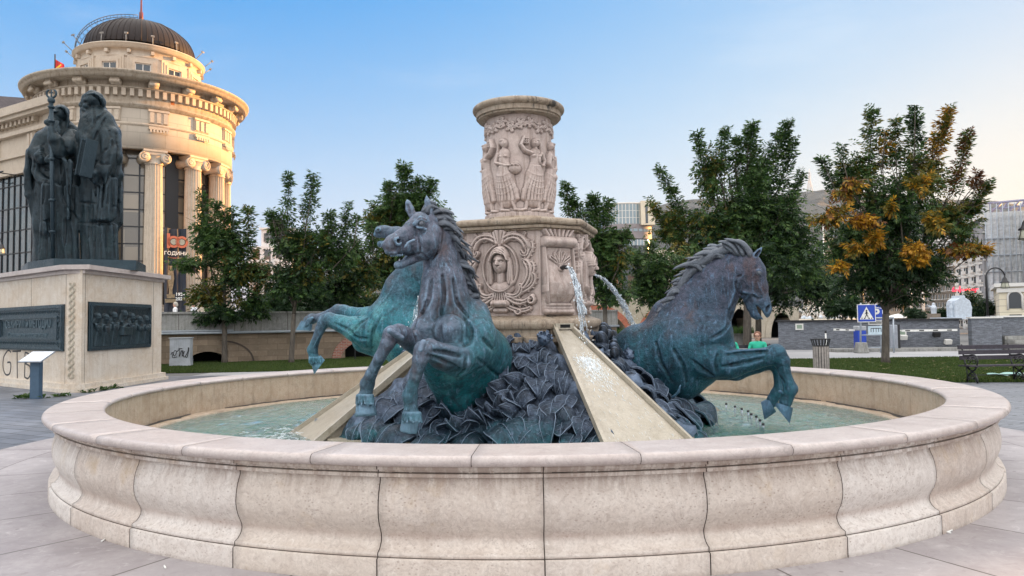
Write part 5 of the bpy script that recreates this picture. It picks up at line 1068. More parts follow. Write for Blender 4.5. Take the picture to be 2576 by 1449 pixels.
for i in range(12):
    dg = 17+30*i
    MB().box(3.9, 4.12, -.42, .42, wz0, z['db2']-.5, 0, Matrix.Rotation(R(dg), 4, 'Z')).build('pilaster', M['facade'], rot_)
# dome with standing seams
t = NT('dome_copper'); n = t.noise(1.4, 5, .6); n2 = t.noise(9, 4, .6, vec=t.map((1, 1, .2))); M['dome'] = t.fin(t.mix(n2, t.mix(n, (.010, .010, .013), (.022, .018, .018)), (.034, .022, .018)), .6, None, .1, .25)
dzb, dza = z['dome'], zr(37, 0); DR = 3.78; DH = dza-dzb-.75; dza = dzb+DH
dome_r = lambda s: (DR*math.cos(s*PI/2)**.92 if s < 1 else 0, dzb+DH*math.sin(s*PI/2))
L_([dome_r(i/20*.985) for i in range(21)]+[(0, dza)], M['dome'], 'dome', 72)
rb = MB()
for i in range(60):
    a = 2*PI*i/60; pts = [(dome_r(s)[0]*math.cos(a), dome_r(s)[0]*math.sin(a), dome_r(s)[1]) for s in np.linspace(.0, .93 if i % 2 else .96, 12)]; rb.tube(pts, .030 if i % 6 else .06, 5)
rb.build('dome_ribs', M['dome'], rot_)
MB().lathe([(.35, dza-.05), (.38, dza+.1), (.2, dza+.2), (0, dza+.2)], 16).build('lantern_base', M['dome'], rot_)
MB().tube([(0, 0, dza), (0, 0, dza+.9), (0, 0, dza+.95), (0, 0, dza+2.2)], [.17, .14, .08, .05], 10).build('spire', plain('red_spire', (.13, .022, .02), .5), rot_)
# maintenance ladder following the dome's left flank
lad = MB(); A0, A1 = R(-92), R(-92); P1, P2 = [], []
for s in np.linspace(0, 1, 26):
    q = dome_r(s*.97); off = .45; r = q[0]+off*math.cos(s*PI/2); zq = q[1]+off*math.sin(s*PI/2)
    P1.append((r*math.cos(A0)+.12, r*math.sin(A0), zq)); P2.append((r*math.cos(A0)+.62, r*math.sin(A0), zq)); 
lad.tube(P1, .03, 5).tube(P2, .03, 5)
for a, b in zip(P1, P2): lad.tube([a, b], .02, 4)
P3 = [(p[0], p[1]*.95, p[2]-.22) for p in P1]; lad.tube(P3, .025, 5)
for i in range(0, 25): lad.tube([P1[i], P3[i+1] if i % 2 else P3[max(0, i-1)]], .015, 4)
lad.build('ladder', plain('ladder_steel', (.18, .20, .23), .5, .6), rot_)
M['flood'] = plain('floodlight_grey', (.28, .26, .24), .5)
for i in range(16):
    a = R(-80+22.5*i); 
    if math.cos(a) < -.75: continue
    c, s = math.cos(a), math.sin(a); m_ = MB(); m_.tube([(4.45*c, 4.45*s, z['dt2']+.1), (4.95*c, 4.95*s, z['dt2']+.55)] if abs(s) > .80 else [(4.3*c, 4.3*s, z['dt2']+.1), (4.25*c, 4.25*s, z['dt2']+.7)], .03, 6)
    p = (4.98*c, 4.98*s, z['dt2']+.58) if abs(s) > .80 else (4.25*c, 4.25*s, z['dt2']+.74); m_.box(-.11, .11, -.07, .07, -.05, .05, 0, Matrix.Translation(p) @ Matrix.Rotation(a+PI/2, 4, 'Z') @ Matrix.Rotation(.5, 4, 'X'))
    m_.build('floodlight', M['flood'], rot_)
# glass drum behind the columns
t = NT('curtain_glass'); x, y, zz_ = t.sep(); an = t.math('MULTIPLY', t.math('ARCTAN2', y, x), 5.2); vec = t.comb(an, zz_, 0)
pn = t.n.new('ShaderNodeTexWhiteNoise'); t.l.new(t.comb(t.math('FLOOR', t.math('MULTIPLY', an, 1.15)), t.math('FLOOR', t.math('MULTIPLY', zz_, .85)), 0), pn.inputs['Vector'])
t.fin(t.mix(pn.outputs['Value'], (.05, .045, .04), (.26, .21, .15)), .12, t.bump(t.noise(.6, 3), .12, .05), .0, .9); M['cglass'] = t.m
L_([(5.2, zb-1), (5.2, z['sf']+.1)], M['cglass'], 'glass_wall', 72)
mu = MB()
for i in range(32):
    a = 2*PI*i/32; Mr = Matrix.Rotation(a, 4, 'Z'); wd = .45 if i % 4 == 2 else .05; mu.box(5.16, 5.27, -wd, wd, zb-1, z['sf']+.05, 0, Mr)
for k in range(10): zz0 = zb+1.16*k; mu.lathe([(5.22, zz0), (5.26, zz0), (5.26, zz0+.07), (5.22, zz0+.07)], 64, smooth=False)
mu.build('mullions', M['black'], rot_)
# ionic columns
def column(dg, name='column'):
    c = empty(name, (0, 0, 0)); c.parent = rot_; a = R(dg); c.location = (5.78*math.cos(a), 5.78*math.sin(a), 0); c.rotation_euler = (0, 0, a)
    zt_ = z['sf']; zc = zt_-.95; seg = 160; prof = []
    P = np.zeros((seg, 14, 3))
    for i in range(seg):
        th = 2*PI*i/seg; fl = 1-.13*abs(math.sin(th*10))**.8
        for j in range(14):
            s = j/13; r = (.62-.09*s**1.6)*fl; P[i, j] = (r*math.cos(th), r*math.sin(th), zb+.55+(zc-zb-.5)*s)
    MB().grid(P, closed=True).build('shaft', M['facade'], c)
    MB().lathe([(.85, zb-.2), (.85, zb+.12), (.80, zb+.15), (.84, zb+.25), (.80, zb+.36), (.70, zb+.40), (.72, zb+.48), (.66, zb+.56)], 32).build('base', M['facade'], c)
    k = MB(); k.box(-.66, .66, -.74, .74, zt_-.14, zt_-.002).lathe([(.56, zc), (.60, zc+.08), (.55, zc+.12), (.62, zc+.35), (.72, zc+.55)], 32)
    for sy in (-1, 1):
        k.tube([(-.60, sy*.66, zc+.42), (-.25, sy*.60, zc+.42), (.25, sy*.60, zc+.42), (.60, sy*.66, zc+.42)], [.36, .24, .24, .36], 20)
        for sx in (-1, 1): sp_ = spiral(0, 0, .33, .04, 90, 90-sy*640, 40); k.tube([(sx*.61, sy*.66+p[0]*1., zc+.42+p[1]) for p in sp_], .035, 6)
    k.box(-.60, .60, -.66, .66, zc+.60, zc+.815); k.build('capital', M['facade'], c)
    return c
for dg in (-72.5, -45.5, -18.5, 8.5, 35.5, 61.5, 88): column(dg)
L_([(6.3, zb-2.2), (6.3, zb-.2), (5, zb-.2)], M['facade'], 'stylobate')
# banner hung between two columns
bn = empty('banner', (0, 0, 0), 0, 'long dark banner with orange 100 hung between two columns of the round building', 'banner')
u0, u1 = at(414, 572, 49.6), at(468, 580, 50.4); bl = at(414, 790, 49.6); bn.location = (u0.x, u0.y, bl.z)
t = NT('banner_cloth'); n = t.noise(1.4, 4, .6, vec=t.map((1, 1, .3))); M['banner'] = t.fin(t.mix(t.ramp(n, [(.45, 0), (.7, 1)]), (.018, .022, .035), (.07, .055, .05)), .7)
ex = (u1-u0); ex.z = 0; Wd = ex.length; ex.normalize(); Hh = u0.z-bl.z; nr = Vector((ex.y, -ex.x, 0)); P = np.zeros((30, 12, 3))
for i in range(30):
    for j in range(12): a = i/29; p = ex*(a*Wd)+nr*(.10*math.sin(a*14)+.03*math.sin(a*41+j)); P[i, j] = (p.x, p.y, Hh*j/11*(1-.012*math.sin(a*PI)))
MB().grid(P).build('cloth', M['banner'], bn)
M['orange'] = plain('orange_print', (.34, .10, .06), .7); M['paper'] = plain('white_print', (.75, .75, .72), .7); M['grey_print'] = plain('grey_print', (.22, .24, .22), .7)
ttag = lambda tx, s, a, zz, m, **k: text_mesh('lettering', tx, s, frame_M((ex*(a*Wd)+nr*.16)[:2]+(zz,) if False else tuple((ex*(a*Wd)+nr*.16))[:2]+(zz,), ex, (0, 0, 1)), m, bn, depth=.01, **k)
q = empty('ring', (0, 0, 0)); bpy.data.objects.remove(q)
rg_ = MB()
def ringm(cx, cz, r0, r1):
    mm = MB(); P = np.zeros((28, 2, 3))
    for i in range(28):
        for j, r in enumerate((r0, r1)): a = 2*PI*i/28; p = ex*(cx+r*math.cos(a))+nr*.17; P[i, j] = (p.x, p.y, cz+r*math.sin(a))
    mm.grid(P, closed=True); return mm
zc_ = Hh-.95
ttag('1', 1.35, .16, zc_, M['orange'], bold=.03); ringm(.40*Wd, zc_, .24, .40).build('digit_ring', M['orange'], bn); ringm(.78*Wd, zc_, .24, .40).build('digit_ring', M['orange'], bn)
ringm(.40*Wd, zc_, .01, .20).build('coin_print', M['grey_print'], bn); ringm(.78*Wd, zc_, .01, .20).build('coin_print', M['grey_print'], bn)
ttag('ГОДИНИ', .33, .52, zc_-.78, M['paper'], sx=1.05); ttag('автономија', .17, .52, zc_-1.08, M['orange'])
ttag('1924\n2024', .30, .72, 1.15, M['paper'], bold=.006)
cu = MB(); px0 = ex*(.28*Wd)+nr*.17      # pale print of a statuette on a stand
for (h0, h1, w0, w1) in ((.75, 1.0, .34, .36), (1.05, 1.3, .24, .26), (1.3, 1.7, .12, .10), (1.7, 2.3, .12, .20), (2.3, 2.9, .22, .15), (2.95, 3.2, .08, .08)):
    cu.add([tuple((px0+ex*s*w)[:2])+(h,) for (s, w, h) in ((-1, w0, h0), (1, w0, h0), (1, w1, h1), (-1, w1, h1))], [(0, 1, 2, 3)])
cu.build('statuette_print', plain('ochre_print', (.20, .15, .09), .8, var=.4), bn)
# the wing to the left: cornice with dentils, pilasters, glass below
W0 = Vector((at(100, 290, 50.5).x, 50.5, 0)); wdir = Vector((-1.70, 1, 0)).normalized(); wn_ = Vector((wdir.y, -wdir.x, 0)); wn_ = -wn_ if wn_.y > 0 else wn_
wing = empty('museum_wing', W0, math.atan2(-wdir.y, -wdir.x), 'pale classical wing with dentil cornice and dark reflecting glass left of the rotunda', 'building')
zW = {k: float(at(100, v, 50.5).z) for k, v in dict(top=262, c1=283, dt=293, db=305, m=322, b2=381, s=408, gt=425, gb=700).items()}; LW = 26
w = MB(); w.box(-LW, 2.5, .0, 12, zW['gt'], zW['top']-.02); w.build('wall', M['facade'], wing)
w = MB(); w.box(-LW, 3, -.9, .3, zW['c1'], zW['top']).box(-LW, 3, -.7, .0, zW['c1']-.25, zW['c1']-.001).box(-LW, 3, -.35, -.001, zW['m']-.2, zW['m']+.08).box(-LW, 3, -.2, -.002, zW['b2']-.1, zW['b2']+.1).box(-LW, 3, -.12, -.003, zW['gt']-.05, zW['gt']+.15); w.build('cornice', M['facade'], wing)
w = MB()
for i in range(46): w.box(-LW+.57*i, -LW+.57*i+.26, -.36, -.001, zW['db'], zW['dt']+.05)
w.build('dentils', M['facade'], wing)
for i, xx in enumerate((-.4, -5.3, -10.2, -15.1, -20)):
    MB().box(xx-.9, xx+.1, -.16, -.004, zW['b2']+.101, zW['m']-.201).box(xx-.75, xx-.5, -.22, -.161, zW['b2']+.2, zW['m']-.3).box(xx-.3, xx-.05, -.22, -.161, zW['b2']+.2, zW['m']-.3).box(xx-.75, xx-.05, -.30, -.004, zW['b2']-.5, zW['b2']-.101).build('triglyph', M['facade'], wing)
t = NT('blue_glass'); x, y, zz_ = t.sep(); pn = t.n.new('ShaderNodeTexWhiteNoise'); t.l.new(t.comb(t.math('FLOOR', t.math('MULTIPLY', x, 1.25)), t.math('FLOOR', t.math('MULTIPLY', zz_, .62)), 0), pn.inputs['Vector'])
nm = t.n.new('ShaderNodeBump'); nm.inputs['Strength'].default_value = .35; nm.inputs['Distance'].default_value = .4; t.l.new(t.noise(.35, 3, .5), nm.inputs['Height'])
M['bglass'] = t.fin(t.mix(pn.outputs['Value'], (.012, .02, .03), (.03, .05, .06)), .04, nm.outputs[0], 0, 1.0, ior=1.9)
MB().box(-LW, 2.2, .25, .4, 0, zW['gt']-.05).build('glass_wall', M['bglass'], wing)
w = MB()
for i in range(33): w.box(-LW+.8*i-.03, -LW+.8*i+.03, .18, .249, 0, zW['gt']-.05)
for k in range(9): w.box(-LW, 2.2, .20, .248, 1.6*k+.5, 1.6*k+.58)
w.build('mullions', M['black'], wing)
w = MB()
for xx in (-3, -6.5, -10): w.box(xx-.5, xx+.5, -1.1, -1.02, zW['gt']-.1, zW['gt']-.02).box(xx-.03, xx+.03, -1.1, 0, zW['gt']-.12, zW['gt']-.06)
w.build('light_rail', M['black'], wing)
# dark tiled roof and lit wall farther left
rb_ = empty('tiled_roof_block', (-52, 84, 0), R(18), 'block with dark tiled roof and ochre wall peeping out behind the wing', 'building')
MB().box(-16, 8, 0, 16, 0, 24.5).build('wall', plain('ochre_wall', (.62, .42, .18), .8), rb_)
t = NT('roof_tiles'); b = t.brick(t.co, 1, .5, .35, .03, .6, 1.0, .2); M['tiles'] = t.fin(t.mix(1.0, (.06, .045, .05), b[0], 'MULTIPLY'), .8)
MB().add([(-16.5, -.6, 24.5), (8.5, -.6, 24.5), (8.5, 16.6, 24.5), (-16.5, 16.6, 24.5), (-13, 7, 29.5), (2, 7, 29.5)], [(0, 1, 5, 4), (1, 2, 5), (2, 3, 4, 5), (3, 0, 4), (3, 2, 1, 0)]).build('roof', M['tiles'], rb_)
MB().box(-16.5, 8.5, -.8, -.05, 23.8, 24.3).build('eaves', M['facade'], rb_)
fp = at(138, 170, 60); fl = empty('flag', (fp.x, fp.y, fp.z-1.5), 0, 'small red and yellow flag on a pole above the cornice', 'flag')
MB().tube([(0, 0, 0), (0, 0, 2.6)], .05, 6).build('pole', M['black'], fl)
P = np.zeros((8, 5, 3))
for i in range(8):
    for j in range(5): P[i, j] = (.08+.10*i-.02*j, .12*math.sin(i*1.2), 1.0+j*.30-(.06*i))
MB().grid(P).build('cloth', plain('red_cloth', (.55, .04, .04), .8), fl); MB().add([(.1, -.16, 1.2), (.6, -.16, 1.6), (.6, -.16, 1.75), (.1, -.16, 1.35)], [(0, 1, 2, 3)]).build('stripe', plain('yellow_cloth', (.8, .55, .05), .8), fl)
# ------------------------------------------------------------- the monument with two bronze saints
Cn = Vector((-11.06, 19.02, 0)); Ln = Vector((-15.24, 22.34, 0)); Rn = Vector((-11.06, 23.63, 0))
dL = (Ln-Cn).normalized(); dR = (Rn-Cn).normalized()
nL = Vector((-dL.y, dL.x, 0)); nL = -nL if nL.y > 0 else nL; nR = Vector((1, 0, 0))
zP = float(at(190, 664, 19.0).z); LL = 8.5; LR = (Rn-Cn).length
mon = empty('monument_plinth', Cn, 0, 'large pale stone plinth with bronze panels, braided corner strip and black graffiti', 'monument plinth')
P0 = Vector((0, 0, 0)); PL = dL*LL; PR = dR*LR; PB = PL+dR*LR*1.0
def poly(o, c=.61):
    """outline pushed outwards by o, with the near corner cut"""
    A_ = PL+nL*o; B_ = nL*o+dL*c; C_ = nR*o+dR*c*.38; D_ = PR+nR*o+dR*o; E_ = PB+dR*o; return [A_, B_, C_, D_, E_]
MB().prism(poly(0), .0, zP-.12).build('body', M['plinth'], mon)
MB().prism(poly(.16), -.0, .10).prism(poly(.10), .1005, .22).build('base_course', M['plinth'], mon)
MB().prism(poly(.06), zP-.22, zP-.121).prism(poly(.20, .5), zP-.12, zP).build('cap', M['coping'], mon)
ML = lambda s, zz, o=0: frame_M(dL*s+nL*o+Vector((0, 0, zz)), -dL, (0, 0, 1)); MR = lambda s, zz, o=0: frame_M(dR*s+nR*o+Vector((0, 0, zz)), dR, (0, 0, 1))
zl = lambda v, u=100: float(at(u, v, 20.4).z)
def panel_frame(Mx, w, h, mat, steps=((0, .0, .05), (.05, .01, .09), (.12, .01, .05), (.16, .0, .08))):
    b = MB(); b.box(-w/2, w/2, -h/2, h/2, .002, .03, 0, Mx)
    for (i, _, d), (j, _, _) in zip(steps, steps[1:]+((steps[-1][0]+.05, 0, 0),)):
        for (x0, x1, y0, y1) in ((-w/2+i, w/2-i, h/2-j, h/2-i), (-w/2+i, w/2-i, -h/2+i, -h/2+j), (-w/2+i, -w/2+j, -h/2+j, h/2-j), (w/2-j, w/2-i, -h/2+j, h/2-j)): b.box(x0, x1, y0, y1, .002, d, 0, Mx)
    return b
# left panel with the inscription
sL0, sL1 = .71, 5.5; cw = sL1-sL0; cz, chh = (zl(767)+zl(880))/2-.02, zl(767)-zl(880)
Mx = ML((sL0+sL1)/2, cz); pl = panel_frame(Mx, cw, chh, None, ((0, 0, .05), (.04, 0, .09), (.09, 0, .055), (.30, 0, .09), (.35, 0, .05))).build('inscription_panel', M['plaque'], mon)
ms = MB(); rg = random.Random(2)
for sx in (-1, 1):
    for k in range(5):
        sp_ = spiral(sx*(cw/2-.20), -chh/2+.20+.19*k*(chh-.4)/.76, .08, .02, 90 if k % 2 else 270, 430 if k % 2 else -90, 12); ms.tube([(a, b, .075) for a, b in sp_], .014, 5)
for k in range(24):
    for sy in (-1, 1): sp_ = spiral(-cw/2+.25+.19*k, sy*(chh/2-.19), .06, .02, 0, 300, 9); ms.tube([(a, b, .07) for a, b in sp_], .011, 4)
ms.build('scrollwork', M['plaque'], mon, M=Mx)
M['letter'] = plain('raised_letters', (.10, .15, .18), .45, .3)
text_mesh('lettering', 'Св.КИРИЛ и МЕТОДИЈ', .33, Mx @ Matrix.Translation((-.05, .11, .035)), M['letter'], mon, depth=.02, sx=.90)
text_mesh('lettering', 'Сесловенски просветители', .215, Mx @ Matrix.Translation((-.05, -.20, .045)), M['letter'], mon, depth=.015, sx=.98)
# right panel with the relief of standing saints
sR0 = .50; sR1 = LR-.78; wR = sR1-sR0; zc2 = (float(at(295, 764, 21.5).z)+float(at(295, 877, 21.5).z))/2; hR = float(at(295, 764, 21.5).z)-float(at(295, 877, 21.5).z)
Mx = MR((sR0+sR1)/2, zc2); panel_frame(Mx, wR, hR, None, ((0, 0, .05), (.05, 0, .09), (.10, 0, .04))).build('relief_panel', M['plaque'], mon)
rl = Relief(wR-.26, hR-.22, .014)
for k, (fx, fh, big) in enumerate(((-1.25, .95, 0), (-.88, .92, 0), (-.50, 1.0, 0), (.02, 1.06, 1), (.42, .96, 0), (.82, .88, 0), (1.18, .90, 0))):
    fx *= wR/3.1; fh *= (hR-.25)/1.12; w_ = .20 if not big else .27
    rl.stroke([(fx, 0), (fx, fh*.55), (fx, fh*.72)], [w_*1.1, w_, w_*.8], [.08, .10, .07], flat=1.2)
    for q in range(6): rl.stroke([(fx-w_*.7+q*w_*.28, 0), (fx-w_*.4+q*w_*.16, fh*.6)], .022, .03, 'add')
    rl.blob(fx, fh*.88, .085, .115, .15); rl.blob(fx, fh*.93, .095, .09, .13); rl.blob(fx, fh*.79, .06, .09, .12)
    for sg in (-1, 1): rl.blob(fx+sg*.035, fh*.89, .02, .013, .03, 'sub')
    rl.stroke([(fx-w_*.8, fh*.66), (fx-w_*.5, fh*.5), (fx+.03, fh*.52)], .05, .13); rl.stroke([(fx+w_*.8, fh*.66), (fx+w_*.5, fh*.48), (fx+.03, fh*.5)], .05, .13)
    if big: rl.H[(abs(rl.x-fx) < .24) & (abs(rl.y-fh*.40) < .12)] = .17; rl.stroke([(fx-.22, fh*.52), (fx, fh*.60), (fx+.22, fh*.52)], .04, .17)
Pq = relief_patch(rl, -(hR-.22)/2, lambda x, zz, h: np.stack([np.full_like(h, x), zz, .032+h], 1)); MB().grid(Pq).build('saints_relief', M['plaque'], mon, M=Mx)
# braided strip on the cut corner: cut into the stone as two interlaced raised bands
cA, cB = Vector(poly(.0)[1]), Vector(poly(.0)[2]); cd = (cB-cA); wC = cd.length; cd.normalize(); cn = Vector((cd.y, -cd.x, 0)); Mx = frame_M(cA+(cB-cA)*.36, cd, (0, 0, 1))
g = MB(); hC = zP-.55
for k in range(3):
    for ph in (0, PI):
        pts = [(.075*math.sin(zz*2*PI/.34+ph)+(k-1)*.026, zz, .012+.006*math.cos(zz*2*PI/.34+ph)) for zz in np.arange(.35, .35+hC-.25, .0243)]; g.tube(pts, .0075, 4)
g.build('braided_strip', plain('braid_stone', (.50, .45, .36), .7), mon, M=Mx)
jt = MB()
for s in (.66, 3.0): jt.box(-.006, .006, 0, zP-.45, .0005, .0025, 0, ML(s, .22) @ Matrix.Rotation(0, 4, 'X'))
for s in (.38, LR-.55): jt.box(-.006, .006, 0, zP-.45, .0005, .0025, 0, MR(s, .22))
for (s0, s1, zz, MM) in ((.40, 3.38, cz+chh/2+.05, ML), (.7, LR-.42, .75, MR)): pass
jt.build('joints', M['joint'], mon)
# graffiti
def scribble(name, strokes, Mx, r=.022, par=None, mat=None, o=.012):
    g = MB()
    for s in strokes:
        pts = []
        for i in range(len(s)-1):
            p0 = s[max(0, i-1)]; p1, p2 = s[i], s[i+1]; p3 = s[min(len(s)-1, i+2)]
            for k in range(5): t_ = k/5; pts.append(tuple(.5*(2*p1[j]+(p2[j]-p0[j])*t_+(2*p0[j]-5*p1[j]+4*p2[j]-p3[j])*t_*t_+(3*p1[j]-p0[j]-3*p2[j]+p3[j])*t_**3) for j in (0, 1))+(o*.3,))
        pts.append((*s[-1], o*.3)); g.tube(pts, r, 6, flat=.12 if False else 1)
    for i, p in enumerate(g.v): g.v[i] = (p[0], p[1], max(-.002, min(o*.35, p[2]*.25)))
    return g.build(name, mat or M['black'], par, M=Mx)
gz = zl(920)
scribble('graffiti', [[(-1.0, .33), (-1.18, .38), (-1.42, .18), (-1.45, -.12), (-1.30, -.32), (-1.08, -.30), (-1.0, -.12), (-1.03, .03), (-1.2, .03)], [(-.92, .36), (-.45, .38)], [(-.66, .37), (-.64, .0), (-.62, -.40)], [(-.22, .34), (-.22, -.36)], [(-.22, .34), (-.02, .30), (.0, .12), (-.20, .04), (.04, -.04), (.08, -.24), (-.05, -.38), (-.24, -.34)]], ML(3.1, gz) @ Matrix.Diagonal((1.38, 1, 1, 1)), .026, mon)
# ---- figures
st = empty('saints_statue', (-12.6, 21.6, zP), 0, 'dark bronze statue of two robed bearded men, one with a staff, one with a book', 'statue')
YS = 21.6
def TS(u, v, d=0.): p = at(u, v, YS+d); return np.array(p), (YS+d)/F_PX
cc_ = Vector((np.mean([p.x for p in poly(0)]), np.mean([p.y for p in poly(0)]), 0))
sl0 = [TS(48, 668, .3)[0], TS(345, 672, 1.2)[0]]
wp(MB().prism([(TS(40, 0, -.9)[0][0], YS-.2), (TS(150, 0, -1.1)[0][0], YS-1.2), (TS(345, 0, -.4)[0][0], YS-.3), (TS(345, 0, .9)[0][0], YS+1.6), (TS(60, 0, 1.5)[0][0], YS+1.6)], zP+.002, zP+.28).build('bronze_base', M['saints'], mon if False else None), st)
CS = Clay(TS); sqd = lambda f: ((0, 1, 0), f)
def robe_mod(cx, n, amp, ph): return None
# right figure (book)
CS2 = Clay(TS)
CS.c((258, 655, 0, 34), (256, 560, 0, 36), (255, 500, 0, 38), k=.1, sq=sqd(.9)).c((235, 655, -.1, 28), (225, 560, -.1, 22), k=.08)
CS.c((256, 555, 0, 48), (256, 470, 0, 46), (254, 400, 0, 44), (252, 340, 0, 42), (246, 305, 0, 36), (240, 288, 0, 20), k=.10, sq=sqd(.8))
CS.c((296, 558, .1, 8), (297, 480, .1, 10), (292, 400, .1, 14), (284, 335, 0, 18), (262, 300, 0, 20), k=.08).c((220, 305, -.1, 18), (208, 345, -.2, 16), (205, 400, -.2, 14), k=.08)
CS.c((262, 292, .1, 14), (252, 272, .1, 13), k=.05)
CS.c((240, 252, 0, 22), (245, 257, .03, 20), k=.03).c((222, 258, -.02, 15), (222, 268, -.02, 13), k=.02).c((216, 246, -.02, 10), (232, 240, -.02, 14), k=.02)
CS.c((207, 251, -.04, 4), (213, 250, -.13, 4), (222, 252, -.19, 3.5), k=.01).c((207, 254, -.03, 3.4), (201.5, 264, -.03, 4.2), (205, 266, -.06, 3.4), k=.01).c((213, 257, -.19, 4.5), (219, 257, -.22, 3.5), k=.008, op='sub').c((216, 266, -.14, 7), k=.015)
CS.c((204, 271, -.03, 3.6), (212, 275, -.14, 4), (221, 283, -.18, 3.5), k=.01).c((209, 279, -.03, 8), (213, 294, -.10, 10.5), (223, 314, -.20, 8.5), (232, 332, -.24, 3), k=.03)
for q in range(10): CS.c((205+q*2.4, 280, -.06-.018*q, 2.4), (209+q*2.1, 300, -.14-.018*q, 2.6), (228+q*.7, 328, -.30-.004*q, 2), k=.008)
for q in range(13): CS.c((220+q*1.2, 239-abs(q-6)*.3, -.20+q*.028, 2.8), (238+q*1.6, 235+q*2.4, -.24+q*.026, 3.2), (256+q*.5, 248+q*3.2, -.16+q*.024, 3.2), (262-q*.5, 264+q*2, -.06+q*.018, 2.4), k=.008)
CS.c((275, 340, -.2, 24), (282, 395, -.3, 24), (262, 432, -.5, 21), (240, 446, -.6, 16), k=.07).c((278, 350, -.3, 14), (288, 440, -.2, 20), (290, 500, -.1, 12), k=.06)
CS.c((218, 350, -.35, 13), (210, 400, -.5, 14), (208, 430, -.5, 12), k=.06).c((212, 440, -.4, 12), (224, 500, -.3, 15), (226, 528, -.3, 14), k=.06, sq=sqd(.6)).c((205, 470, -.35, 6), (207, 560, -.2, 8), (212, 615, -.15, 7), k=.04)
for a in range(9):
    x0 = 218+a*9.5; CS.c((x0, 565, -.50+abs(a-4)*.05, 5), (x0-2, 652, -.50+abs(a-4)*.05, 7), k=.09)
for a in range(7): x0 = 232+a*9; CS.c((x0+8, 450, -.60+abs(a-3)*.05, 4), (x0, 550, -.66+abs(a-3)*.06, 6), k=.09)
for a in range(6): CS.c((236+a*7, 458+a*3, -.70+.06*a, 3), (282+a*3, 350+a*22, -.50+.06*a, 4), k=.07)
# left figure (staff)
CS.c((115, 655, .2, 32), (120, 570, .2, 34), (130, 480, .2, 38), (140, 400, .2, 44), (142, 350, .2, 38), (146, 318, .2, 22), k=.1, sq=sqd(.8)).c((165, 655, .25, 34), (165, 560, .25, 32), (165, 450, .2, 34), (165, 360, .15, 30), k=.1, sq=sqd(.8))
CS.c((94, 648, .2, 12), (100, 560, .2, 14), k=.06).c((152, 286, .2, 20), (154, 282, .2, 19), k=.03).c((138, 292, .12, 13), (140, 300, .12, 12), k=.03).c((128, 284, .02, 3.6), (134, 283, -.06, 4), k=.012).c((128, 287, .05, 3.4), (124, 297, .04, 4), k=.012).c((140, 306, .05, 12), (142, 326, .0, 11), (147, 350, -.02, 4), k=.03)
for q in range(9): CS.c((130+q*2.2, 305, -.05-.01*q, 2.6), (134+q*2, 328, -.10-.01*q, 2.6), (143+q*.8, 350, -.14, 2), k=.01)
for q in range(11): CS.c((146+q*2.0, 266+abs(q-4)*.8, -.02+q*.02, 2.6), (160+q*1.2, 270+q*2.2, -.04+q*.028, 3), (171-q*.2, 286+q*2.6, .02+q*.02, 2.8), (174-q*.5, 306+q*1.2, .06, 2.2), k=.008)
CS.c((130, 279, .0, 3.4), (142, 280, -.06, 3), k=.01).c((134, 286, -.05, 3.6), (140, 286, -.08, 3), k=.008, op='sub')
CS.c((172, 318, .25, 14), (180, 330, .25, 16), (186, 350, .2, 12), k=.05)
CS.c((182, 345, 0, 20), (170, 372, -.3, 26), (150, 378, -.5, 24), (138, 350, -.7, 15), (130, 325, -.75, 9), k=.06)
CS.c((78, 384, .0, 14), (72, 430, .05, 12), (74, 490, .1, 10), (82, 550, .15, 5), k=.06, sq=sqd(.8)).c((110, 350, .1, 22), (90, 384, -.1, 18), (108, 400, -.3, 15), k=.07).c((98, 380, -.2, 14), (92, 430, -.1, 13), (108, 455, -.2, 13), (135, 465, -.3, 10), k=.05)
CS.c((88, 400, .35, 16), (96, 470, .35, 18), (110, 540, .35, 16), k=.08)
CS.c((118, 470, -.4, 12), (116, 580, -.38, 14), k=.03, sq=((1, 0, 0), 1.1)).c((190, 440, -.2, 14), (196, 520, -.1, 12), (192, 560, 0, 6), k=.07)
for a in range(9): x0 = 106+a*10; CS.c((x0+8, 470, -.34, 4.5), (x0-4+a, 652, -.32, 7), k=.09)
for a in range(5): CS.c((150+a*8, 385+a*6, -.62, 4), (182-a*3, 430+a*30, -.5, 5), k=.05)
def hand(cx, cy, d, dirx, r=3.2, n=4, spread=5, L=14, dy=2):
    for q in range(n): CS.c((cx, cy+q*spread*.8-spread*1.2, d, r*1.2), (cx+dirx*L*.55, cy+q*spread-spread*1.5+dy, d-.06, r), (cx+dirx*L, cy+q*spread-spread*1.3+dy*3, d, r*.8), k=.012)
    CS.c((cx-dirx*3, cy, d, 8), (cx+dirx*2, cy+2, d, 7), k=.03); CS.c((cx, cy-8, d, 3), (cx+dirx*6, cy-13, d, 2.6), k=.015)
hand(122, 308, -.72, 1); hand(96, 390, -.4, 1, 3, L=18, dy=-1); hand(122, 402, -.5, 1, 3, L=16); hand(236, 436, -.75, -1)
for q in range(7): CS.etch([(206+q*3.4, 277+q*.6), (210+q*3, 300), (226+q*1.4, 322)], r=1.5, k=.006).etch([(131+q*3, 303), (135+q*2.6, 325), (143+q*1.2, 346)], r=1.4, k=.006)
for q in range(6): CS.etch([(222+q*2, 238-q*.2), (246+q*1.2, 240+q*3.5), (258-q*.2, 262+q*4)], r=1.5, k=.006).etch([(146+q*1.6, 268), (162+q*.8, 276+q*3), (171-q*.8, 298+q*2)], r=1.4, k=.006)
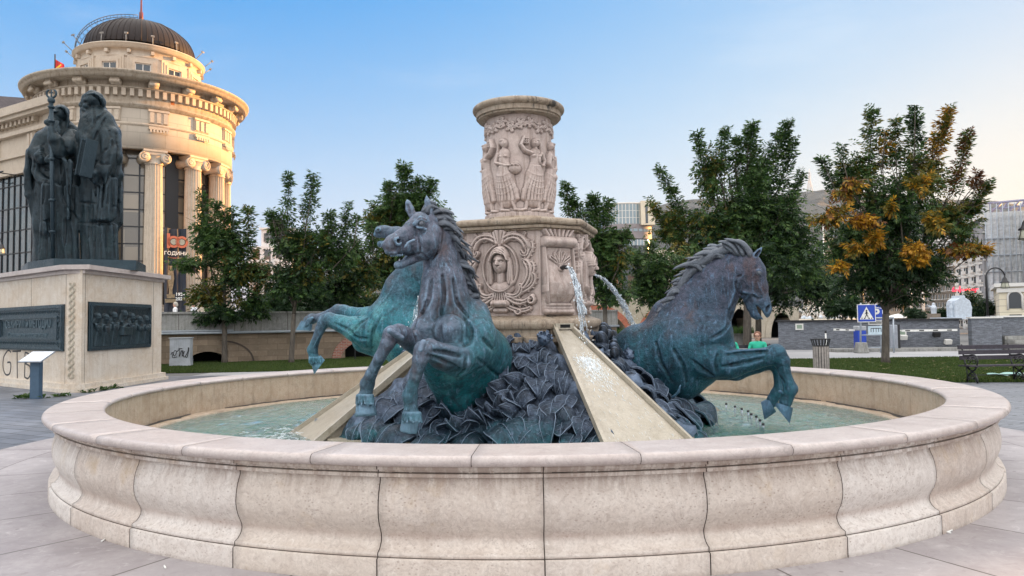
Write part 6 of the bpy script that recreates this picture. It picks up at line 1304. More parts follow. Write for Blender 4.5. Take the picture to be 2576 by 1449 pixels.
CS.etch([(270, 277), (256, 290), (240, 303), (229, 330)], [(269, 293), (250, 323), (236, 353)], [(236, 268), (238, 290), (238, 320)], [(280, 353), (262, 378), (246, 396)], [(278, 412), (256, 412), (236, 404)], [(222, 421), (234, 470), (243, 508)], [(244, 428), (262, 470), (256, 510)], [(281, 428), (268, 460), (252, 484)], [(202, 509), (222, 511), (243, 511)], [(219, 516), (218, 558)], r=3.0, k=.015)
CS.etch([(198, 560), (230, 562), (260, 563), (307, 565)], [(144, 394), (170, 396), (204, 395)], [(105, 555), (122, 557), (139, 557)], [(172, 322), (182, 318), (190, 345)], r=3.4, k=.012)
CS.etch([(222, 566), (221, 650)], [(238, 566), (236, 650)], [(250, 566), (252, 650)], [(268, 566), (270, 650)], [(286, 566), (289, 650)], [(232, 515), (230, 558)], [(256, 515), (258, 558)], [(284, 450), (288, 555)], [(296, 420), (300, 555)], [(272, 470), (270, 555)], [(110, 462), (105, 553)], [(140, 465), (139, 555)], [(154, 401), (154, 496), (181, 537), (198, 554)], [(164, 516), (161, 647)], [(179, 560), (178, 647)], [(138, 562), (141, 649)], [(120, 562), (117, 649)], [(103, 562), (98, 649)], [(168, 405), (172, 480), (186, 520)], r=2.8, k=.014)
CS.etch([(96, 448), (112, 455), (128, 455)], [(103, 418), (116, 426), (128, 428)], [(88, 400), (84, 450), (92, 520)], [(160, 360), (172, 378), (170, 392)], [(292, 335), (298, 380), (296, 440)], [(262, 310), (276, 330), (284, 370)], [(112, 360), (100, 375)], [(196, 330), (198, 380), (200, 440)], r=2.6, k=.014)
sf_ = CS.field(.027); sf_.bump(lambda X, Y, Z: (.030*np.abs(np.sin(X*8.5+1.5*np.sin(Z*1.4+Y*1.2)+Y*3.5))**.6-.015+.008*np.sin(X*27+Z*3+Y*9))*np.clip((7.35-Z)/.5, 0, 1))
wp(sf_.mesh('figures', M['saints'], relax=1), st)
sf = MB(); a, m = TS(129, 258, -.78); b, _ = TS(133, 655, -.55); a = Vector(a); b = Vector(b)
sf.tube([a, b], .055, 10)
for f in (.03, .12, .36, .62, .82): p = a.lerp(b, f); sf.tube([p+Vector((0, 0, .05)), p+Vector((0, 0, .02)), p, p-Vector((0, 0, .05))], [.055, .095, .095, .055], 10)
sf.ball(a+Vector((0, 0, .06)), .10); 
for sg in (-1, 1): sf.tube([(a.x+sg*(.02+.115*math.sin(q)), a.y, a.z+.14+.13*(1-math.cos(q))*.9) for q in np.linspace(.1, 2.7, 10)], [.03]*9+[.02], 7)
sf.tube([a, a+Vector((0, 0, .36))], .02, 6).tube([a+Vector((-.05, 0, .28)), a+Vector((.05, 0, .28))], .018, 6); wp(sf.build('staff', M['saints']), st)
bk = MB(); p0, m = TS(226, 356, -.92); Mb = Matrix.Translation(Vector(p0)) @ Matrix.Rotation(R(10), 4, 'Y') @ Matrix.Rotation(R(-30), 4, 'Z')
bk.box(-.13, -.10, -.17, .17, -1.0, .05, 0, Mb).box(.10, .13, -.17, .17, -1.0, .05, 0, Mb).box(-.099, .099, -.15, .16, -.97, .02, 0, Mb)
for q in range(4): bk.box(-.075+.05*q-.008, -.10+.05*q+.008, -.165, -.1501, -.98, .01, 0, Mb)
wp(bk.build('book', M['saints'], bevel=.015), st)
# information board on its post, weeds at the foot of the plinth
sp0 = atz(92, 1003, 0); sg_ = empty('information_stand', sp0, R(-12), 'slanted information plate on a blue-grey steel post before the plinth', 'information stand')
hS = float(at(92, 903, sp0.y).z); Mst = plain('blue_steel', (.055, .10, .155), .5, .3)
MB().box(-.11, .11, -.06, .06, 0, hS).box(-.15, -.111, -.05, .10, 0, hS-.02).build('post', Mst, sg_, bevel=.006)
Mp = Matrix.Translation((.02, -.05, hS+.05)) @ Matrix.Rotation(R(28), 4, 'X'); MB().box(-.30, .33, -.24, .24, -.012, .012, 0, Mp).build('plate', [plain('plate_edge', (.2, .22, .25), .4)], sg_); MB().box(-.28, .31, -.22, .22, .0125, .016, 0, Mp).build('notice', plain('pale_notice', (.62, .68, .74), .3), sg_)
def weed(loc, n, h, seed, label):
    rg = random.Random(seed); w = MB()
    for k in range(n):
        a = rg.uniform(0, 6.28); d = Vector((math.cos(a), math.sin(a), rg.uniform(.3, 1.6))).normalized(); L = h*rg.uniform(.5, 1.1); side = d.cross(Vector((0, 0, 1))).normalized()*L*.16; o = Vector((rg.uniform(-.2, .2), rg.uniform(-.08, .08), 0)); m_ = o+d*L*.6; e_ = o+d*L+Vector((0, 0, -L*.25)); w.add([o, m_+side, e_, m_-side], [(0, 1, 2, 3)])
    o_ = w.build('weed', LEAF[0], label=label, cat='plant', group='weeds at the foot of the plinth'); o_.location = loc; return o_
for i, (u, v, n, h) in enumerate(((70, 1000, 40, .22), (112, 999, 36, .2), (170, 995, 44, .18), (232, 985, 36, .18), (262, 980, 30, .2))):
    p = atz(u, v, 0); p.y -= .25; weed(p, n, h, i, ['low weed by the steel post, farthest left', 'low weed to the right of the steel post', 'weed below the braided corner strip', 'weed below the bronze relief panel', 'weed beside the tall ivy shoot'][i])
p = atz(303, 975, 0); iv = weed(Vector((p.x-.1, p.y-.25, 0)), 40, .22, 9, 'taller ivy shoot growing against the plinth')
for k in range(5): pass
# ------------------------------------------------------------- terrace wall with arches, left
V2 = lambda p: Vector((p.x, p.y, 0))
wA = Vector((-19.5, 30.0, 0)); wB = Vector((-7.4, 36.2, 0)); wE = Vector((6, 43.0, 0)); wd = (wB-wA).normalized(); wnrm = Vector((wd.y, -wd.x, 0)); LWl = (wE-wA).length
t = NT('terrace_stone'); x, y, zz_ = t.sep(); b = t.brick(t.comb(x, zz_, 0), 1, .85, .27, .010, .72, 1.05, .62); n = t.noise(1.2, 6, .65); n2 = t.noise(9, 4, .6)
c = t.mix(n, (.17, .12, .08), (.36, .28, .20)); c = t.mix(t.ramp(n2, [(.55, 0), (.75, .5)]), c, (.42, .36, .28)); M['terrace'] = t.fin(t.mix(1.0, c, b[0], 'MULTIPLY'), .85, t.bump(b[0], .5, .02))
M['parapet'] = stone_mat('parapet_concrete', (.30, .30, .28), (.17, .17, .165), (.40, .40, .38), streak=.9, grime=.5, scale=.6, pits=0)
ter = empty('terrace_wall', wA, math.atan2(wd.y, wd.x), 'brown stone terrace wall with low arches, grey parapet and pipe, behind the left lawn', 'wall')
def s_on(u): d = ray(u, 850)[:2]; A_ = np.array([[d[0], -wd.x], [d[1], -wd.y]]); q = np.linalg.solve(A_, [wA.x, wA.y]); return float(q[1]), float(q[0])
def z_on(u, v): s, Y = s_on(u); return float(at(u, v, Y).z)
s1, _ = s_on(470); s2, _ = s_on(632); zt1 = z_on(560, 860); zpipe = z_on(560, 840); zpar = z_on(440, 790)
sa, sb = s_on(838)[0], s_on(1030)[0]
def arch_wall(L, H, arches, depth=.5):
    """front wall with arched openings: list of (centre, half width, height, springing)"""
    mb = MB(); xs = sorted(set([0, L]+[round(v, 4) for (c, w, h) in arches for v in np.linspace(c-w, c+w, 17)]))
    top = lambda x: max([0]+[h*math.sqrt(max(0, 1-((x-c)/w)**2)) for (c, w, h) in arches if abs(x-c) <= w+1e-6])
    for a, b_ in zip(xs, xs[1:]):
        za, zb_ = top(a), top(b_); inside = any(c-w-1e-6 <= a and b_ <= c+w+1e-6 for c, w, h in arches)
        if not inside: za = zb_ = 0
        mb.add([(a, 0, za), (b_, 0, zb_), (b_, 0, H), (a, 0, H)], [(0, 1, 2, 3)])
        if inside: mb.add([(a, 0, za), (b_, 0, zb_), (b_, depth*4, zb_), (a, depth*4, za)], [(0, 3, 2, 1)])
    return mb
c1 = (s1+s2)/2; w1 = (s2-s1)/2*.62; h1 = z_on(540, 884); c2 = (sa+sb)/2; w2 = (sb-sa)/2*.8; h2 = z_on(930, 858)
arch_wall(LWl, zpipe, [(c1-.5, w1, max(.3, h1)), (c2, w2, max(.5, h2+.1))]).build('wall', M['terrace'], ter)
MB().box(0, LWl, 1.9, 2.0, -.1, zpipe).box(0, LWl, .501, 1.899, zpipe-.1, zpipe-.001).build('arch_darkness', M['darkhole'], ter)
def arch_band(c, w, h, th, m, name, proud=.05):
    mb = MB(); n = 24; P = np.zeros((n, 4, 3))
    for i in range(n):
        a = PI*i/(n-1); cx_, sx_ = math.cos(a), math.sin(a)
        for j, (r, y) in enumerate(((0, -.001), (0, -proud), (th, -proud), (th, -.001))): P[i, j] = (c+(w+r)*cx_, y, (h+r)*sx_)
    mb.grid(P, smooth=False); return mb.build(name, m, ter)
t = NT('red_brick'); b = t.brick(t.map((1, 1, 1), (PI/2, 0, 0)), 1, .24, .075, .012, (.30, .09, .06), (.42, .16, .10), (.35, .30, .26)); M['rbrick'] = t.fin(b[0], .85)
arch_band(c1-.5, w1+.02, h1, .55, M['terrace'], 'arch_ring'); arch_band(c1+.1, (s2-s1)/2*.98, zt1+.0, .07, M['joint'], 'relieving_arch_groove', .03); arch_band(c2, w2+.02, max(.5, h2+.1), .42, M['rbrick'], 'brick_arch')
MB().box(0, LWl, -.12, .5, zpipe+.06, zpar).box(-.1, LWl, -.2, .55, zpar+.001, zpar+.09).build('parapet', M['parapet'], ter)
MB().tube([(0, -.24, zpipe+.06), (LWl, -.24, zpipe+.06)], .06, 8).box(0, s_on(585)[0], -.30, -.13, zpipe+.13, zpipe+.19).build('pipe', plain('pale_pipe', (.34, .38, .42), .5), ter)
jt_ = MB()
for q in range(8): jt_.box(1.0+2.3*q, 1.02+2.3*q, -.124, -.1205, zpipe+.1, zpar-.01)
jt_.build('joints', M['joint'], ter)
terr_z = zpar-1.0
MB().prism([(wA.x-60, wA.y+28), (wA.x-2, wA.y+3.4), (wE.x-2, wE.y+3.4), (wE.x-10, 95), (wA.x-60, 95)], .02, terr_z).build('terrace', M['path'], kind='structure')
# grey cabinet with a scrawl
cb = atz(455, 923, 0); cab = empty('utility_cabinet', cb, R(8), 'pale grey utility cabinet with black scrawl standing on the lawn before the arched wall', 'cabinet')
hc = float(at(455, 849, cb.y).z); wc_ = 50/F_PX*cb.y/2; Mc = plain('cabinet_paint', (.40, .43, .47), .6, var=.2, scale=3)
MB().box(-wc_, wc_, -.16, .25, .0, hc*.26).box(-wc_*.97, wc_*.97, -.15, .25, hc*.262, hc*.97).box(-wc_*1.04, wc_*1.04, -.19, .29, hc*.972, hc).build('body', Mc, cab)
rb2 = MB()
for i in range(9): rb2.box(-wc_*.9+i*wc_*.21, -wc_*.9+i*wc_*.21+.02, -.162, -.151, hc*.36, hc*.93)
rb2.build('ribs', Mc, cab); MB().box(wc_*.78, wc_*.9, -.18, -.163, hc*.55, hc*.66).build('handle', M['black'], cab)
scribble('graffiti', [[(-.34, .0), (-.28, .1), (-.2, -.05), (-.12, .12), (-.2, .16), (-.28, -.1), (-.1, -.08)], [(-.1, .12), (.0, .22), (-.02, -.08), (.08, .18), (.1, -.06), (.18, .14)], [(.12, .18), (.16, -.1), (.28, .05), (.34, .2), (.28, -.1), (.2, -.06)], [(-.05, .26), (.1, .24)]], frame_M((0, -.165, hc*.42), (1, 0, 0), (0, 0, 1)) @ Matrix.Scale(wc_/.40, 4), .014, cab)
# blue notice board on legs by the brick arch
bb = at(928, 905, 36); bn_ = empty('blue_board', (bb.x, 34.6, 0), R(10), 'small dark blue board on two legs beside the red brick arch', 'notice board')
MB().box(-.32, .34, -.03, .03, .45, 1.25).build('panel', plain('dark_blue_paint', (.025, .05, .13), .5), bn_)
for sx in (-.36, .38): MB().box(sx-.02, sx+.02, -.03, .03, 0, 1.28).build('leg', M['black'], bn_)
# ------------------------------------------------------------- right: slate wall, barrier, signs
wa = Vector((14.3, 40.4, 0)); wb = Vector((22.3, 37.45, 0)); wdr = (wb-wa).normalized()
t = NT('split_slate'); x, y, zz_ = t.sep(); b = t.brick(t.comb(t.math('ADD', x, t.math('MULTIPLY', t.noise(1.5, 2), .3)), zz_, 0), 1, .19, .045, .004, .62, 1.15, .5, bias=-.1); n = t.noise(20, 4, .7)
t2 = t.mix(t.noise(14, 5, .7), (.12, .135, .165), (.30, .32, .36)); M['splits'] = t.fin(t.mix(1.0, t2, b[0], 'MULTIPLY'), .8, t.bump(t.math('ADD', b[0], n), .9, .03))
t = NT('split_slate_warm'); x, y, zz_ = t.sep(); b = t.brick(t.comb(x, zz_, 0), 1, .26, .075, .006, .5, 1.1, .25); M['splitw'] = t.fin(t.mix(1.0, t.mix(t.noise(14, 5, .7), (.12, .115, .11), (.27, .26, .24)), b[0], 'MULTIPLY'), .8, t.bump(b[0], .9, .03))
zw = float(at(1970, 806, wa.y).z); LS = (wb-wa).length
sw = empty('slate_wall', wa, math.atan2(wdr.y, wdr.x), 'long blue-grey split slate wall with small square lamps behind the right lawn', 'wall')
MB().box(0, LS, 0, .5, -.1, zw-.08).box(.001, .5, .501, 9, -.1, zw-.08).build('wall', M['splits'], sw)
MB().box(-.12, LS+.1, -.12, .6, zw-.078, zw).box(-.12, .62, .61, 9, zw-.078, zw).build('coping', M['black'], sw)
for u, v in ((2011, 822), (2158, 828), (2269, 838)):
    d = ray(u, v); A_ = np.array([[d[0], -wdr.x], [d[1], -wdr.y]]); q = np.linalg.solve(A_, [wa.x, wa.y]); zz0 = float(at(u, v, q[0]).z); s = float(q[1])
    l = MB().box(s-.2, s+.2, -.07, -.001, zz0-.17, zz0+.17).build('wall_lamp', M['trim'], sw); MB().box(s-.13, s+.13, -.076, -.0701, zz0-.1, zz0+.1).build('lens', plain('lamp_glass', (.25, .32, .25), .2), l)
wc1 = Vector((22.35, 37.6, 0)); we = Vector((23.9, 34.6, 0))
sw2 = empty('slate_pier', (22.5, 36.9, 0), math.atan2(wdr.y, wdr.x), 'short projecting slate pier at the right end of the long wall', 'wall pier')
MB().box(0, 1.25, -.35, .5, -.1, zw-.02).build('wall', M['splits'], sw2); MB().box(-.06, 1.32, -.42, .56, zw-.019, zw+.06).build('coping', M['trim'], sw2)
sw3 = empty('upper_slate_wall', (23.9, 37.0, 0), R(-4), 'slate wall running out of the picture above the steps at far right', 'wall')
MB().box(0, 22, 0, .5, .3, zw+.02).build('wall', M['splits'], sw3); MB().box(0, 22, -.08, .6, zw+.021, zw+.10).build('coping', M['trim'], sw3)
stp = empty('stone_steps', (23.6, 34.2, 0), R(-3), 'broad low stone steps climbing behind the bench at far right', 'steps')
for k in range(4): MB().box(0, 14, k*.75-.3, 3.4, .17*k+.001, .17*k+.16).build('step', M['parapet'], stp)
def on_wall(u, v):
    d = ray(u, v); A_ = np.array([[d[0], -wdr.x], [d[1], -wdr.y]]); q = np.linalg.solve(A_, [wa.x, wa.y]); return float(q[1]), float(at(u, v, q[0]).z)
fl_ = []
for (u, v), lab in zip(((2265+0, 0), (2270, 876), (2314, 870), (2350, 883)), ('', '', '', '')): pass
for (u, v), lab in zip(((2268, 850), (2360, 843), (2306, 862)), ('', '', '')): pass
MW = wa
for k, ((u, v), lab) in enumerate(zip(((2267, 849), (2349, 842), (2378, 860)), ('white floodlight on the slate wall nearest to the tree trunk', 'small dark floodlight on the slate wall under the long barrier arm', 'lowest floodlight near the right end of the slate wall'))):
    s, zz0 = on_wall(u, v); p = wa+wdr*s; e = empty('floodlight', (p.x, p.y-.25, zz0), 0, lab, 'floodlight', 'floodlights on the slate wall')
    MB().box(-.16, .16, -.08, .10, -.10, .12, 0, Matrix.Rotation(.35, 4, 'X')).build('housing', M['trim'] if k != 1 else M['black'], e); MB().box(-.03, .03, .05, .26, -.06, .0).build('bracket', M['black'], e)
def bar(name, u0, v0, u1, v1, Y, label):
    a, b_ = at(u0, v0, Y), at(u1, v1, Y); e = empty(name, a, 0, label, 'barrier', 'car park barriers'); d = b_-a; L = d.length; d.normalize()
    MB().obox((0, 0, 0), d*L, .04, .10).build('arm', M['paper'], e); k = MB(); n = max(3, int(L/.62))
    for i in range(n): p = d*(L*(i+.25)/n); q = d*(L*(i+.6)/n); k.obox(p+Vector((0, -.022, 0)), q+Vector((0, -.022, 0)), .006, .055)
    k.build('stripes', M['black'], e); return e
YB = 37.6
b1 = bar('barrier', 2097, 829, 2168, 831, YB-.35, 'short striped barrier arm with blue cabinet left of the signs')
cabp = V2(at(2155, 880, YB))-V2(b1.location); z0 = -b1.location.z
Mb_ = plain('blue_paint', (.015, .06, .42), .4)
MB().box(cabp.x-.21, cabp.x+.21, -.3, .2, z0+.12, z0+1.02).build('cabinet', Mb_, b1, bevel=.03); MB().box(cabp.x-.22, cabp.x+.22, -.32, .22, z0+1.021, z0+1.24).build('cabinet_top', plain('grey_plastic', (.35, .37, .4), .5), b1, bevel=.04)
b2 = bar('barrier', 2268, 832, 2408, 830, 37.0, 'long striped barrier arm reaching right from the grey cabinet'); z0 = -b2.location.z
MB().box(-.72, -.34, -.3, .3, z0+.12, z0+1.28).build('cabinet', plain('pale_blue_cabinet', (.26, .28, .32), .5), b2, bevel=.03); MB().box(-.34, -.22, -.28, .28, z0+.12, z0+1.3).build('cabinet_door', M['black'], b2)
isl = atz(2170, 884, 0); MB().prism([(isl.x-1.5, isl.y-.6), (isl.x+5.0, isl.y-.9), (isl.x+5.3, isl.y+.6), (isl.x-1.5, isl.y+.9)], .002, .14).build('traffic_island', M['parapet'], kind='structure')
sbp = atz(2167, 888, 0); sb_ = empty('road_signs', (sbp.x, sbp.y, 0), 0, 'blue pedestrian crossing sign and parking signs on a grey frame in a concrete block', 'road sign')
MB().add([(-.27, -.27, 0), (.27, -.27, 0), (.27, .27, 0), (-.27, .27, 0), (-.2, -.2, .5), (.2, -.2, .5), (.2, .2, .5), (-.2, .2, .5)], [(3, 2, 1, 0), (4, 5, 6, 7), (0, 1, 5, 4), (1, 2, 6, 5), (2, 3, 7, 6), (3, 0, 4, 7)]).build('concrete_block', M['parapet'], sb_, bevel=.03)
Mg = plain('galvanised', (.34, .38, .43), .4, .5); U = lambda u, v, dy=0: (lambda p: Vector((p.x-sbp.x, dy, p.z)))(at(u, v, sbp.y+dy))
MB().tube([U(2165, 870), U(2165, 762)], .045, 8).tube([U(2165, 800), U(2248, 800)], .045, 8).tube([U(2247, 800), U(2249, 893)], .04, 8).tube([U(2215, 800, .1), U(2216, 888, .1)], .035, 8).tube([U(2167, 843), U(2215, 843)], .025, 8).tube([U(2167, 874), U(2250, 874)], .025, 8).build('frame', Mg, sb_)
def plate(u0, v0, u1, v1, dy, m, name, rim=None):
    a, b_ = U(u0, v1, dy), U(u1, v0, dy); o = MB().box(a.x, b_.x, dy-.012, dy+.012, a.z, b_.z).build(name, m, sb_, bevel=.008)
    if rim: w = .035; MB().box(a.x+w, b_.x-w, dy-.016, dy-.0125, a.z+w, b_.z-w).build('face', rim, o)
    return o, a, b_
o, a, b_ = plate(2157, 765, 2202, 811, -.1, M['paper'], 'pedestrian_sign', Mb_)
o.rotation_euler = (0, 0, 0); cx_, cz_ = (a.x+b_.x)/2, (a.z+b_.z)/2; h = (b_.z-a.z)/2
MB().add([(cx_-h*.78, -.118, cz_-h*.68), (cx_+h*.78, -.118, cz_-h*.68), (cx_, -.118, cz_+h*.72)], [(0, 1, 2)]).build('triangle', M['paper'], o)
w = MB(); Q = lambda x, z_: (cx_+h*x, -.122, cz_+h*z_)
w.add([(cx_+h*.09*math.cos(q), -.122, cz_+h*.30+h*.09*math.sin(q)) for q in np.linspace(0, 2*PI, 12, endpoint=False)], [tuple(range(12))])
for a1, a2, wd2 in (((0, .2), (.0, -.15), .16), ((0, -.15), (-.14, -.42), .09), ((-.14, -.42), (-.2, -.6), .07), ((0, -.15), (.14, -.38), .09), ((.14, -.38), (.18, -.6), .07), ((.0, .15), (-.17, -.08), .06), ((.02, .15), (.18, -.05), .06)):
    d = Vector((a2[0]-a1[0], a2[1]-a1[1])).normalized(); nx, nz = -d.y*wd2/2, d.x*wd2/2; w.add([Q(a1[0]+nx, a1[1]+nz), Q(a1[0]-nx, a1[1]-nz), Q(a2[0]-nx, a2[1]-nz), Q(a2[0]+nx, a2[1]+nz)], [(0, 1, 2, 3)])
for k in range(5):
    x_ = -.6+.27*k; w.add([Q(x_, -.64), Q(x_+.10, -.64), Q(x_+.14, -.5), Q(x_+.04, -.5)], [(0, 1, 2, 3)]) if abs(x_+.07) > .2 else None
w.build('walking_figure', M['black'], o)
o2, a, b_ = plate(2184, 764, 2220, 807, .02, M['paper'], 'parking_sign', Mb_)
text_mesh('lettering', 'P', .62, frame_M(((a.x+b_.x)/2+.02, -.0, (a.z+b_.z)/2-.08), (1, 0, 0), (0, 0, 1)), M['paper'], o2, depth=.003, bold=.02)
MB().obox((a.x+.25, -.004, b_.z-.14), (b_.x-.06, -.004, b_.z-.22), .004, .03).build('roof_mark', M['paper'], o2)
o3, a, b_ = plate(2184, 809, 2221, 817, .02, M['paper'], 'small_plate'); MB().box(a.x+.06, b_.x-.06, .002, .0075, a.z+.05, a.z+.11).build('car_mark', M['black'], o3)
o4, a, b_ = plate(2184, 820, 2223, 842, .02, plain('pale_blue_plate', (.50, .62, .70), .4), 'bay_plate'); w = MB(); ww = b_.x-a.x
for k in range(5): x_ = a.x+ww*(.18+.16*k); w.box(x_-.012, x_+.012, .0, .0075, a.z+.12, b_.z-.12)
w.box(a.x+ww*.17, a.x+ww*.83, .0, .0075, b_.z-.119, b_.z-.09).build('bay_marks', M['black'], o4)
pb = atz(2078, 884, 0); pb.y = 31; pq = at(2078, 868, 31)
e = empty('bollard', (pq.x, 31, 0), 0, 'thin white post with black cap behind the litter bin', 'bollard'); MB().tube([(0, 0, 0), (0, 0, float(at(2078, 838, 31).z))], .035, 8).build('post', M['paper'], e); MB().tube([(0, 0, float(at(2078, 838, 31).z)), (0, 0, float(at(2078, 832, 31).z))], .04, 8).build('cap', M['black'], e)
# litter bin
LB = at(2064, 853, 21.2); lb = empty('litter_bin', (LB.x, 21.2, 0), 0, 'round wood-slatted litter bin with flared black metal rim on the lawn edge', 'litter bin'); hb_ = LB.z
for k in range(18):
    a = 2*PI*k/18; M_ = Matrix.Rotation(a, 4, 'Z'); MB().box(.195, .215, -.026, .026, .06, hb_-.20, 0, M_).build('slat', plain('grey_wood', (.30, .27, .25), .8, var=.3) if k == 0 else bpy.data.materials['grey_wood'], lb)
b = MB(); b.lathe([(.19, .08), (.19, hb_-.2), (.17, hb_-.2), (.17, .1), (0, .1)], 24); 
for r, z_ in ((.215, hb_-.19), (.265, hb_), (.22, .07)): b.tube([(r*math.cos(q), r*math.sin(q), z_) for q in np.linspace(0, 2*PI, 25)], .014, 6)
for k in range(18): a = 2*PI*k/18; b.obox((.21*math.cos(a), .21*math.sin(a), hb_-.19), (.262*math.cos(a), .262*math.sin(a), hb_), .03, .008)
for a in (.3, 2.4, 4.5): b.box(.12, .16, -.02, .02, 0, .1, 0, Matrix.Rotation(a, 4, 'Z'))
b.build('metal_frame', M['black'], lb)
# park benches
def bench(L=2.0):
    e = empty('park_bench', (0, 0, 0), 0, '-', 'bench'); W_ = bpy.data.materials.get('dark_bench_wood') or plain('dark_bench_wood', (.030, .024, .035), .45, var=.4, scale=20)
    for y, z_ in ((.0, .445), (.11, .445), (.22, .44), (.33, .435)): MB().box(-.08, L, y, y+.095, z_-.035, z_).build('seat_slat', W_, e)
    for y, z_ in ((.46, .56), (.49, .69), (.52, .82)): MB().box(-.0, L, y, y+.03, z_, z_+.10, 0).build('back_slat', W_, e)
    for x_ in (.12, L*.52, L-.15):
        f = MB(); T_ = lambda pts, r: f.tube([(x_, a, b) for a, b in pts], r, 6)
        T_([(.02, .0), (.03, .12), (.10, .22), (.2, .27), (.30, .22), (.38, .12), (.42, 0)], .024); T_([(.02, .41), (.1, .33), (.2, .28), (.3, .33), (.42, .41)], .022); T_([(.42, .41), (.46, .5), (.52, .75), (.56, .94)], .022); T_([(0, .41), (.44, .40)], .02)
        T_([(.02, .43), (-.02, .55), (.02, .66), (.12, .70), (.3, .67), (.48, .66)], .020); T_([(.40, .42), (.38, .0)], .015)
        for c0 in ((.12, .55, .10), (.3, .54, .09), (.2, .14, .08), (.08, .10, .05), (.33, .10, .05)): T_([(c0[0]+p[0], c0[1]+p[1]) for p in spiral(0, 0, c0[2], .02, 40, 520, 14)], .012)
        f.build('side_frame', M['black'], e)
    MB().box(.1, L-.1, .20, .215, .18, .20).build('stretcher', M['black'], e)
    return e
bp = atz(2447, 965, 0); be = bench(2.6); be.location = (bp.x+.02, bp.y, 0); be.rotation_euler = (0, 0, R(4)); be['label'] = 'dark slatted bench with scrolled iron sides at the right edge of the picture'
be2 = bench(1.45); be2.location = (6.05, 20.95, 0); be2['label'] = 'bench behind the raised foreleg of the right horse with people in green seated'; be['group'] = be2['group'] = 'park benches round the fountain'
bo_ = at(1480, 800, 21)
# crumpled plastic under the bench
pw = atz(2540, 945, 0.05); mb = MB(); rg = random.Random(4); P = np.zeros((10, 8, 3))
for i in range(10):
    for j in range(8): P[i, j] = (-.6+i*.14+rg.uniform(-.03, .03), (j-3.5)*.07*math.sin(PI*(i+.5)/10)+rg.uniform(-.02, .02), .03+.07*rg.random())
o = mb.grid(P).build('plastic_sheet', plain('pale_green_plastic', (.30, .50, .46), .3), label='crumpled pale green plastic sheet lying on the grass under the bench', cat='litter'); o.location = (pw.x, pw.y, .04)
for k, (u, v, lab) in enumerate(((2228+0, 903, ''),)): pass
# lamp posts with curved arm
def lamp(base, H, r, side, label, scale=1):
    e = empty('street_lamp', base, 0, label, 'street lamp', 'black street lamps with curved arms'); T_ = [(0, 0, 0), (0, 0, .8)]; A_ = [(0, 0, 0)]+[(0, 0, H-r)]+[(side*(r-r*math.cos(q)), 0, H-r+r*math.sin(q)) for q in np.linspace(.15, PI*.93, 14)]
    MB().tube(A_, [.06*scale]*2+[.045*scale]*14, 8).tube([(0, 0, 0), (0, 0, .25), (0, 0, .3), (0, 0, 1.1)], [.16, .15, .09, .08], 10).build('post', M['black'], e)
    x_, z_ = A_[-1][0], A_[-1][2]; h = MB(); h.lathe([(.03, z_), (.05, z_-.12*scale), (.11*scale, z_-.2*scale), (.16*scale, z_-.36*scale), (.235*scale, z_-.42*scale), (.24*scale, z_-.46*scale)], 20, (x_, 0)); h.build('hood', M['black'], e)
    g = MB().lathe([(.15*scale, z_-.34*scale), (.24*scale, z_-.74*scale), (.12*scale, z_-.80*scale), (0, z_-.80*scale)], 20, (x_, 0)).build('lamp_glass', bpy.data.materials.get('frosted_lamp_glass') or plain('frosted_lamp_glass', (.62, .62, .50), .3), e)
    k = MB()
    for q in range(6): a = q*PI/3; k.tube([(x_+.155*scale*math.cos(a), .155*scale*math.sin(a), z_-.34*scale), (x_+.245*scale*math.cos(a), .245*scale*math.sin(a), z_-.75*scale)], .012*scale, 5)
    k.tube([(x_+.245*scale*math.cos(q), .245*scale*math.sin(q), z_-.75*scale) for q in np.linspace(0, 2*PI, 17)], .014*scale, 5).build('lantern_frame', M['black'], e); return e
YL = 44; lb0 = at(2485, 800, YL); lamp((lb0.x, YL, .6), float(at(2485, 674, YL).z)-.6, .55, 1, 'black lamp post with curved arm before the scaffolded facade', 1.0)
YL = 24; lb1 = at(2632, 560, YL); lamp((lb1.x+.35, YL, 0), float(at(2585, 520, YL).z)+.1, .5, -1, 'black street lamp whose lantern just enters at the right edge', 1.0)
YL = 46; lb2 = at(4, 640, YL); lamp((lb2.x-1.0, YL, terr_z), float(at(4, 610, YL).z)-terr_z+.4, .5, 1, 'small street lamp at the left edge before the glass wall', .9)
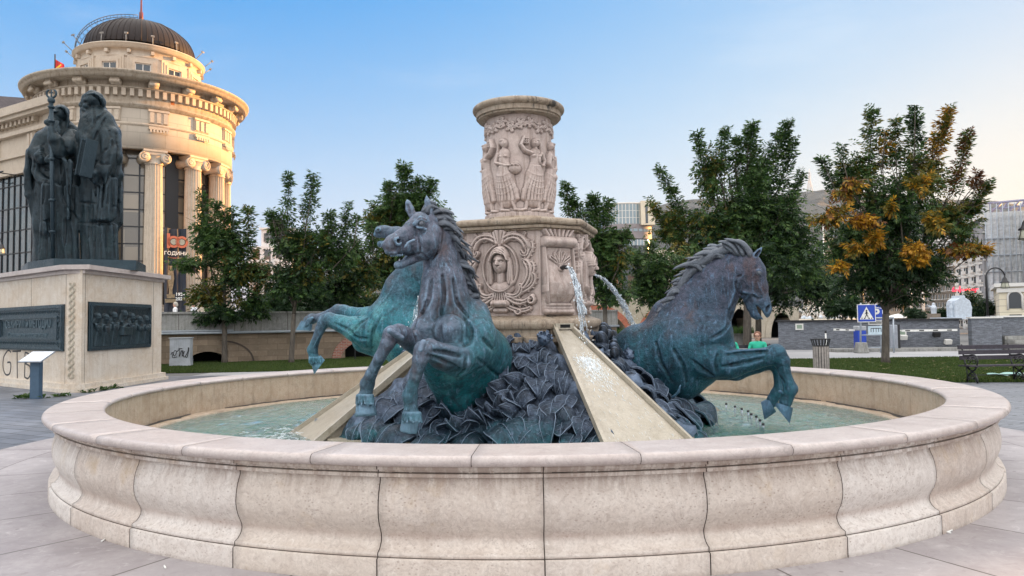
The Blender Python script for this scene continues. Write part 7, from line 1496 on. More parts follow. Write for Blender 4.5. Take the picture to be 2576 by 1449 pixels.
# ------------------------------------------------------------- people
def person(loc, rz, shirt, label, hair=(.12, .07, .04), seated=True, bag=False, glasses=False, cup=False, trousers=(.03, .03, .035)):
    e = empty('person', loc, rz, label, 'person'); S_ = Sculpt((-.42, -.75, -.02), (.42, .45, 1.78), .014); C_ = lambda *p, k=.02, **kw: S_.chain([(np.array(q[:3]), q[3]) for q in p], k, **kw)
    hz = .46 if seated else .92; dz = hz
    C_((0, 0, dz+.02, .14), (0, 0, dz+.22, .135), (0, 0, dz+.40, .15), k=.05, squash=((0, 1, 0), .8)); C_((-.16, 0, dz+.47, .07), (.16, 0, dz+.47, .07), k=.05); C_((0, 0, dz+.5, .055), (0, -.01, dz+.58, .052))
    C_((0, -.02, dz+.66, .083), (0, -.015, dz+.72, .092), k=.03); C_((0, -.05, dz+.60, .045), k=.03) if False else S_.ball((0, -.05, dz+.61), .045, .03)
    S_.ball((0, -.115, dz+.665), .016, .015); 
    for sg in (-1, 1):
        S_.ball((sg*.095, 0, dz+.67), .02, .01)
        if seated:
            C_((sg*.19, 0, dz+.46, .05), (sg*.25, -.08, dz+.22, .042), (sg*.13, -.28, dz+.24, .034), (sg*.06, -.33, dz+.26, .03))
            C_((sg*.09, 0, dz+.0, .10), (sg*.12, -.42, dz+.02, .07), (sg*.12, -.45, .10, .05), k=.03); C_((sg*.12, -.42, .06, .045), (sg*.12, -.60, .045, .04), k=.02); hx, hy, hz2 = sg*.05, -.36, dz+.27
        else:
            C_((sg*.19, 0, dz+.46, .05), (sg*.23, .02, dz+.2, .042), (sg*.2, -.10, dz+.02, .034)); C_((sg*.09, 0, dz, .10), (sg*.10, -.04, .48, .065), (sg*.10, .02, .08, .045), k=.03); C_((sg*.10, .03, .05, .045), (sg*.10, -.14, .04, .038), k=.02); hx, hy, hz2 = sg*.2, -.12, dz-.03
        S_.ball((hx, hy, hz2), .036, .015)
        for q in range(4): C_((hx-.018+.012*q, hy-.02, hz2, .010), (hx-.018+.012*q, hy-.07, hz2-.02-.004*q, .008), k=.006)
        C_((hx-sg*.02, hy, hz2, .011), (hx-sg*.045, hy-.03, hz2+.01, .009), k=.006)
    skin = bpy.data.materials.get('skin') or plain('skin', (.50, .28, .20), .55, var=.08)
    mats = [skin, plain('shirt_cloth', shirt, .8, var=.15), plain('trouser_cloth', trousers, .8)]
    o = S_.mesh('body', mats, e); me = o.data
    for p in me.polygons:
        x_, y_, z_ = p.center
        if z_ < dz+.02 or (seated and z_ < dz+.14 and y_ < -.12 and z_ < dz+.13): p.material_index = 2
        elif z_ < dz+.555 and not (y_ < -.30 if seated else z_ < dz+.10 and abs(x_) > .16): p.material_index = 1
    hr_ = Sculpt((-.15, -.2, dz+.5), (.15, .2, dz+.9), .011); hr_.ball((0, .008, dz+.722), .109, .02).ball((0, .06, dz+.66), .085, .03); hr_.cone((0, -.22, dz+.61), (0, -.125, dz+.655), .08, .062, .015, 'sub'); hr_.mesh('hair', plain('hair', hair, .7), e)
    f = MB()
    for sg in (-1, 1):
        f.ball((sg*.033, -.094, dz+.695), .011, seg=8, rings=5)
        if glasses: f.tube([(sg*.036+.028*math.cos(q), -.112, dz+.695+.02*math.sin(q)) for q in np.linspace(0, 2*PI, 13)], .0035, 4).tube([(sg*.064, -.11, dz+.70), (sg*.1, 0, dz+.70)], .003, 4)
    f.tube([(-.025, -.098, dz+.628), (.025, -.098, dz+.628)], .005, 5).build('eyes_and_mouth' if not glasses else 'glasses', M['black'], e)
    if bag: MB().box(-.15, .15, .12, .28, dz+.1, dz+.45).build('backpack', plain('dark_bag', (.02, .02, .03), .7), e, bevel=.04)
    if cup: MB().tube([(0, -.36, dz+.24), (0, -.36, dz+.34)], .032, 12).build('cup', M['paper'], e)
    return e
pp = at(1918, 865, 20.9); person((pp.x-.05, 21.15, .02), R(-25), (.02, .38, .25), 'seated person in a green jumper with glasses and tied-back hair holding a small cup', (.15, .06, .03), True, glasses=True, cup=True)
pp = at(1842, 870, 20.9); person((pp.x, 21.15, .02), R(10), (.02, .38, .25), 'seated person in green mostly hidden behind the right horse', (.10, .06, .04), True)
pp = at(441, 770, 39); person((pp.x, 39, terr_z), R(-60), (.75, .75, .75), 'grey-haired person in a white shirt with a dark backpack walking on the terrace', (.45, .42, .36), False, bag=True)
pp = at(488, 778, 39.5); person((pp.x, 39.5, terr_z), R(-30), (.70, .72, .76), 'second person in white on the terrace half hidden by leaves', (.03, .02, .02), False)
# ------------------------------------------------------------- far buildings and hills
M['glass_b'] = None
t = NT('light_glass'); x, y, zz_ = t.sep(); t.fin(t.mix(t.noise(.3, 3), (.12, .18, .22), (.22, .30, .34)), .1, None, .0, .9); M['lglass'] = t.m
def px(u, v, Y): return at(u, v, Y)
# white apartment block between the left trees
Y = 120; a, b_ = px(628, 570, Y), px(700, 570, Y); ap = empty('apartment_building', (a.x, Y, 0), R(6), 'white apartment block with balconies between the two left trees', 'building'); Wd_ = b_.x-a.x+2; Ht = a.z
MB().box(0, Wd_, 0, 14, 0, Ht-3.2).box(1.5, Wd_, 1.5, 13, Ht-3.2, Ht-.3).box(1.2, Wd_+.3, 1.2, 13.3, Ht-.299, Ht).build('wall', M['white_wall'], ap)
for k in range(6):
    zf = Ht-3.2-3*k-2.6
    if zf < 2: break
    MB().box(-.1, Wd_*.5, -1.2, -.01, zf-.15, zf).box(-.1, Wd_*.5, -1.2, -1.1, zf, zf+.35).build('balcony', M['white_wall'], ap)
    for x0 in (.6, 2.3, Wd_*.62, Wd_*.8): MB().box(x0, x0+1.0, -.05, .1, zf+.7 if x0 > Wd_/2 else zf+.1, zf+2.1).build('window', M['win'], ap)
for q in range(5): MB().box(1.9+q*.95, 2.7+q*.95, 1.42, 1.6, Ht-2.3, Ht-.9).build('window', M['win'], ap)
# oval glass tower
Y = 150; c0 = px(1592, 560, Y); tw = empty('glass_tower', (c0.x, Y+8, 0), 0, 'oval office tower with curved glass top and grey stone bands right of the pedestal', 'building')
Z = lambda v: float(at(1590, v, Y).z); rw = (1655-1530)/2/F_PX*Y*1.04
def ov(r, v0, v1, m, name, par=tw, a0=0, a1=2*PI, seg=64): o_ = MB().lathe([(r, Z(v0)), (r*(1.0), Z(v1))], seg, a0=a0, a1=a1).build(name, m, par); o_.scale = (1, .8, 1); return o_
ov(rw*.93, 900, 592, M['win'], 'dark_core'); 
ov(rw*.90, 592, 504, M['lglass'], 'glass_crown'); o_ = MB().lathe([(rw*.90, Z(504)), (rw*.93, Z(503)), (rw*.93, Z(500)), (0, Z(499))], 64).build('roof_edge', M['trim'], tw); o_.scale = (1, .8, 1)
t = NT('tower_stone'); M['tstone'] = t.fin(t.mix(t.noise(.5, 5), (.16, .14, .15), (.28, .26, .27)), .6)
ov(rw*1.0, 594, 556, M['tstone'], 'stone_band')
o_ = MB().lathe([(rw*.92, Z(556)), (rw*1.0, Z(557))], 64).build('band_top', M['tstone'], tw); o_.scale = (1, .8, 1)
wv = MB()
for i in range(28):
    Mr = Matrix.Rotation(2*PI*i/28, 4, 'Z'); wv.box(rw*.99, rw*1.012, -.45, .45, Z(576), Z(569), 0, Mr)
o_ = wv.build('windows', M['lglass'], tw); o_.scale = (1, .8, 1)
ov(rw*.97, 612, 597, M['lglass'], 'glass_storey')
mu = MB()
for i in range(40):
    Mr = Matrix.Rotation(2*PI*i/40, 4, 'Z'); mu.box(rw*.895, rw*.908, -.06, .06, Z(556), Z(504), 0, Mr).box(rw*.965, rw*.978, -.05, .05, Z(612), Z(597), 0, Mr)
for v in (540, 522): mu.lathe([(rw*.905, Z(v)), (rw*.905, Z(v-1))], 64)
o_ = mu.build('mullions', M['trim'], tw); o_.scale = (1, .8, 1)
MB().box(rw*.45, rw*1.0, -rw*.85, rw*.5, Z(560), Z(498)).build('stair_tower', M['cream_wall'], tw); MB().box(rw*.62, rw*.72, -rw*.86, -rw*.851, Z(556), Z(508)).build('stair_window', M['win'], tw)
window_block('office_building', 0, 9, 0, 10, float(px(1480, 528, 165).z), (M['lglass'], M['win'], M['trim']), 'low pale glass office block left of the oval tower', 'building', nx=6, nz=8, loc=(px(1462, 528, 165).x, 165))
window_block('shop_building', 0, 16, 0, 12, float(px(1660, 640, 120).z), (M['cream_wall'], M['win'], M['trim']), 'sunlit cream building seen through the leaves right of the oval tower', 'building', nx=7, nz=4, loc=(px(1650, 640, 118).x, 118))
# old stone bridge with arches behind the trees
M['bridge'] = stone_mat('bridge_stone', (.52, .46, .36), (.36, .31, .24), (.62, .56, .46), streak=.4, scale=.5, pits=.3)
def bridge(name, A_, B_, H, arches, label, ring, Hend=None):
    A_, B_ = Vector(A_), Vector(B_); d = (B_-A_); L = d.length; e = empty(name, A_, math.atan2(d.y, d.x), label, 'bridge'); o = arch_wall(L, H, arches, .9).build('wall', M['bridge'], e)
    MB().box(0, L, 0, 4, H, H+.25).box(0, L, .0, .35, H+.251, H+1.0).build('parapet', M['bridge'], e)
    for (c, w, h) in arches:
        mb = MB(); n = 20; P = np.zeros((n, 4, 3))
        for i in range(n):
            a = PI*i/(n-1)
            for j, (r, y) in enumerate(((0, 0), (0, -.06), (.5, -.06), (.5, 0))): P[i, j] = ((c+(w+r)*math.cos(a)), y-.001, (h+r)*math.sin(a))
        mb.grid(P, smooth=False).build('arch_ring', ring, e)
    MB().box(0, L, 3.4, 3.5, -.5, H).build('arch_darkness', M['darkhole'], e); return e
b0 = px(1495, 800, 62); b1_ = px(1800, 800, 62)
bridge('stone_bridge', (b0.x, 62, 0), (b1_.x, 62, 0), float(px(1600, 775, 62).z), [(.2, 2.6, 2.5), (6.3, 2.4, 2.5)], 'pale stone bridge with red brick arch rings right of the pedestal', plain('brick_ring', (.40, .14, .09), .85, var=.3))
b0 = px(1835, 800, 66); b1_ = px(2010, 800, 66)
e = bridge('arched_stone_bridge', (b0.x, 66, 0), (b1_.x, 66, 0), float(px(1900, 792, 66).z)-.3, [(.9, .9, 2.6), (4.6, 1.0, 2.2)], 'old stone bridge with two round arches behind the bowed head of the right horse', M['bridge'])
hw = empty('hedge_wall', (5, 44, 0), R(6), 'low stone retaining wall with green creeper behind the seated people', 'wall')
MB().box(0, 9.2, 0, .5, 0, float(px(1900, 838, 45).z)).build('wall', M['parapet'], hw)
# hills
def hill(name, Y, prof, m, label, depth=1500):
    us = [p[0] for p in prof]; mb = MB(); n = 140; rows = 22; P = np.zeros((n, rows, 3)); U_ = np.linspace(us[0], us[-1], n); Vv = np.interp(U_, us, [p[1] for p in prof])
    for i in range(n):
        top = at(U_[i], Vv[i], Y); k = top.x/Y
        for j in range(rows):
            f = j/(rows-1); yy = Y-depth*(1-f)*1.0; nz = mnoise.fractal(Vector((U_[i]*.012, f*4, Y*.001)), .8, 2.1, 6); P[i, j] = (k*yy*(1+.0)+nz*40*(1-f), yy, max(-5, top.z*f**.75+nz*(top.z*.13)*(1-f)*f*3+mnoise.noise(Vector((U_[i]*.05, f, 3)))*6*f))
    return mb.grid(P).build(name, m, kind='structure', label=label)
t = NT('hill_forest'); n = t.noise(.006, 9, .72); n2 = t.noise(.0016, 4, .6); vb = t.voro(.03); M['hill'] = t.fin(t.mix(t.ramp(n, [(.40, 0), (.62, 1)]), (.022, .030, .034), t.mix(n2, (.062, .070, .072), (.10, .098, .09))), .95, t.bump(n, 1, 30))
hill('hills', 3600, [(500, 790), (700, 770), (900, 690), (1000, 668), (1150, 700), (1500, 640), (1658, 516), (1700, 507), (1733, 502), (1850, 498), (1960, 490), (2042, 480), (2100, 478), (2155, 481), (2250, 492), (2360, 502), (2440, 503), (2514, 506), (2700, 545), (2900, 600)], M['hill'], 'wooded hill ridge under haze behind the city')
hill('hills', 1700, [(1450, 790), (1640, 720), (1760, 640), (1900, 655), (2000, 600), (2080, 590), (2200, 640), (2400, 700), (2600, 720)], M['hill'], 'nearer wooded foothill', 600)
tp_ = at(2037, 480, 3500); mst = empty('hilltop_tower', (tp_.x, 3500, tp_.z-10), 0, 'tall pale lattice tower standing on the hill ridge', 'tower'); Mt = plain('pale_steel', (.5, .5, .5), .6)
tw_ = MB(); Ht_ = float(at(2037, 432, 3500).z)-tp_.z+10
for sx, sy in ((-1, -1), (1, -1), (1, 1), (-1, 1)): tw_.tube([(sx*11, sy*11, 0), (sx*3.5, sy*3.5, Ht_*.55), (sx*2.5, sy*2.5, Ht_)], 1.3, 5)
for k in range(10): f = k/10; w_ = 11-8*min(1, f/.55) if f < .55 else 3; tw_.tube([(-w_, -w_, Ht_*f), (w_, -w_, Ht_*(f+.08))], .7, 4).tube([(w_, -w_, Ht_*f), (-w_, -w_, Ht_*(f+.08))], .7, 4)
tw_.tube([(0, 0, Ht_*.9), (0, 0, Ht_*1.15)], 1.0, 5); tw_.build('lattice', Mt, mst)
# the buildings at the far right
Y = 96
def facade(name, u0, v0, u1, v1, Ya, Yb, label, m, cat='building', base=0, depth=14, ncol=6, nrow=6, wm=None, win=(.5, .6), ped=False, vbase=None, rail=False):
    """straight front from (u0, Ya) to (u1, Yb), top at v0 / v1"""
    a, b_ = at(u0, v0, Ya), at(u1, v1, Yb); d = Vector((b_.x-a.x, b_.y-a.y, 0)); L = d.length; H = (a.z+b_.z)/2; e = empty(name, (a.x, a.y, base), math.atan2(d.y, d.x), label, cat)
    w = MB(); w.box(0, L, 0, depth, -1, H-base); w.build('wall', m, e); w = MB(); w.box(-.35, L+.35, -.45, depth, H-base+.001, H-base+.6).box(-.2, L+.2, -.25, -.001, H-base-.9, H-base-.5); h = (H-base)/nrow
    for k in range(1, nrow): w.box(0, L, -.14, -.002, k*h-.1, k*h+.08)
    w.build('cornices', M['trim'] if m is not M['brown_wall'] else m, e)
    for k in range(nrow):
        for i in range(ncol):
            xc = L*(i+.5)/ncol; ww = L/ncol*win[0]/2; za = k*h+h*.2; zb_ = za+h*win[1]
            o = MB().box(xc-ww, xc+ww, -.03, .2, za, zb_).build('window', wm or M['win'], e)
            f = MB().box(xc-.05, xc+.05, -.06, -.031, za, zb_).box(xc-ww-.1, xc+ww+.1, -.22, -.032, za-.14, za)
            if ped: f.add([(xc-ww-.25, -.2, zb_+.05), (xc+ww+.25, -.2, zb_+.05), (xc, -.2, zb_+.42), (xc-ww-.25, -.03, zb_+.05), (xc+ww+.25, -.03, zb_+.05), (xc, -.03, zb_+.42)], [(0, 1, 2), (0, 2, 5, 3), (1, 4, 5, 2), (0, 3, 4, 1)]).box(xc-ww-.02, xc-.1, -.35, -.31, za, za+.35).box(xc+.1, xc+ww+.02, -.35, -.31, za, za+.35)
            f.build('frame', M['trim'], o)
    return e, L, H-base
e, L, H = facade('grand_hotel', 2402, 640, 2478, 640, 104, 92, 'white hotel with pedimented windows, curved glass attic and rooftop sign', M['white_wall'], ncol=4, nrow=7, ped=True)
MB().box(.6, L-.4, .8, 12, H+.61, H+3.4).build('attic_glass', M['lglass'], e); MB().box(-.4, L, -.2, 13, H+3.41, H+4.0).build('attic_roof', M['black'], e)
mm_ = MB()
for i in range(7): x_ = .6+(L-1)*i/6; mm_.tube([(x_, -.3, H+.6), (x_, .2, H+2.6), (x_, .7, H+3.4)], .12, 6)
mm_.build('attic_ribs', M['black'], e); MB().box(.3, L+.5, .2, .5, H+4.1, H+5.6).build('sign_board', M['white_wall'], e)
text_mesh('sign_lettering', 'MARRIOTT', 1.35, frame_M((L*.55+.5, .12, H+4.85), (1, 0, 0), (0, 0, 1)), M['letter'], e, depth=.06, sx=.82, bold=.03)
MB().add([(.5, .0, H+4.2), (.8, .0, H+4.2), (1.2, .0, H+5.6), (.95, .0, H+5.6)], [(0, 1, 2, 3)]).add([(1.1, .0, H+4.2), (1.35, 0, H+4.2), (1.6, 0, H+5.2), (1.4, 0, H+5.4)], [(0, 1, 2, 3)]).build('logo', plain('purple_sign', (.18, .03, .16), .5), e)
ng = NT('red_neon'); M['neon'] = ng.fin((.6, .02, .04), .5, emis=(1, .02, .06), es=1.1)
nz0 = at(2428, 731, 88); ne = empty('neon_sign', (nz0.x, 88, nz0.z), R(-30), 'glowing red handwritten neon sign low on the white hotel', 'sign'); k = MB()
for (x0, pts) in ((-2.6, [(0, -.1), (.15, .5), (.3, 1.1), (.2, .3), (.3, -.2), (.6, .1)]), (-2.0, [(0, .1), (.3, .45), (.1, -.1), (.5, .3), (.6, -.1)]), (-1.3, [(0, 0), (.3, 1.3), (.35, .2), (.2, -.5), (.5, .2)]), (-.7, [(0, .1), (.3, .5), (.2, -.1), (.6, .3), (.6, -.1), (.9, .4), (.9, -.1)]), (.35, [(0, -.1), (.1, .5), (.35, .0), (.5, .5), (.6, -.1)]), (1.1, [(0, .1), (.3, .5), (.1, -.1), (.55, .2)]), (1.75, [(0, .4), (.05, -.1), (.35, .0), (.4, .5), (.35, -.5), (.1, -.5)]), (2.3, [(0, .3), (.3, .45)])): k.tube([(.5*(x0+a_), 0, .42*b2_) for a_, b2_ in pts], .05, 6)
k.build('script', M['neon'], ne)
# scaffolded round-fronted building
se, L, H = facade('scaffolded_building', 2470, 552, 2680, 535, 92, 89, 'tall grey building wrapped in scaffolding nets under a steel roof frame', M['grey_wall'], ncol=7, nrow=8, win=(.45, .6))
t = NT('scaffold_net'); nn_ = t.noise(1.2, 6, .7, vec=t.map((1, 1, 2.2))); t.fin(t.mix(nn_, (.50, .53, .58), (.72, .74, .76)), .8); tr = t.n.new('ShaderNodeBsdfTransparent'); mx = t.n.new('ShaderNodeMixShader'); t.l.new(t.ramp(nn_, [(.42, .92), (.62, .62)]), mx.inputs[0]); t.l.new(tr.outputs[0], mx.inputs[1]); t.l.new(t.b.outputs[0], mx.inputs[2]); t.l.new(mx.outputs[0], t.out.inputs[0]); M['net'] = t.m
P = np.zeros((60, 14, 3)); rg = random.Random(8)
for i in range(60):
    for j in range(14): P[i, j] = (L*i/59, -1.5+.12*math.sin(i*1.3)+.1*rg.random(), 2+(H-1.5)*j/13)
MB().grid(P, smooth=False).build('net', M['net'], se); sc = MB()
for i in range(15): sc.tube([(L*i/14, -1.65, 0), (L*i/14, -1.65, H+1.5)], .06, 5)
for kf in range(int(H/2)): sc.tube([(0, -1.65, 2*kf+1), (L, -1.65, 2*kf+1)], .05, 5).box(0, L, -1.6, -.8, 2*kf+.9, 2*kf+.98)
for i in range(14):
    for kf in range(0, int(H/2)-1, 3): sc.tube([(L*i/14, -1.68, 2*kf+1), (L*(i+1)/14, -1.68, 2*kf+3)], .035, 4)
sc.build('scaffold', Mg, se); rf = MB()
for i in range(int(L/1.9)): rf.tube([(1+i*1.9, 1, H+.6), (2.4+i*1.9, 1, H+1.9+.05*i)], .14, 5).tube([(1+i*1.9, 6, H+.6), (2.4+i*1.9, 6, H+2.6+.05*i)], .14, 5).tube([(2.4+i*1.9, 1, H+1.9+.05*i), (2.4+i*1.9, 6, H+2.6+.05*i)], .1, 4)
for (y_, h_) in ((1, 1.9), (6, 2.6), (1, 1.2), (6, 1.8)): rf.tube([(1.6, y_, H+h_), (L, y_, H+h_+.3)], .1, 5)
rf.build('roof_frame', plain('violet_steel', (.22, .22, .32), .5, .3), se)
# cream pavilion at the right edge
ce = empty('cream_pavilion', (at(2512, 720, 62).x, 62, 1.4), R(-31), 'cream building with arched window and grooved walls at the right edge', 'building'); Hc_ = float(at(2530, 722, 62).z)-1.4
t = NT('grooved_cream'); x, y, zz_ = t.sep(); gr = t.math('LESS_THAN', t.math('FRACT', t.math('MULTIPLY', zz_, 1.9)), .08); M['groove'] = t.fin(t.mix(gr, (.66, .60, .46), (.36, .32, .24)), .8)
MB().box(0, 14, 0, 12, 0, Hc_).build('wall', M['groove'], ce); MB().box(-.3, 14.3, -.3, 12, Hc_+.001, Hc_+.3).box(-.15, 14.2, -.15, -.001, Hc_-.45, Hc_-.1).box(-.3, 14.3, -.3, 0, -.4, -.001).build('cornice', M['trim'], ce)
wx = at(2547, 765, 62).x-ce.location.x; za = float(at(2547, 776, 62).z)-1.4; zb2 = float(at(2547, 735, 62).z)-1.4
mb = MB(); mb.add([(wx-.42, -.04, za), (wx+.42, -.04, za), (wx+.42, -.04, zb2-.4)]+[(wx+.42*math.cos(q), -.04, zb2-.42+.42*math.sin(q)) for q in np.linspace(0, PI, 11)]+[(wx-.42, -.04, zb2-.4)], [tuple(range(15))]); o = mb.build('window', M['win'], ce)
MB().tube([(wx-.5, -.06, za-.1), (wx-.5, -.06, zb2-.42)]+[(wx-.5*math.cos(q), -.06, zb2-.42+.5*math.sin(q)) for q in np.linspace(.1, PI-.1, 11)]+[(wx+.5, -.06, zb2-.42), (wx+.5, -.06, za-.1)], .08, 6).build('frame', M['trim'], o); MB().box(wx-.42, wx+.42, -.05, -.001, .15, za-.5).build('window', M['win'], ce)
MB().box(-1.5, 16, -1.6, 12, -1.4, -.401).build('base_wall', M['splits'], ce)
# brown stone apartment row and towers beyond the square
facade('arcaded_building', 2270, 668, 2400, 655, 175, 150, 'long brown building with rows of small windows left of the white hotel', M['brown_wall'], ncol=16, nrow=8, win=(.5, .55))
facade('arcaded_building', 2140, 690, 2268, 676, 185, 178, 'brown grey building partly hidden behind the orange tree', M['brown_wall'], ncol=12, nrow=6, win=(.5, .55))
facade('tower_block', 2330, 600, 2400, 600, 260, 258, 'white high-rise with regular windows above the brown building', M['white_wall'], ncol=8, nrow=16, win=(.55, .5))
facade('yellow_building', 2020, 735, 2140, 735, 210, 205, 'pale yellow town building behind the pedestrian sign', M['cream_wall'], ncol=9, nrow=5)
# white carved monument behind the slate wall, monuments and clutter on the far square
wm_ = empty('white_monument', (at(2412, 790, 50).x, 50, 1.0), 0, 'white stone monument block with rounded shoulders behind the slate wall', 'monument'); kz = lambda v: float(at(2412, v, 50).z)-1.0; Ms = plain('white_marble', (.50, .56, .63), .6, var=.18, scale=6); hw_ = 20/F_PX*50
MB().add([(x_*hw_, y_, z_) for y_ in (-.5, .5) for x_, z_ in ((-1, kz(802)), (1, kz(802)), (1.05, kz(768)), (.9, kz(756)), (.35, kz(750)), (.32, kz(744)), (-.32, kz(744)), (-.35, kz(750)), (-.9, kz(756)), (-1.05, kz(768)))], [tuple(range(9, -1, -1)), tuple(range(10, 20))]+[(i, (i+1) % 10, 10+(i+1) % 10, 10+i) for i in range(10)]).build('block', Ms, wm_, bevel=.04)
s_ = Sculpt((-.9, -.9, kz(802)), (.9, .3, kz(745)), .045)
for sg in (-1, 1): s_.chain([(np.array((sg*.58, -.2, kz(800))), .12), (np.array((sg*.60, -.2, kz(775))), .15), (np.array((sg*.60, -.2, kz(765))), .10)], .06).ball((sg*.6, -.2, kz(762)), .10, .04)
s_.mesh('side_figures', Ms, wm_)
MB().box(-1.6, 3.6, -.6, .6, kz(803), kz(798)).build('base', Ms, wm_)
tq = empty('torch_statue', (at(2349, 780, 70).x, 70, 1.5), 0, 'small white statue with raised arm on a dark plinth beyond the wall', 'statue'); kz2 = lambda v: float(at(2349, v, 70).z)-1.5; s_ = Sculpt((-.9, -.5, kz2(795)), (.9, .5, kz2(755)), .05); 
s_.chain([(np.array((0, 0, kz2(790))), .22), (np.array((0, 0, kz2(775))), .26), (np.array((0, 0, kz2(768))), .12)], .08).ball((0, 0, kz2(765)), .14, .05).chain([(np.array((-.15, 0, kz2(772))), .09), (np.array((-.5, 0, kz2(770))), .06), (np.array((-.62, 0, kz2(765))), .05)], .04); s_.mesh('figure', Ms, tq); MB().box(-.4, .4, -.4, .4, -1.5, kz2(789)).build('plinth', M['brown_wall'], tq)
hq = at(2140, 790, 120); eq = empty('equestrian_statue', (hq.x, 120, 0), 0, 'dark rider on horseback on a tall plinth seen from behind, far across the square', 'statue'); kz3 = lambda v: float(at(2140, v, 120).z); kx = 120/F_PX
s_ = Sculpt((-2, -1.5, kz3(790)), (2, 2.5, kz3(735)), .12); s_.chain([(np.array((0, -.3, kz3(768))), 9*kx), (np.array((0, 1.2, kz3(768))), 8*kx)], .2).chain([(np.array((0, .5, kz3(762))), 6*kx), (np.array((0, .5, kz3(750))), 7*kx)], .2).ball((0, .5, kz3(742)), 3.6*kx, .1)
for sg in (-1, 1): s_.chain([(np.array((sg*4*kx, -.3, kz3(775))), 2.5*kx), (np.array((sg*4*kx, -.4, kz3(789))), 1.6*kx)], .1).chain([(np.array((sg*6*kx, .5, kz3(752))), 2*kx), (np.array((sg*8*kx, .3, kz3(765))), 2*kx)], .1)
s_.mesh('rider', M['saints'], eq); MB().box(-1.4, 1.4, -1.5, 2.5, 0, kz3(789)).build('plinth', M['bridge'], eq)
fs = empty('distant_fountain', (at(2056, 800, 100).x, 100, 0), 0, 'distant fountain spraying white water over pale round sculptures', 'fountain'); mb = MB(); rg = random.Random(3)
for k in range(26): mb.ball((rg.uniform(-3.6, 4.2), rg.uniform(-1, 1), float(at(2056, rg.uniform(796, 803), 100).z)), rg.uniform(.2, .38), seg=8, rings=6)
mb.build('sculptures', Ms, fs); mb = MB(); zz0 = float(at(2056, 802, 100).z)
for k in range(30):
    x0 = rg.uniform(-2.5, 3); w_ = rg.uniform(.8, 2.2); h_ = rg.uniform(.8, 1.7); mb.tube([(x0-w_/2+w_*q, 0, zz0+h_*4*q*(1-q)) for q in np.linspace(0, 1, 9)], .04, 4)
mb.build('spray', M['paper'], fs); MB().lathe([(0, 0), (5, 0), (5, zz0-.2), (4.7, zz0), (0, zz0)], 32).build('basin', M['bridge'], fs)
for k, (u, v, Y_, lab) in enumerate(((2289, 690, 120, 'white flag pole left of the round bushes'), (2320, 694, 120, 'second pale pole between the round bushes'), (2146+20, 650, 110, 'tall dark pole above the pedestrian sign'), (2070, 560, 130, 'tall thin white pole between the two right trees'))):
    q = at(u, v, Y_); e = empty('pole', (q.x, Y_, 0), 0, lab, 'pole', 'poles on the far square'); MB().tube([(0, 0, 0), (0, 0, q.z)], [.22, .12], 8).build('shaft', M['trim'] if k != 2 else M['black'], e)
um = MB()
for k, (u, v) in enumerate(((2175, 790), (2215, 793), (2260, 789), (2300, 792), (2095, 792))):
    q = at(u, v, 105); e = empty('market_umbrella', (q.x, 105, 0), 0, ['white cafe umbrella behind the pedestrian sign', 'white cafe umbrella behind the tree trunk', 'white cafe umbrella right of the tree trunk', 'white cafe umbrella farthest right', 'white cafe umbrella beside the distant fountain'][k], 'umbrella', 'cafe umbrellas far across the square')
    MB().lathe([(2.0, q.z-.6), (1.0, q.z-.2), (0, q.z)], 8, smooth=False).build('canopy', M['paper'], e); MB().tube([(0, 0, 0), (0, 0, q.z)], .04, 6).build('pole', M['black'], e)
# dark cafe row and low walls closing the far side of the square
facade('cafe_row', 2000, 795, 2330, 790, 140, 135, 'low row of dark cafe fronts across the far square', M['brown_wall'], ncol=14, nrow=1, win=(.75, .6), depth=8)
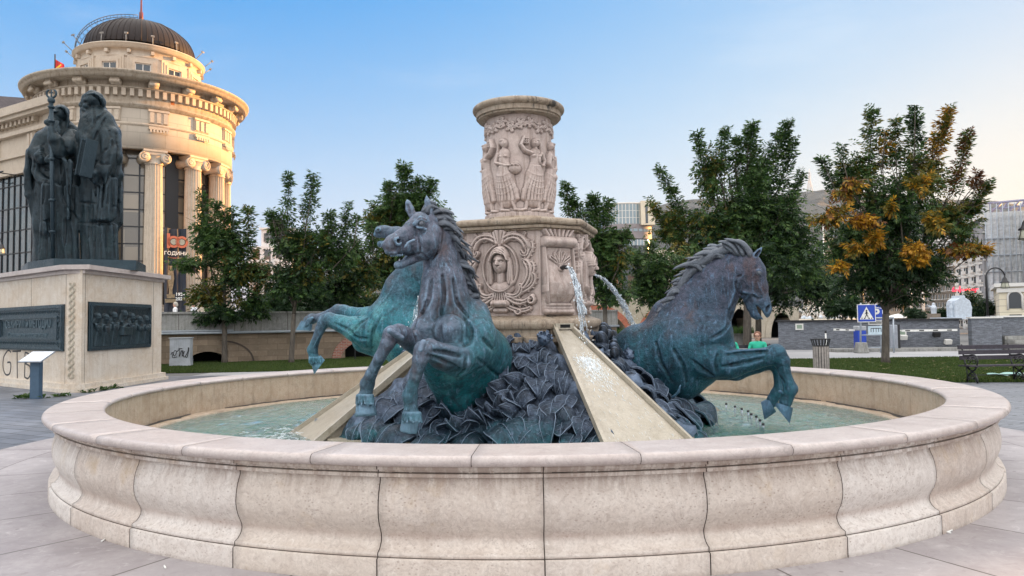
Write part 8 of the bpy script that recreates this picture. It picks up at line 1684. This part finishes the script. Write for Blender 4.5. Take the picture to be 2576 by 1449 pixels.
# ------------------------------------------------------------- trees
def tree(name, label, u, v, Y, blobs, shoots, trunk_r=.14, cat='tree', group='street trees round the square', seed=0, leaf=.15, dens=1., split=None, base=0., lean=0, dz=.75):
    """blobs: (u, v, ru, rv, n, palette); shoots: (u0, v0, u1, v1, spread, n, palette); palettes g d y o b"""
    rg = np.random.default_rng(seed+100); r2 = random.Random(seed); p0 = at(u, v, Y); e = empty(name, (p0.x, Y, base), 0, label, cat, group); k = Y/F_PX
    X = lambda uu, vv, dy=0: np.array(at(uu, vv, Y+dy))-np.array((p0.x, Y, base))
    cu = np.mean([b[0] for b in blobs]); vb = max(b[1]+b[3]*.4 for b in blobs); vt = min(b[1] for b in blobs)
    # limbs: trunk to a fork, then a curved limb to every blob and shoot
    fork_v = split or (vb-10); fk = X(u+lean*.6, fork_v); tk = MB()
    tk.tube([Vector((0, 0, -.05)), Vector((0, 0, .25)), Vector(fk*.5+np.array((0, 0, 0))), Vector(fk)], [trunk_r*1.35, trunk_r*1.05, trunk_r*.95, trunk_r*.85], 10)
    top = X(cu, vt); tk.tube([Vector(fk), Vector(fk*.5+top*.5), Vector(top)], [trunk_r*.8, trunk_r*.5, trunk_r*.18], 8)
    tips = []
    for b in blobs: tips.append(X(b[0], b[1], r2.uniform(-1, 1)*b[2]*k*.5))
    for s in shoots: tips.append(X(s[0], s[1], r2.uniform(-.5, .5)))
    for i, tp in enumerate(tips):
        f = r2.uniform(0, .45); a = fk*(1-f)+top*f; m = a*.5+tp*.5+np.array((r2.uniform(-.3, .3), r2.uniform(-.3, .3), -.15)); tk.tube([Vector(a), Vector(m), Vector(tp)], [trunk_r*.38, trunk_r*.25, trunk_r*.10], 6)
        for q in range(3): e2 = tp+np.array((r2.uniform(-1, 1), r2.uniform(-1, 1), r2.uniform(.0, 1)))*k*38; tk.tube([Vector(m*.4+tp*.6), Vector(tp*.6+e2*.4+np.array((0, 0, .1))), Vector(e2)], [trunk_r*.14, trunk_r*.08, .008], 5)
    for i, s in enumerate(shoots): a = tips[len(blobs)+i]; b_ = X(s[2], s[3], r2.uniform(-.3, .3)); tk.tube([Vector(a), Vector(a*.5+b_*.5), Vector(b_)], [trunk_r*.16, .02, .006], 5)
    tk.build('trunk', M['bark'], e)
    # sprays of leaflets
    C = []; D = []; G = []
    pal = dict(g=0, d=1, y=2, o=3, b=4)
    for (bu, bv, ru, rv, n, pl) in blobs:
        n = int(n*dens); q = rg.normal(size=(n, 3)); q /= np.linalg.norm(q, axis=1)[:, None]; rad = rg.random(n)**.45; rad = .25+.75*rad+.12*rg.normal(size=n)
        c0 = X(bu, bv, -2.0*Y/27 if 'o' in pl else 0); R_ = np.array((ru*k, ru*k*dz, rv*k)); clump = rg.normal(size=(max(6, n//26), 3)); clump /= np.linalg.norm(clump, axis=1)[:, None]
        ci = rg.integers(0, len(clump), n); q = q*.45+clump[ci]*.75; P_ = c0+q*R_*rad[:, None]; C.append(P_); D.append(q*np.array((1, 1, .5))+rg.normal(size=(n, 3))*.45+np.array((0, 0, -.25))); G.append(np.full(n, 0) if pl is None else rg.choice([pal[c] for c in pl], n))
    for (u0, v0, u1, v1, sp_, n, pl) in shoots:
        n = int(n*dens); t_ = rg.random(n)**.9; a, b_ = X(u0, v0), X(u1, v1); ta = 1-.72*t_; th = rg.uniform(0, 2*PI, n); rr2 = sp_*k*ta*(.25+.75*rg.random(n)); off = np.stack([np.cos(th)*rr2, np.sin(th)*rr2, rg.normal(size=n)*sp_*k*.2], 1)
        C.append(a+(b_-a)*t_[:, None]+off); D.append(np.stack([np.cos(th), np.sin(th), np.full(n, .35)], 1)+rg.normal(size=(n, 3))*.3); G.append(rg.choice([pal[c] for c in pl], n))
    C = np.concatenate(C); D = np.concatenate(D); G = np.concatenate(G); D /= np.linalg.norm(D, axis=1)[:, None]+1e-9; n = len(C)
    up = rg.normal(size=(n, 3))*.5+np.array((0, 0, 1)); S1 = np.cross(D, up); S1 /= np.linalg.norm(S1, axis=1)[:, None]+1e-9; N_ = np.cross(S1, D)
    L = leaf*rg.uniform(.7, 1.25, n)[:, None]; Vs, Fs, Gs = [], [], []; b0 = 0
    for (al, sd_, an) in ((0, 1, 68), (0, -1, 68), (.55, 1, 52), (.55, -1, 52), (1.05, 1, 30), (1.05, -1, 30), (1.3, 0, 0)):
        a = R(an); dr_ = D*math.cos(a)+S1*sd_*math.sin(a)-np.array((0, 0, .28)); dr_ /= np.linalg.norm(dr_, axis=1)[:, None]; o = C+D*(al-.6)*L*1.1; wv = np.cross(dr_, N_+rg.normal(size=(n, 3))*.35); wv /= np.linalg.norm(wv, axis=1)[:, None]+1e-9; wl_ = wv*L*.17
        Q = np.stack([o, o+dr_*L*.45+wl_, o+dr_*L, o+dr_*L*.45-wl_], 1); Vs.append(Q.reshape(-1, 3)); Fs.append(b0+np.arange(4*n).reshape(-1, 4)); b0 += 4*n; Gs.append(G)
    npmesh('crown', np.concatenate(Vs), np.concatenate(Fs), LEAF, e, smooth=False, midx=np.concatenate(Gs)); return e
G1 = 'gggd'; GD = 'dddg'; GY = 'ggy'; YY = 'yyyg'; OO = 'oooy'; BB = 'bbyo'
tree('ash_tree', 'ash tree with bright orange and yellow clumps standing alone on the right lawn', 2228, 915, 26.9,
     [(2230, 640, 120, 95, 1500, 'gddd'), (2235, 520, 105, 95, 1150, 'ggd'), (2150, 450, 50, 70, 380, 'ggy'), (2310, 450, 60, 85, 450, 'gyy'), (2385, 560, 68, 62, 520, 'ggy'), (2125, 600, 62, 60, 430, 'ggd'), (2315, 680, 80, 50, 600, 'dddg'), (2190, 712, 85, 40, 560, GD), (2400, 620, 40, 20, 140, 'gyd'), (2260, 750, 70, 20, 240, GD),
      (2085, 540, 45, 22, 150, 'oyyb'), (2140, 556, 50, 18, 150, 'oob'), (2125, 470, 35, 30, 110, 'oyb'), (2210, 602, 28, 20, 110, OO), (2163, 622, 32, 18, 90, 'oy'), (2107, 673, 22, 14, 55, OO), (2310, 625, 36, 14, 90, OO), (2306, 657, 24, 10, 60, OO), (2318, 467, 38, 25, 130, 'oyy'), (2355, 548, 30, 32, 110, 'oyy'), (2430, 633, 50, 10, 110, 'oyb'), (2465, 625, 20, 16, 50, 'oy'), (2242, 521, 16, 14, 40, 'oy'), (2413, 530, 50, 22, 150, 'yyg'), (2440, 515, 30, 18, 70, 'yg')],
     [(2185, 450, 2194, 272, 26, 230, 'gggy'), (2255, 430, 2250, 300, 22, 150, GY), (2300, 420, 2302, 270, 24, 200, 'ggd'), (2335, 440, 2388, 272, 27, 300, 'ooybg'), (2395, 490, 2440, 325, 20, 190, 'bbyg'), (2430, 540, 2487, 458, 24, 170, 'ggy'), (2110, 500, 2066, 395, 20, 130, 'ggd'), (2140, 480, 2110, 365, 16, 90, 'ggd'), (2450, 480, 2458, 430, 12, 50, 'bb'), (2220, 420, 2226, 330, 20, 110, 'ggo')], .13, seed=1, leaf=.165, split=790)
tree('ash_tree', 'tall dense dark green ash tree behind the neck of the right horse', 1880, 868, 44,
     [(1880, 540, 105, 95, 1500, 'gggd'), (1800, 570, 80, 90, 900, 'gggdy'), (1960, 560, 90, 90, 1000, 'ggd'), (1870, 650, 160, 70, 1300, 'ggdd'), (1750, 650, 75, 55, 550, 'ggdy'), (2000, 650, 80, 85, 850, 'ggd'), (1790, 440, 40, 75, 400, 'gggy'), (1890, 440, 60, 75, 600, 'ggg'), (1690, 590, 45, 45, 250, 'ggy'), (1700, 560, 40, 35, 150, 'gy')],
     [(1770, 440, 1752, 335, 18, 130, 'ggg'), (1812, 430, 1828, 322, 20, 150, 'ggg'), (1880, 400, 1893, 310, 24, 220, 'ggg'), (1920, 430, 1985, 310, 26, 260, 'gggd'), (1960, 470, 1998, 345, 22, 180, 'ggd'), (1720, 540, 1655, 418, 18, 170, 'ggg'), (1690, 590, 1636, 505, 18, 130, 'ggy'), (1980, 520, 2020, 430, 18, 110, 'ggd'), (1850, 420, 1855, 345, 16, 80, 'gg')], .24, seed=2, leaf=.25, split=740)
tree('ash_tree', 'lower dark ash tree between the two large right trees', 1908, 866, 49, [(2040, 720, 75, 60, 800, 'dddg'), (2100, 690, 50, 60, 350, 'ddg'), (1960, 730, 60, 50, 450, GD), (1850, 740, 60, 40, 400, GD)], [], .2, seed=3, leaf=.27, split=760)
tree('ash_tree', 'slender green ash tree just right of the pedestal', 1522, 800, 34, [(1505, 600, 50, 60, 480, 'ggg'), (1500, 690, 50, 60, 520, 'ggd'), (1545, 650, 45, 60, 420, 'gggy'), (1560, 590, 32, 25, 120, 'gg'), (1540, 730, 60, 40, 360, 'ggd')], [(1432, 540, 1424, 462, 16, 120, 'ggg'), (1500, 560, 1492, 490, 20, 150, 'ggg'), (1525, 570, 1530, 500, 18, 100, 'ggg'), (1460, 560, 1445, 500, 16, 80, 'gg')], .12, seed=4, leaf=.20, split=770)
tree('ash_tree', 'bushy green ash tree under the oval tower', 1660, 835, 38, [(1650, 680, 60, 50, 520, 'gggd'), (1620, 720, 55, 55, 450, 'ggd'), (1690, 740, 60, 55, 500, 'ggdd'), (1600, 650, 30, 30, 150, 'gg'), (1720, 680, 50, 50, 350, 'ggy')], [(1640, 660, 1640, 610, 16, 60, 'gg')], .13, seed=5, leaf=.21, split=780)
tree('ash_tree', 'young ash tree with yellow tinged leaves in front of the terrace banner', 565, 915, 33,
     [(560, 620, 62, 58, 700, 'gggd'), (520, 590, 40, 38, 300, 'ggg'), (605, 690, 75, 50, 620, 'ggyd'), (480, 664, 48, 14, 170, 'ggg'), (520, 745, 42, 32, 260, 'yyg'), (470, 800, 38, 11, 110, 'gyg'), (560, 790, 60, 28, 330, 'ddg'), (640, 760, 42, 42, 330, 'ggd'), (655, 690, 30, 30, 130, 'gyy'), (590, 640, 30, 20, 70, 'yyg'), (600, 750, 22, 16, 40, 'yy')],
     [(510, 575, 508, 480, 13, 80, 'ggg'), (540, 560, 548, 508, 14, 60, 'ggg'), (585, 590, 583, 525, 14, 60, 'ggg'), (625, 650, 624, 525, 20, 140, 'gggy'), (560, 570, 566, 530, 12, 40, 'gg')], .12, seed=6, leaf=.19, split=800)
tree('ash_tree', 'leafy ash tree with two thin upright shoots left of the leaping horse', 733, 915, 32.4,
     [(735, 610, 52, 58, 560, 'ggd'), (785, 650, 65, 65, 700, 'ggdy'), (735, 700, 68, 58, 650, 'gdd'), (700, 560, 28, 30, 130, 'gg'), (850, 640, 48, 48, 380, 'ggd'), (770, 740, 70, 30, 350, 'ddg'), (830, 600, 35, 40, 200, 'ggg'), (760, 640, 22, 16, 40, 'y'), (780, 690, 40, 24, 110, 'gyy')],
     [(722, 570, 727, 436, 13, 120, 'ggg'), (772, 560, 790, 436, 20, 160, 'ggg'), (695, 590, 682, 530, 14, 60, 'gg'), (835, 590, 828, 530, 16, 80, 'ggg'), (862, 600, 876, 512, 16, 110, 'ggg'), (890, 620, 900, 540, 14, 60, 'gg')], .11, seed=7, leaf=.18, split=790, lean=10)
tree('ash_tree', 'third young ash tree nearest to the leaping left horse', 828, 908, 36, [(850, 720, 60, 50, 600, 'ggdd'), (905, 690, 45, 55, 420, 'ggdy'), (880, 640, 40, 45, 300, 'gg'), (820, 740, 45, 35, 300, 'dd'), (900, 660, 22, 18, 40, 'yy')], [(940, 640, 935, 560, 16, 90, 'ggg')], .12, seed=8, leaf=.2, split=780)
tree('tall_ash_tree', 'tall full ash tree rising behind the head of the front horse', 985, 880, 44, [(1010, 520, 62, 52, 800, 'gggg'), (960, 570, 48, 50, 420, 'ggy'), (1060, 505, 42, 40, 350, 'ggg'), (1000, 610, 65, 55, 650, 'ggyd'), (950, 680, 45, 60, 400, 'gyd'), (1000, 700, 55, 60, 500, 'ddg'), (985, 560, 30, 24, 70, 'yy'), (940, 665, 25, 16, 50, 'yy'), (1090, 560, 40, 50, 300, 'ggd')], [(1015, 490, 1017, 415, 22, 160, 'ggg'), (985, 510, 975, 455, 18, 90, 'ggg'), (1075, 490, 1088, 450, 18, 80, 'ggg'), (1050, 480, 1050, 445, 16, 60, 'gg')], .2, seed=9, leaf=.25, split=760)
# a dark belt of trees on the terrace behind
for i, (u, v0, ru, rv, Y, lab) in enumerate(((690, 780, 60, 50, 46, 'dark tree low behind the first young ash'), (790, 775, 65, 48, 47, 'dark tree behind the leaping left horse'), (890, 770, 65, 50, 46.5, 'dark round tree behind the third young ash'), (980, 790, 60, 48, 48, 'dark tree behind the neck of the left horse'), (1760, 770, 60, 45, 52, 'dark shrubby tree behind the mane of the right horse'), (2120, 770, 45, 22, 60, 'dark low tree behind the slate wall'))):
    tree('dark_tree', lab, u, 850, Y, [(u, v0, ru, rv, 700, 'ddd'), (u-ru*.5, v0+10, ru*.6, rv*.7, 260, 'ddg'), (u+ru*.5, v0+5, ru*.6, rv*.8, 260, 'ddg')], [], .15, seed=20+i, leaf=.3, group='dark trees behind the first row', split=830, base=terr_z if u < 1100 else 0)
for i, (u, v0, ru, rv, Y, lab) in enumerate(((2300, 790, 24, 14, 75, 'clipped round bush left of the torch statue'), (2378, 788, 18, 15, 74, 'clipped round bush right of the torch statue'), (2440, 770, 30, 38, 72, 'dark evergreen bush beside the white monument'), (2480, 780, 26, 28, 70, 'dark bush left of the cream pavilion'), (2210, 785, 22, 14, 90, 'small dark bush behind the road signs'))):
    tree('round_bush', lab, u, 812, Y, [(u, v0, ru, rv, 420, 'ddd')], [], .12, seed=40+i, leaf=.28, cat='bush', group='clipped bushes across the square', split=808)
# leaves overhanging the bridge and creeper on the low wall
v_, f_ = grass([(5, 43.6), (14.4, 44.6), (14.4, 46.2), (5, 45.2)], 9000, .5, (5, 14.4, 43.6, 46.2)); hz_ = float(at(1900, 838, 45).z); v_[:, 2] += hz_
npmesh('creeper', v_, f_, LEAF[0], smooth=False, kind='stuff', label='green creeper on top of the low wall behind the seated people')
# ------------------------------------------------------------- falling water, nozzles
t = NT('falling_water'); t.fin((.80, .88, .95), .04, None, 0, .8); gl = t.n.new('ShaderNodeBsdfGlass'); gl.inputs['IOR'].default_value = 1.33; gl.inputs['Roughness'].default_value = .02; gl.inputs['Color'].default_value = (.96, .98, 1, 1)
mx = t.n.new('ShaderNodeMixShader'); n = t.noise(14, 3, .6); t.l.new(t.ramp(n, [(.42, .08), (.66, .6)]), mx.inputs[0]); t.l.new(gl.outputs[0], mx.inputs[1]); t.l.new(t.b.outputs[0], mx.inputs[2]); t.l.new(mx.outputs[0], t.out.inputs[0]); M['jet'] = t.m
M['foam'] = plain('foam', (.80, .86, .90), .3, var=.05)
def jet(label, pts, w0, w1, seed, nspl=60, ns=11):
    """pts: world points of the stream's axis"""
    rg = random.Random(seed); e = empty('water_jet', pts[0], 0, label, 'water jet', 'water jets of the pedestal'); P0 = Vector(pts[0]); pts = [Vector(p)-P0 for p in pts]
    def L(t_): i = min(int(t_*(len(pts)-1)), len(pts)-2); f = t_*(len(pts)-1)-i; return pts[i].lerp(pts[i+1], f)
    m = MB()
    for k in range(ns):
        ox, oy, ph = rg.uniform(-1, 1), rg.uniform(-1, 1), rg.uniform(0, 6); ta = rg.uniform(0, .2); tb = rg.uniform(.75, 1); N = 36; C_ = []; Rr = []
        for i in range(N):
            s = ta+(tb-ta)*i/(N-1); w = w0+(w1-w0)*s; C_.append(L(s)+Vector((ox*w+w*.35*math.sin(s*24+ph), oy*w+w*.35*math.cos(s*19+ph), w*.35*math.sin(s*33+ph)))); Rr.append(.8*(.007+.006*math.sin(s*40+ph*2)+.004*rg.random())*(1.15-.5*s))
        m.tube(C_, Rr, 6)
    m.build('stream', M['jet'], e); d = MB()
    for k in range(nspl):
        s = rg.random()**.6; w = (w0+(w1-w0)*s)*rg.uniform(.6, 2.2); a = rg.uniform(0, 6.28); c = L(s)+Vector((math.cos(a)*w, math.sin(a)*w, rg.uniform(-w, w))); d.ball(c, rg.uniform(.003, .008), seg=6, rings=4, sc=(1, 1, rg.uniform(1, 2.4)))
    d.build('droplets', M['foam'], e); return e
def nozzle(k, dg=45):
    a = ROT+k*PI/2+R(dg)-PI/2; return Vector((CX+1.15*math.cos(a), CY+1.15*math.sin(a), 2.33)), Vector((math.cos(a), math.sin(a), 0))
for k, lab in ((0, 'glassy water jet falling from the front right spout onto the stone channel'), (1, 'water jet arcing from the far right side of the pedestal')):
    p, d = nozzle(k); D_, V_ = (.42, 1.05) if k == 0 else (.85, 1.45); pts = [p+d*(D_*s)+Vector((0, 0, .06*s-(V_ if k == 0 else .98)*s*s)) for s in np.linspace(0, 1, 12)]
    jet(lab, pts, .015, .048, 3+k, 80, 20)
p, d = nozzle(3); jet('water jet on the left side of the pedestal hidden behind the horses', [p+d*(.5*s)+Vector((0, 0, -1.0*s*s)) for s in np.linspace(0, 1, 10)], .02, .07, 9)
tj = Vector((CX-.09, CY-.1, 4.55)); jet('tiny bubbling jet on top of the round bowl', [tj, tj+Vector((.01, 0, .08)), tj+Vector((.02, 0, .16)), tj+Vector((.05, 0, .19))], .02, .05, 12, 40, 6)
# broken water running down the right channel, spray where the left channel ends
rg = random.Random(6); m = MB(); Mch = Matrix.Translation((CX, CY, .2)) @ Matrix.Rotation(ROT+R(-47.5), 4, 'Z'); zsl = lambda d: .33+(2.9-d)*K_-.2
for k in range(620):
    imp = rg.random() < .8; d = (1.60+abs(rg.gauss(0, .22))) if imp else rg.uniform(1.5, 2.8); hw = .07+(d-1.12)*.245-.02; y = rg.gauss(.0, .42)*hw if imp else rg.uniform(-1, 1)*hw
    if abs(y) > hw or d > 2.85: continue
    L_s = rg.uniform(.012, .05); diry = rg.uniform(-1, 1)*(.8 if imp else .35); n = 4; P = []
    for i in range(n): q = i/(n-1); dd = d+L_s*q; yy = y+L_s*q*diry+.004*math.sin(q*7+k*2); P.append((dd, yy, zsl(dd)+.003))
    m.tube(P, [.0007, .0017, .0015, .0006] if not imp else [.001, .0026, .0022, .0008], 4)
    if imp and rg.random() < .25: m.ball((d, y*1.2, zsl(d)+rg.uniform(.01, .07)), rg.uniform(.0025, .006), seg=5, rings=4)
o = m.build('running_water', M['foam'], M=Mch, label='broken white water streaks running down the right stone channel', kind='stuff')
m = MB(); Ml = Matrix.Translation((CX, CY, 0)) @ Matrix.Rotation(ROT+R(-137), 4, 'Z')
for k in range(100):
    d = 2.95+abs(rg.gauss(0, .28)); y = rg.gauss(0, .42); z_ = .318+abs(rg.gauss(0, .06))*(rg.random() < .5)*max(0, 1-(d-2.9)*1.5); n = 4; P = [(d+.04*i*rg.random(), y+.03*i*rg.uniform(-1, 1), z_+.01*rg.random()) for i in range(n)]; m.tube(P, [.0015, .0026, .0022, .001], 5)
m.build('splash', M['foam'], M=Ml, label='white splash where the left channel meets the pool', kind='stuff')
NZ = [(1827, 1020), (1849, 1027), (1866, 1033), (1882, 1039), (1890, 1047), (1903, 1053), (1912, 1063), (1920, 1073)]
nm_ = ['nearest the bronze leaves', 'second from the bronze leaves', 'third from the bronze leaves', 'fourth from the bronze leaves', 'fourth from the rim end', 'third from the rim end', 'second from the rim end', 'closest to the front rim']
for k, (u, v) in enumerate(NZ):
    p = atz(u, v+4, .31); e = empty('fountain_nozzle', p, 0, 'small steel nozzle in the pool, '+nm_[k], 'nozzle', 'row of steel nozzles in the pool below the right horse')
    MB().tube([(0, 0, -.1), (0, 0, .035)], .014, 10).build('pipe', Mg, e); MB().tube([(0, 0, .035), (0, 0, .042), (0, 0, .062)], [.017, .018, .017], 10).build('cap', M['black'], e)
p = atz(790, 1085, .33); e = empty('steel_bracket', p, R(30), 'small upright steel strip at the foot of the left channel', 'bracket'); MB().box(-.025, .025, -.006, .006, -.1, .16, 0, Matrix.Rotation(.25, 4, 'Y')).build('strip', Mg, e)
# scratches of paint and chewing-gum spots on the coping and litter on the apron
rg = random.Random(12)
for k, (u, v, lab) in enumerate(((262, 1359, 'cigarette end by the left foot of the basin'), (417, 1426, 'pale scrap of paper at the lower left edge of the basin'), (2383, 1338, 'cigarette end by the right foot of the basin'), (2392, 1336, 'second scrap beside the right foot of the basin'))):
    p = atz(u, v, .012); o = MB().tube([(-.03, 0, 0), (.03, .01, .002)], .006, 6).build('litter', M['paper'], label=lab, cat='litter'); o.location = p; o.rotation_euler = (0, 0, rg.uniform(0, 3))
# ------------------------------------------------------------- the evening haze over the city
hz = bpy.data.materials.new('haze'); hz.use_nodes = True; hn = hz.node_tree.nodes; hn.remove(hn['Principled BSDF'])
pv = hn.new('ShaderNodeVolumePrincipled'); pv.inputs['Color'].default_value = (.72, .86, 1.0, 1); pv.inputs['Density'].default_value = .000025; pv.inputs['Anisotropy'].default_value = 0
hz.node_tree.links.new(pv.outputs[0], hn['Material Output'].inputs['Volume'])
MB().box(-3500, 3500, -280, 4200, -6.5, 900).build('haze', hz, kind='stuff', label='thin evening haze over the city')
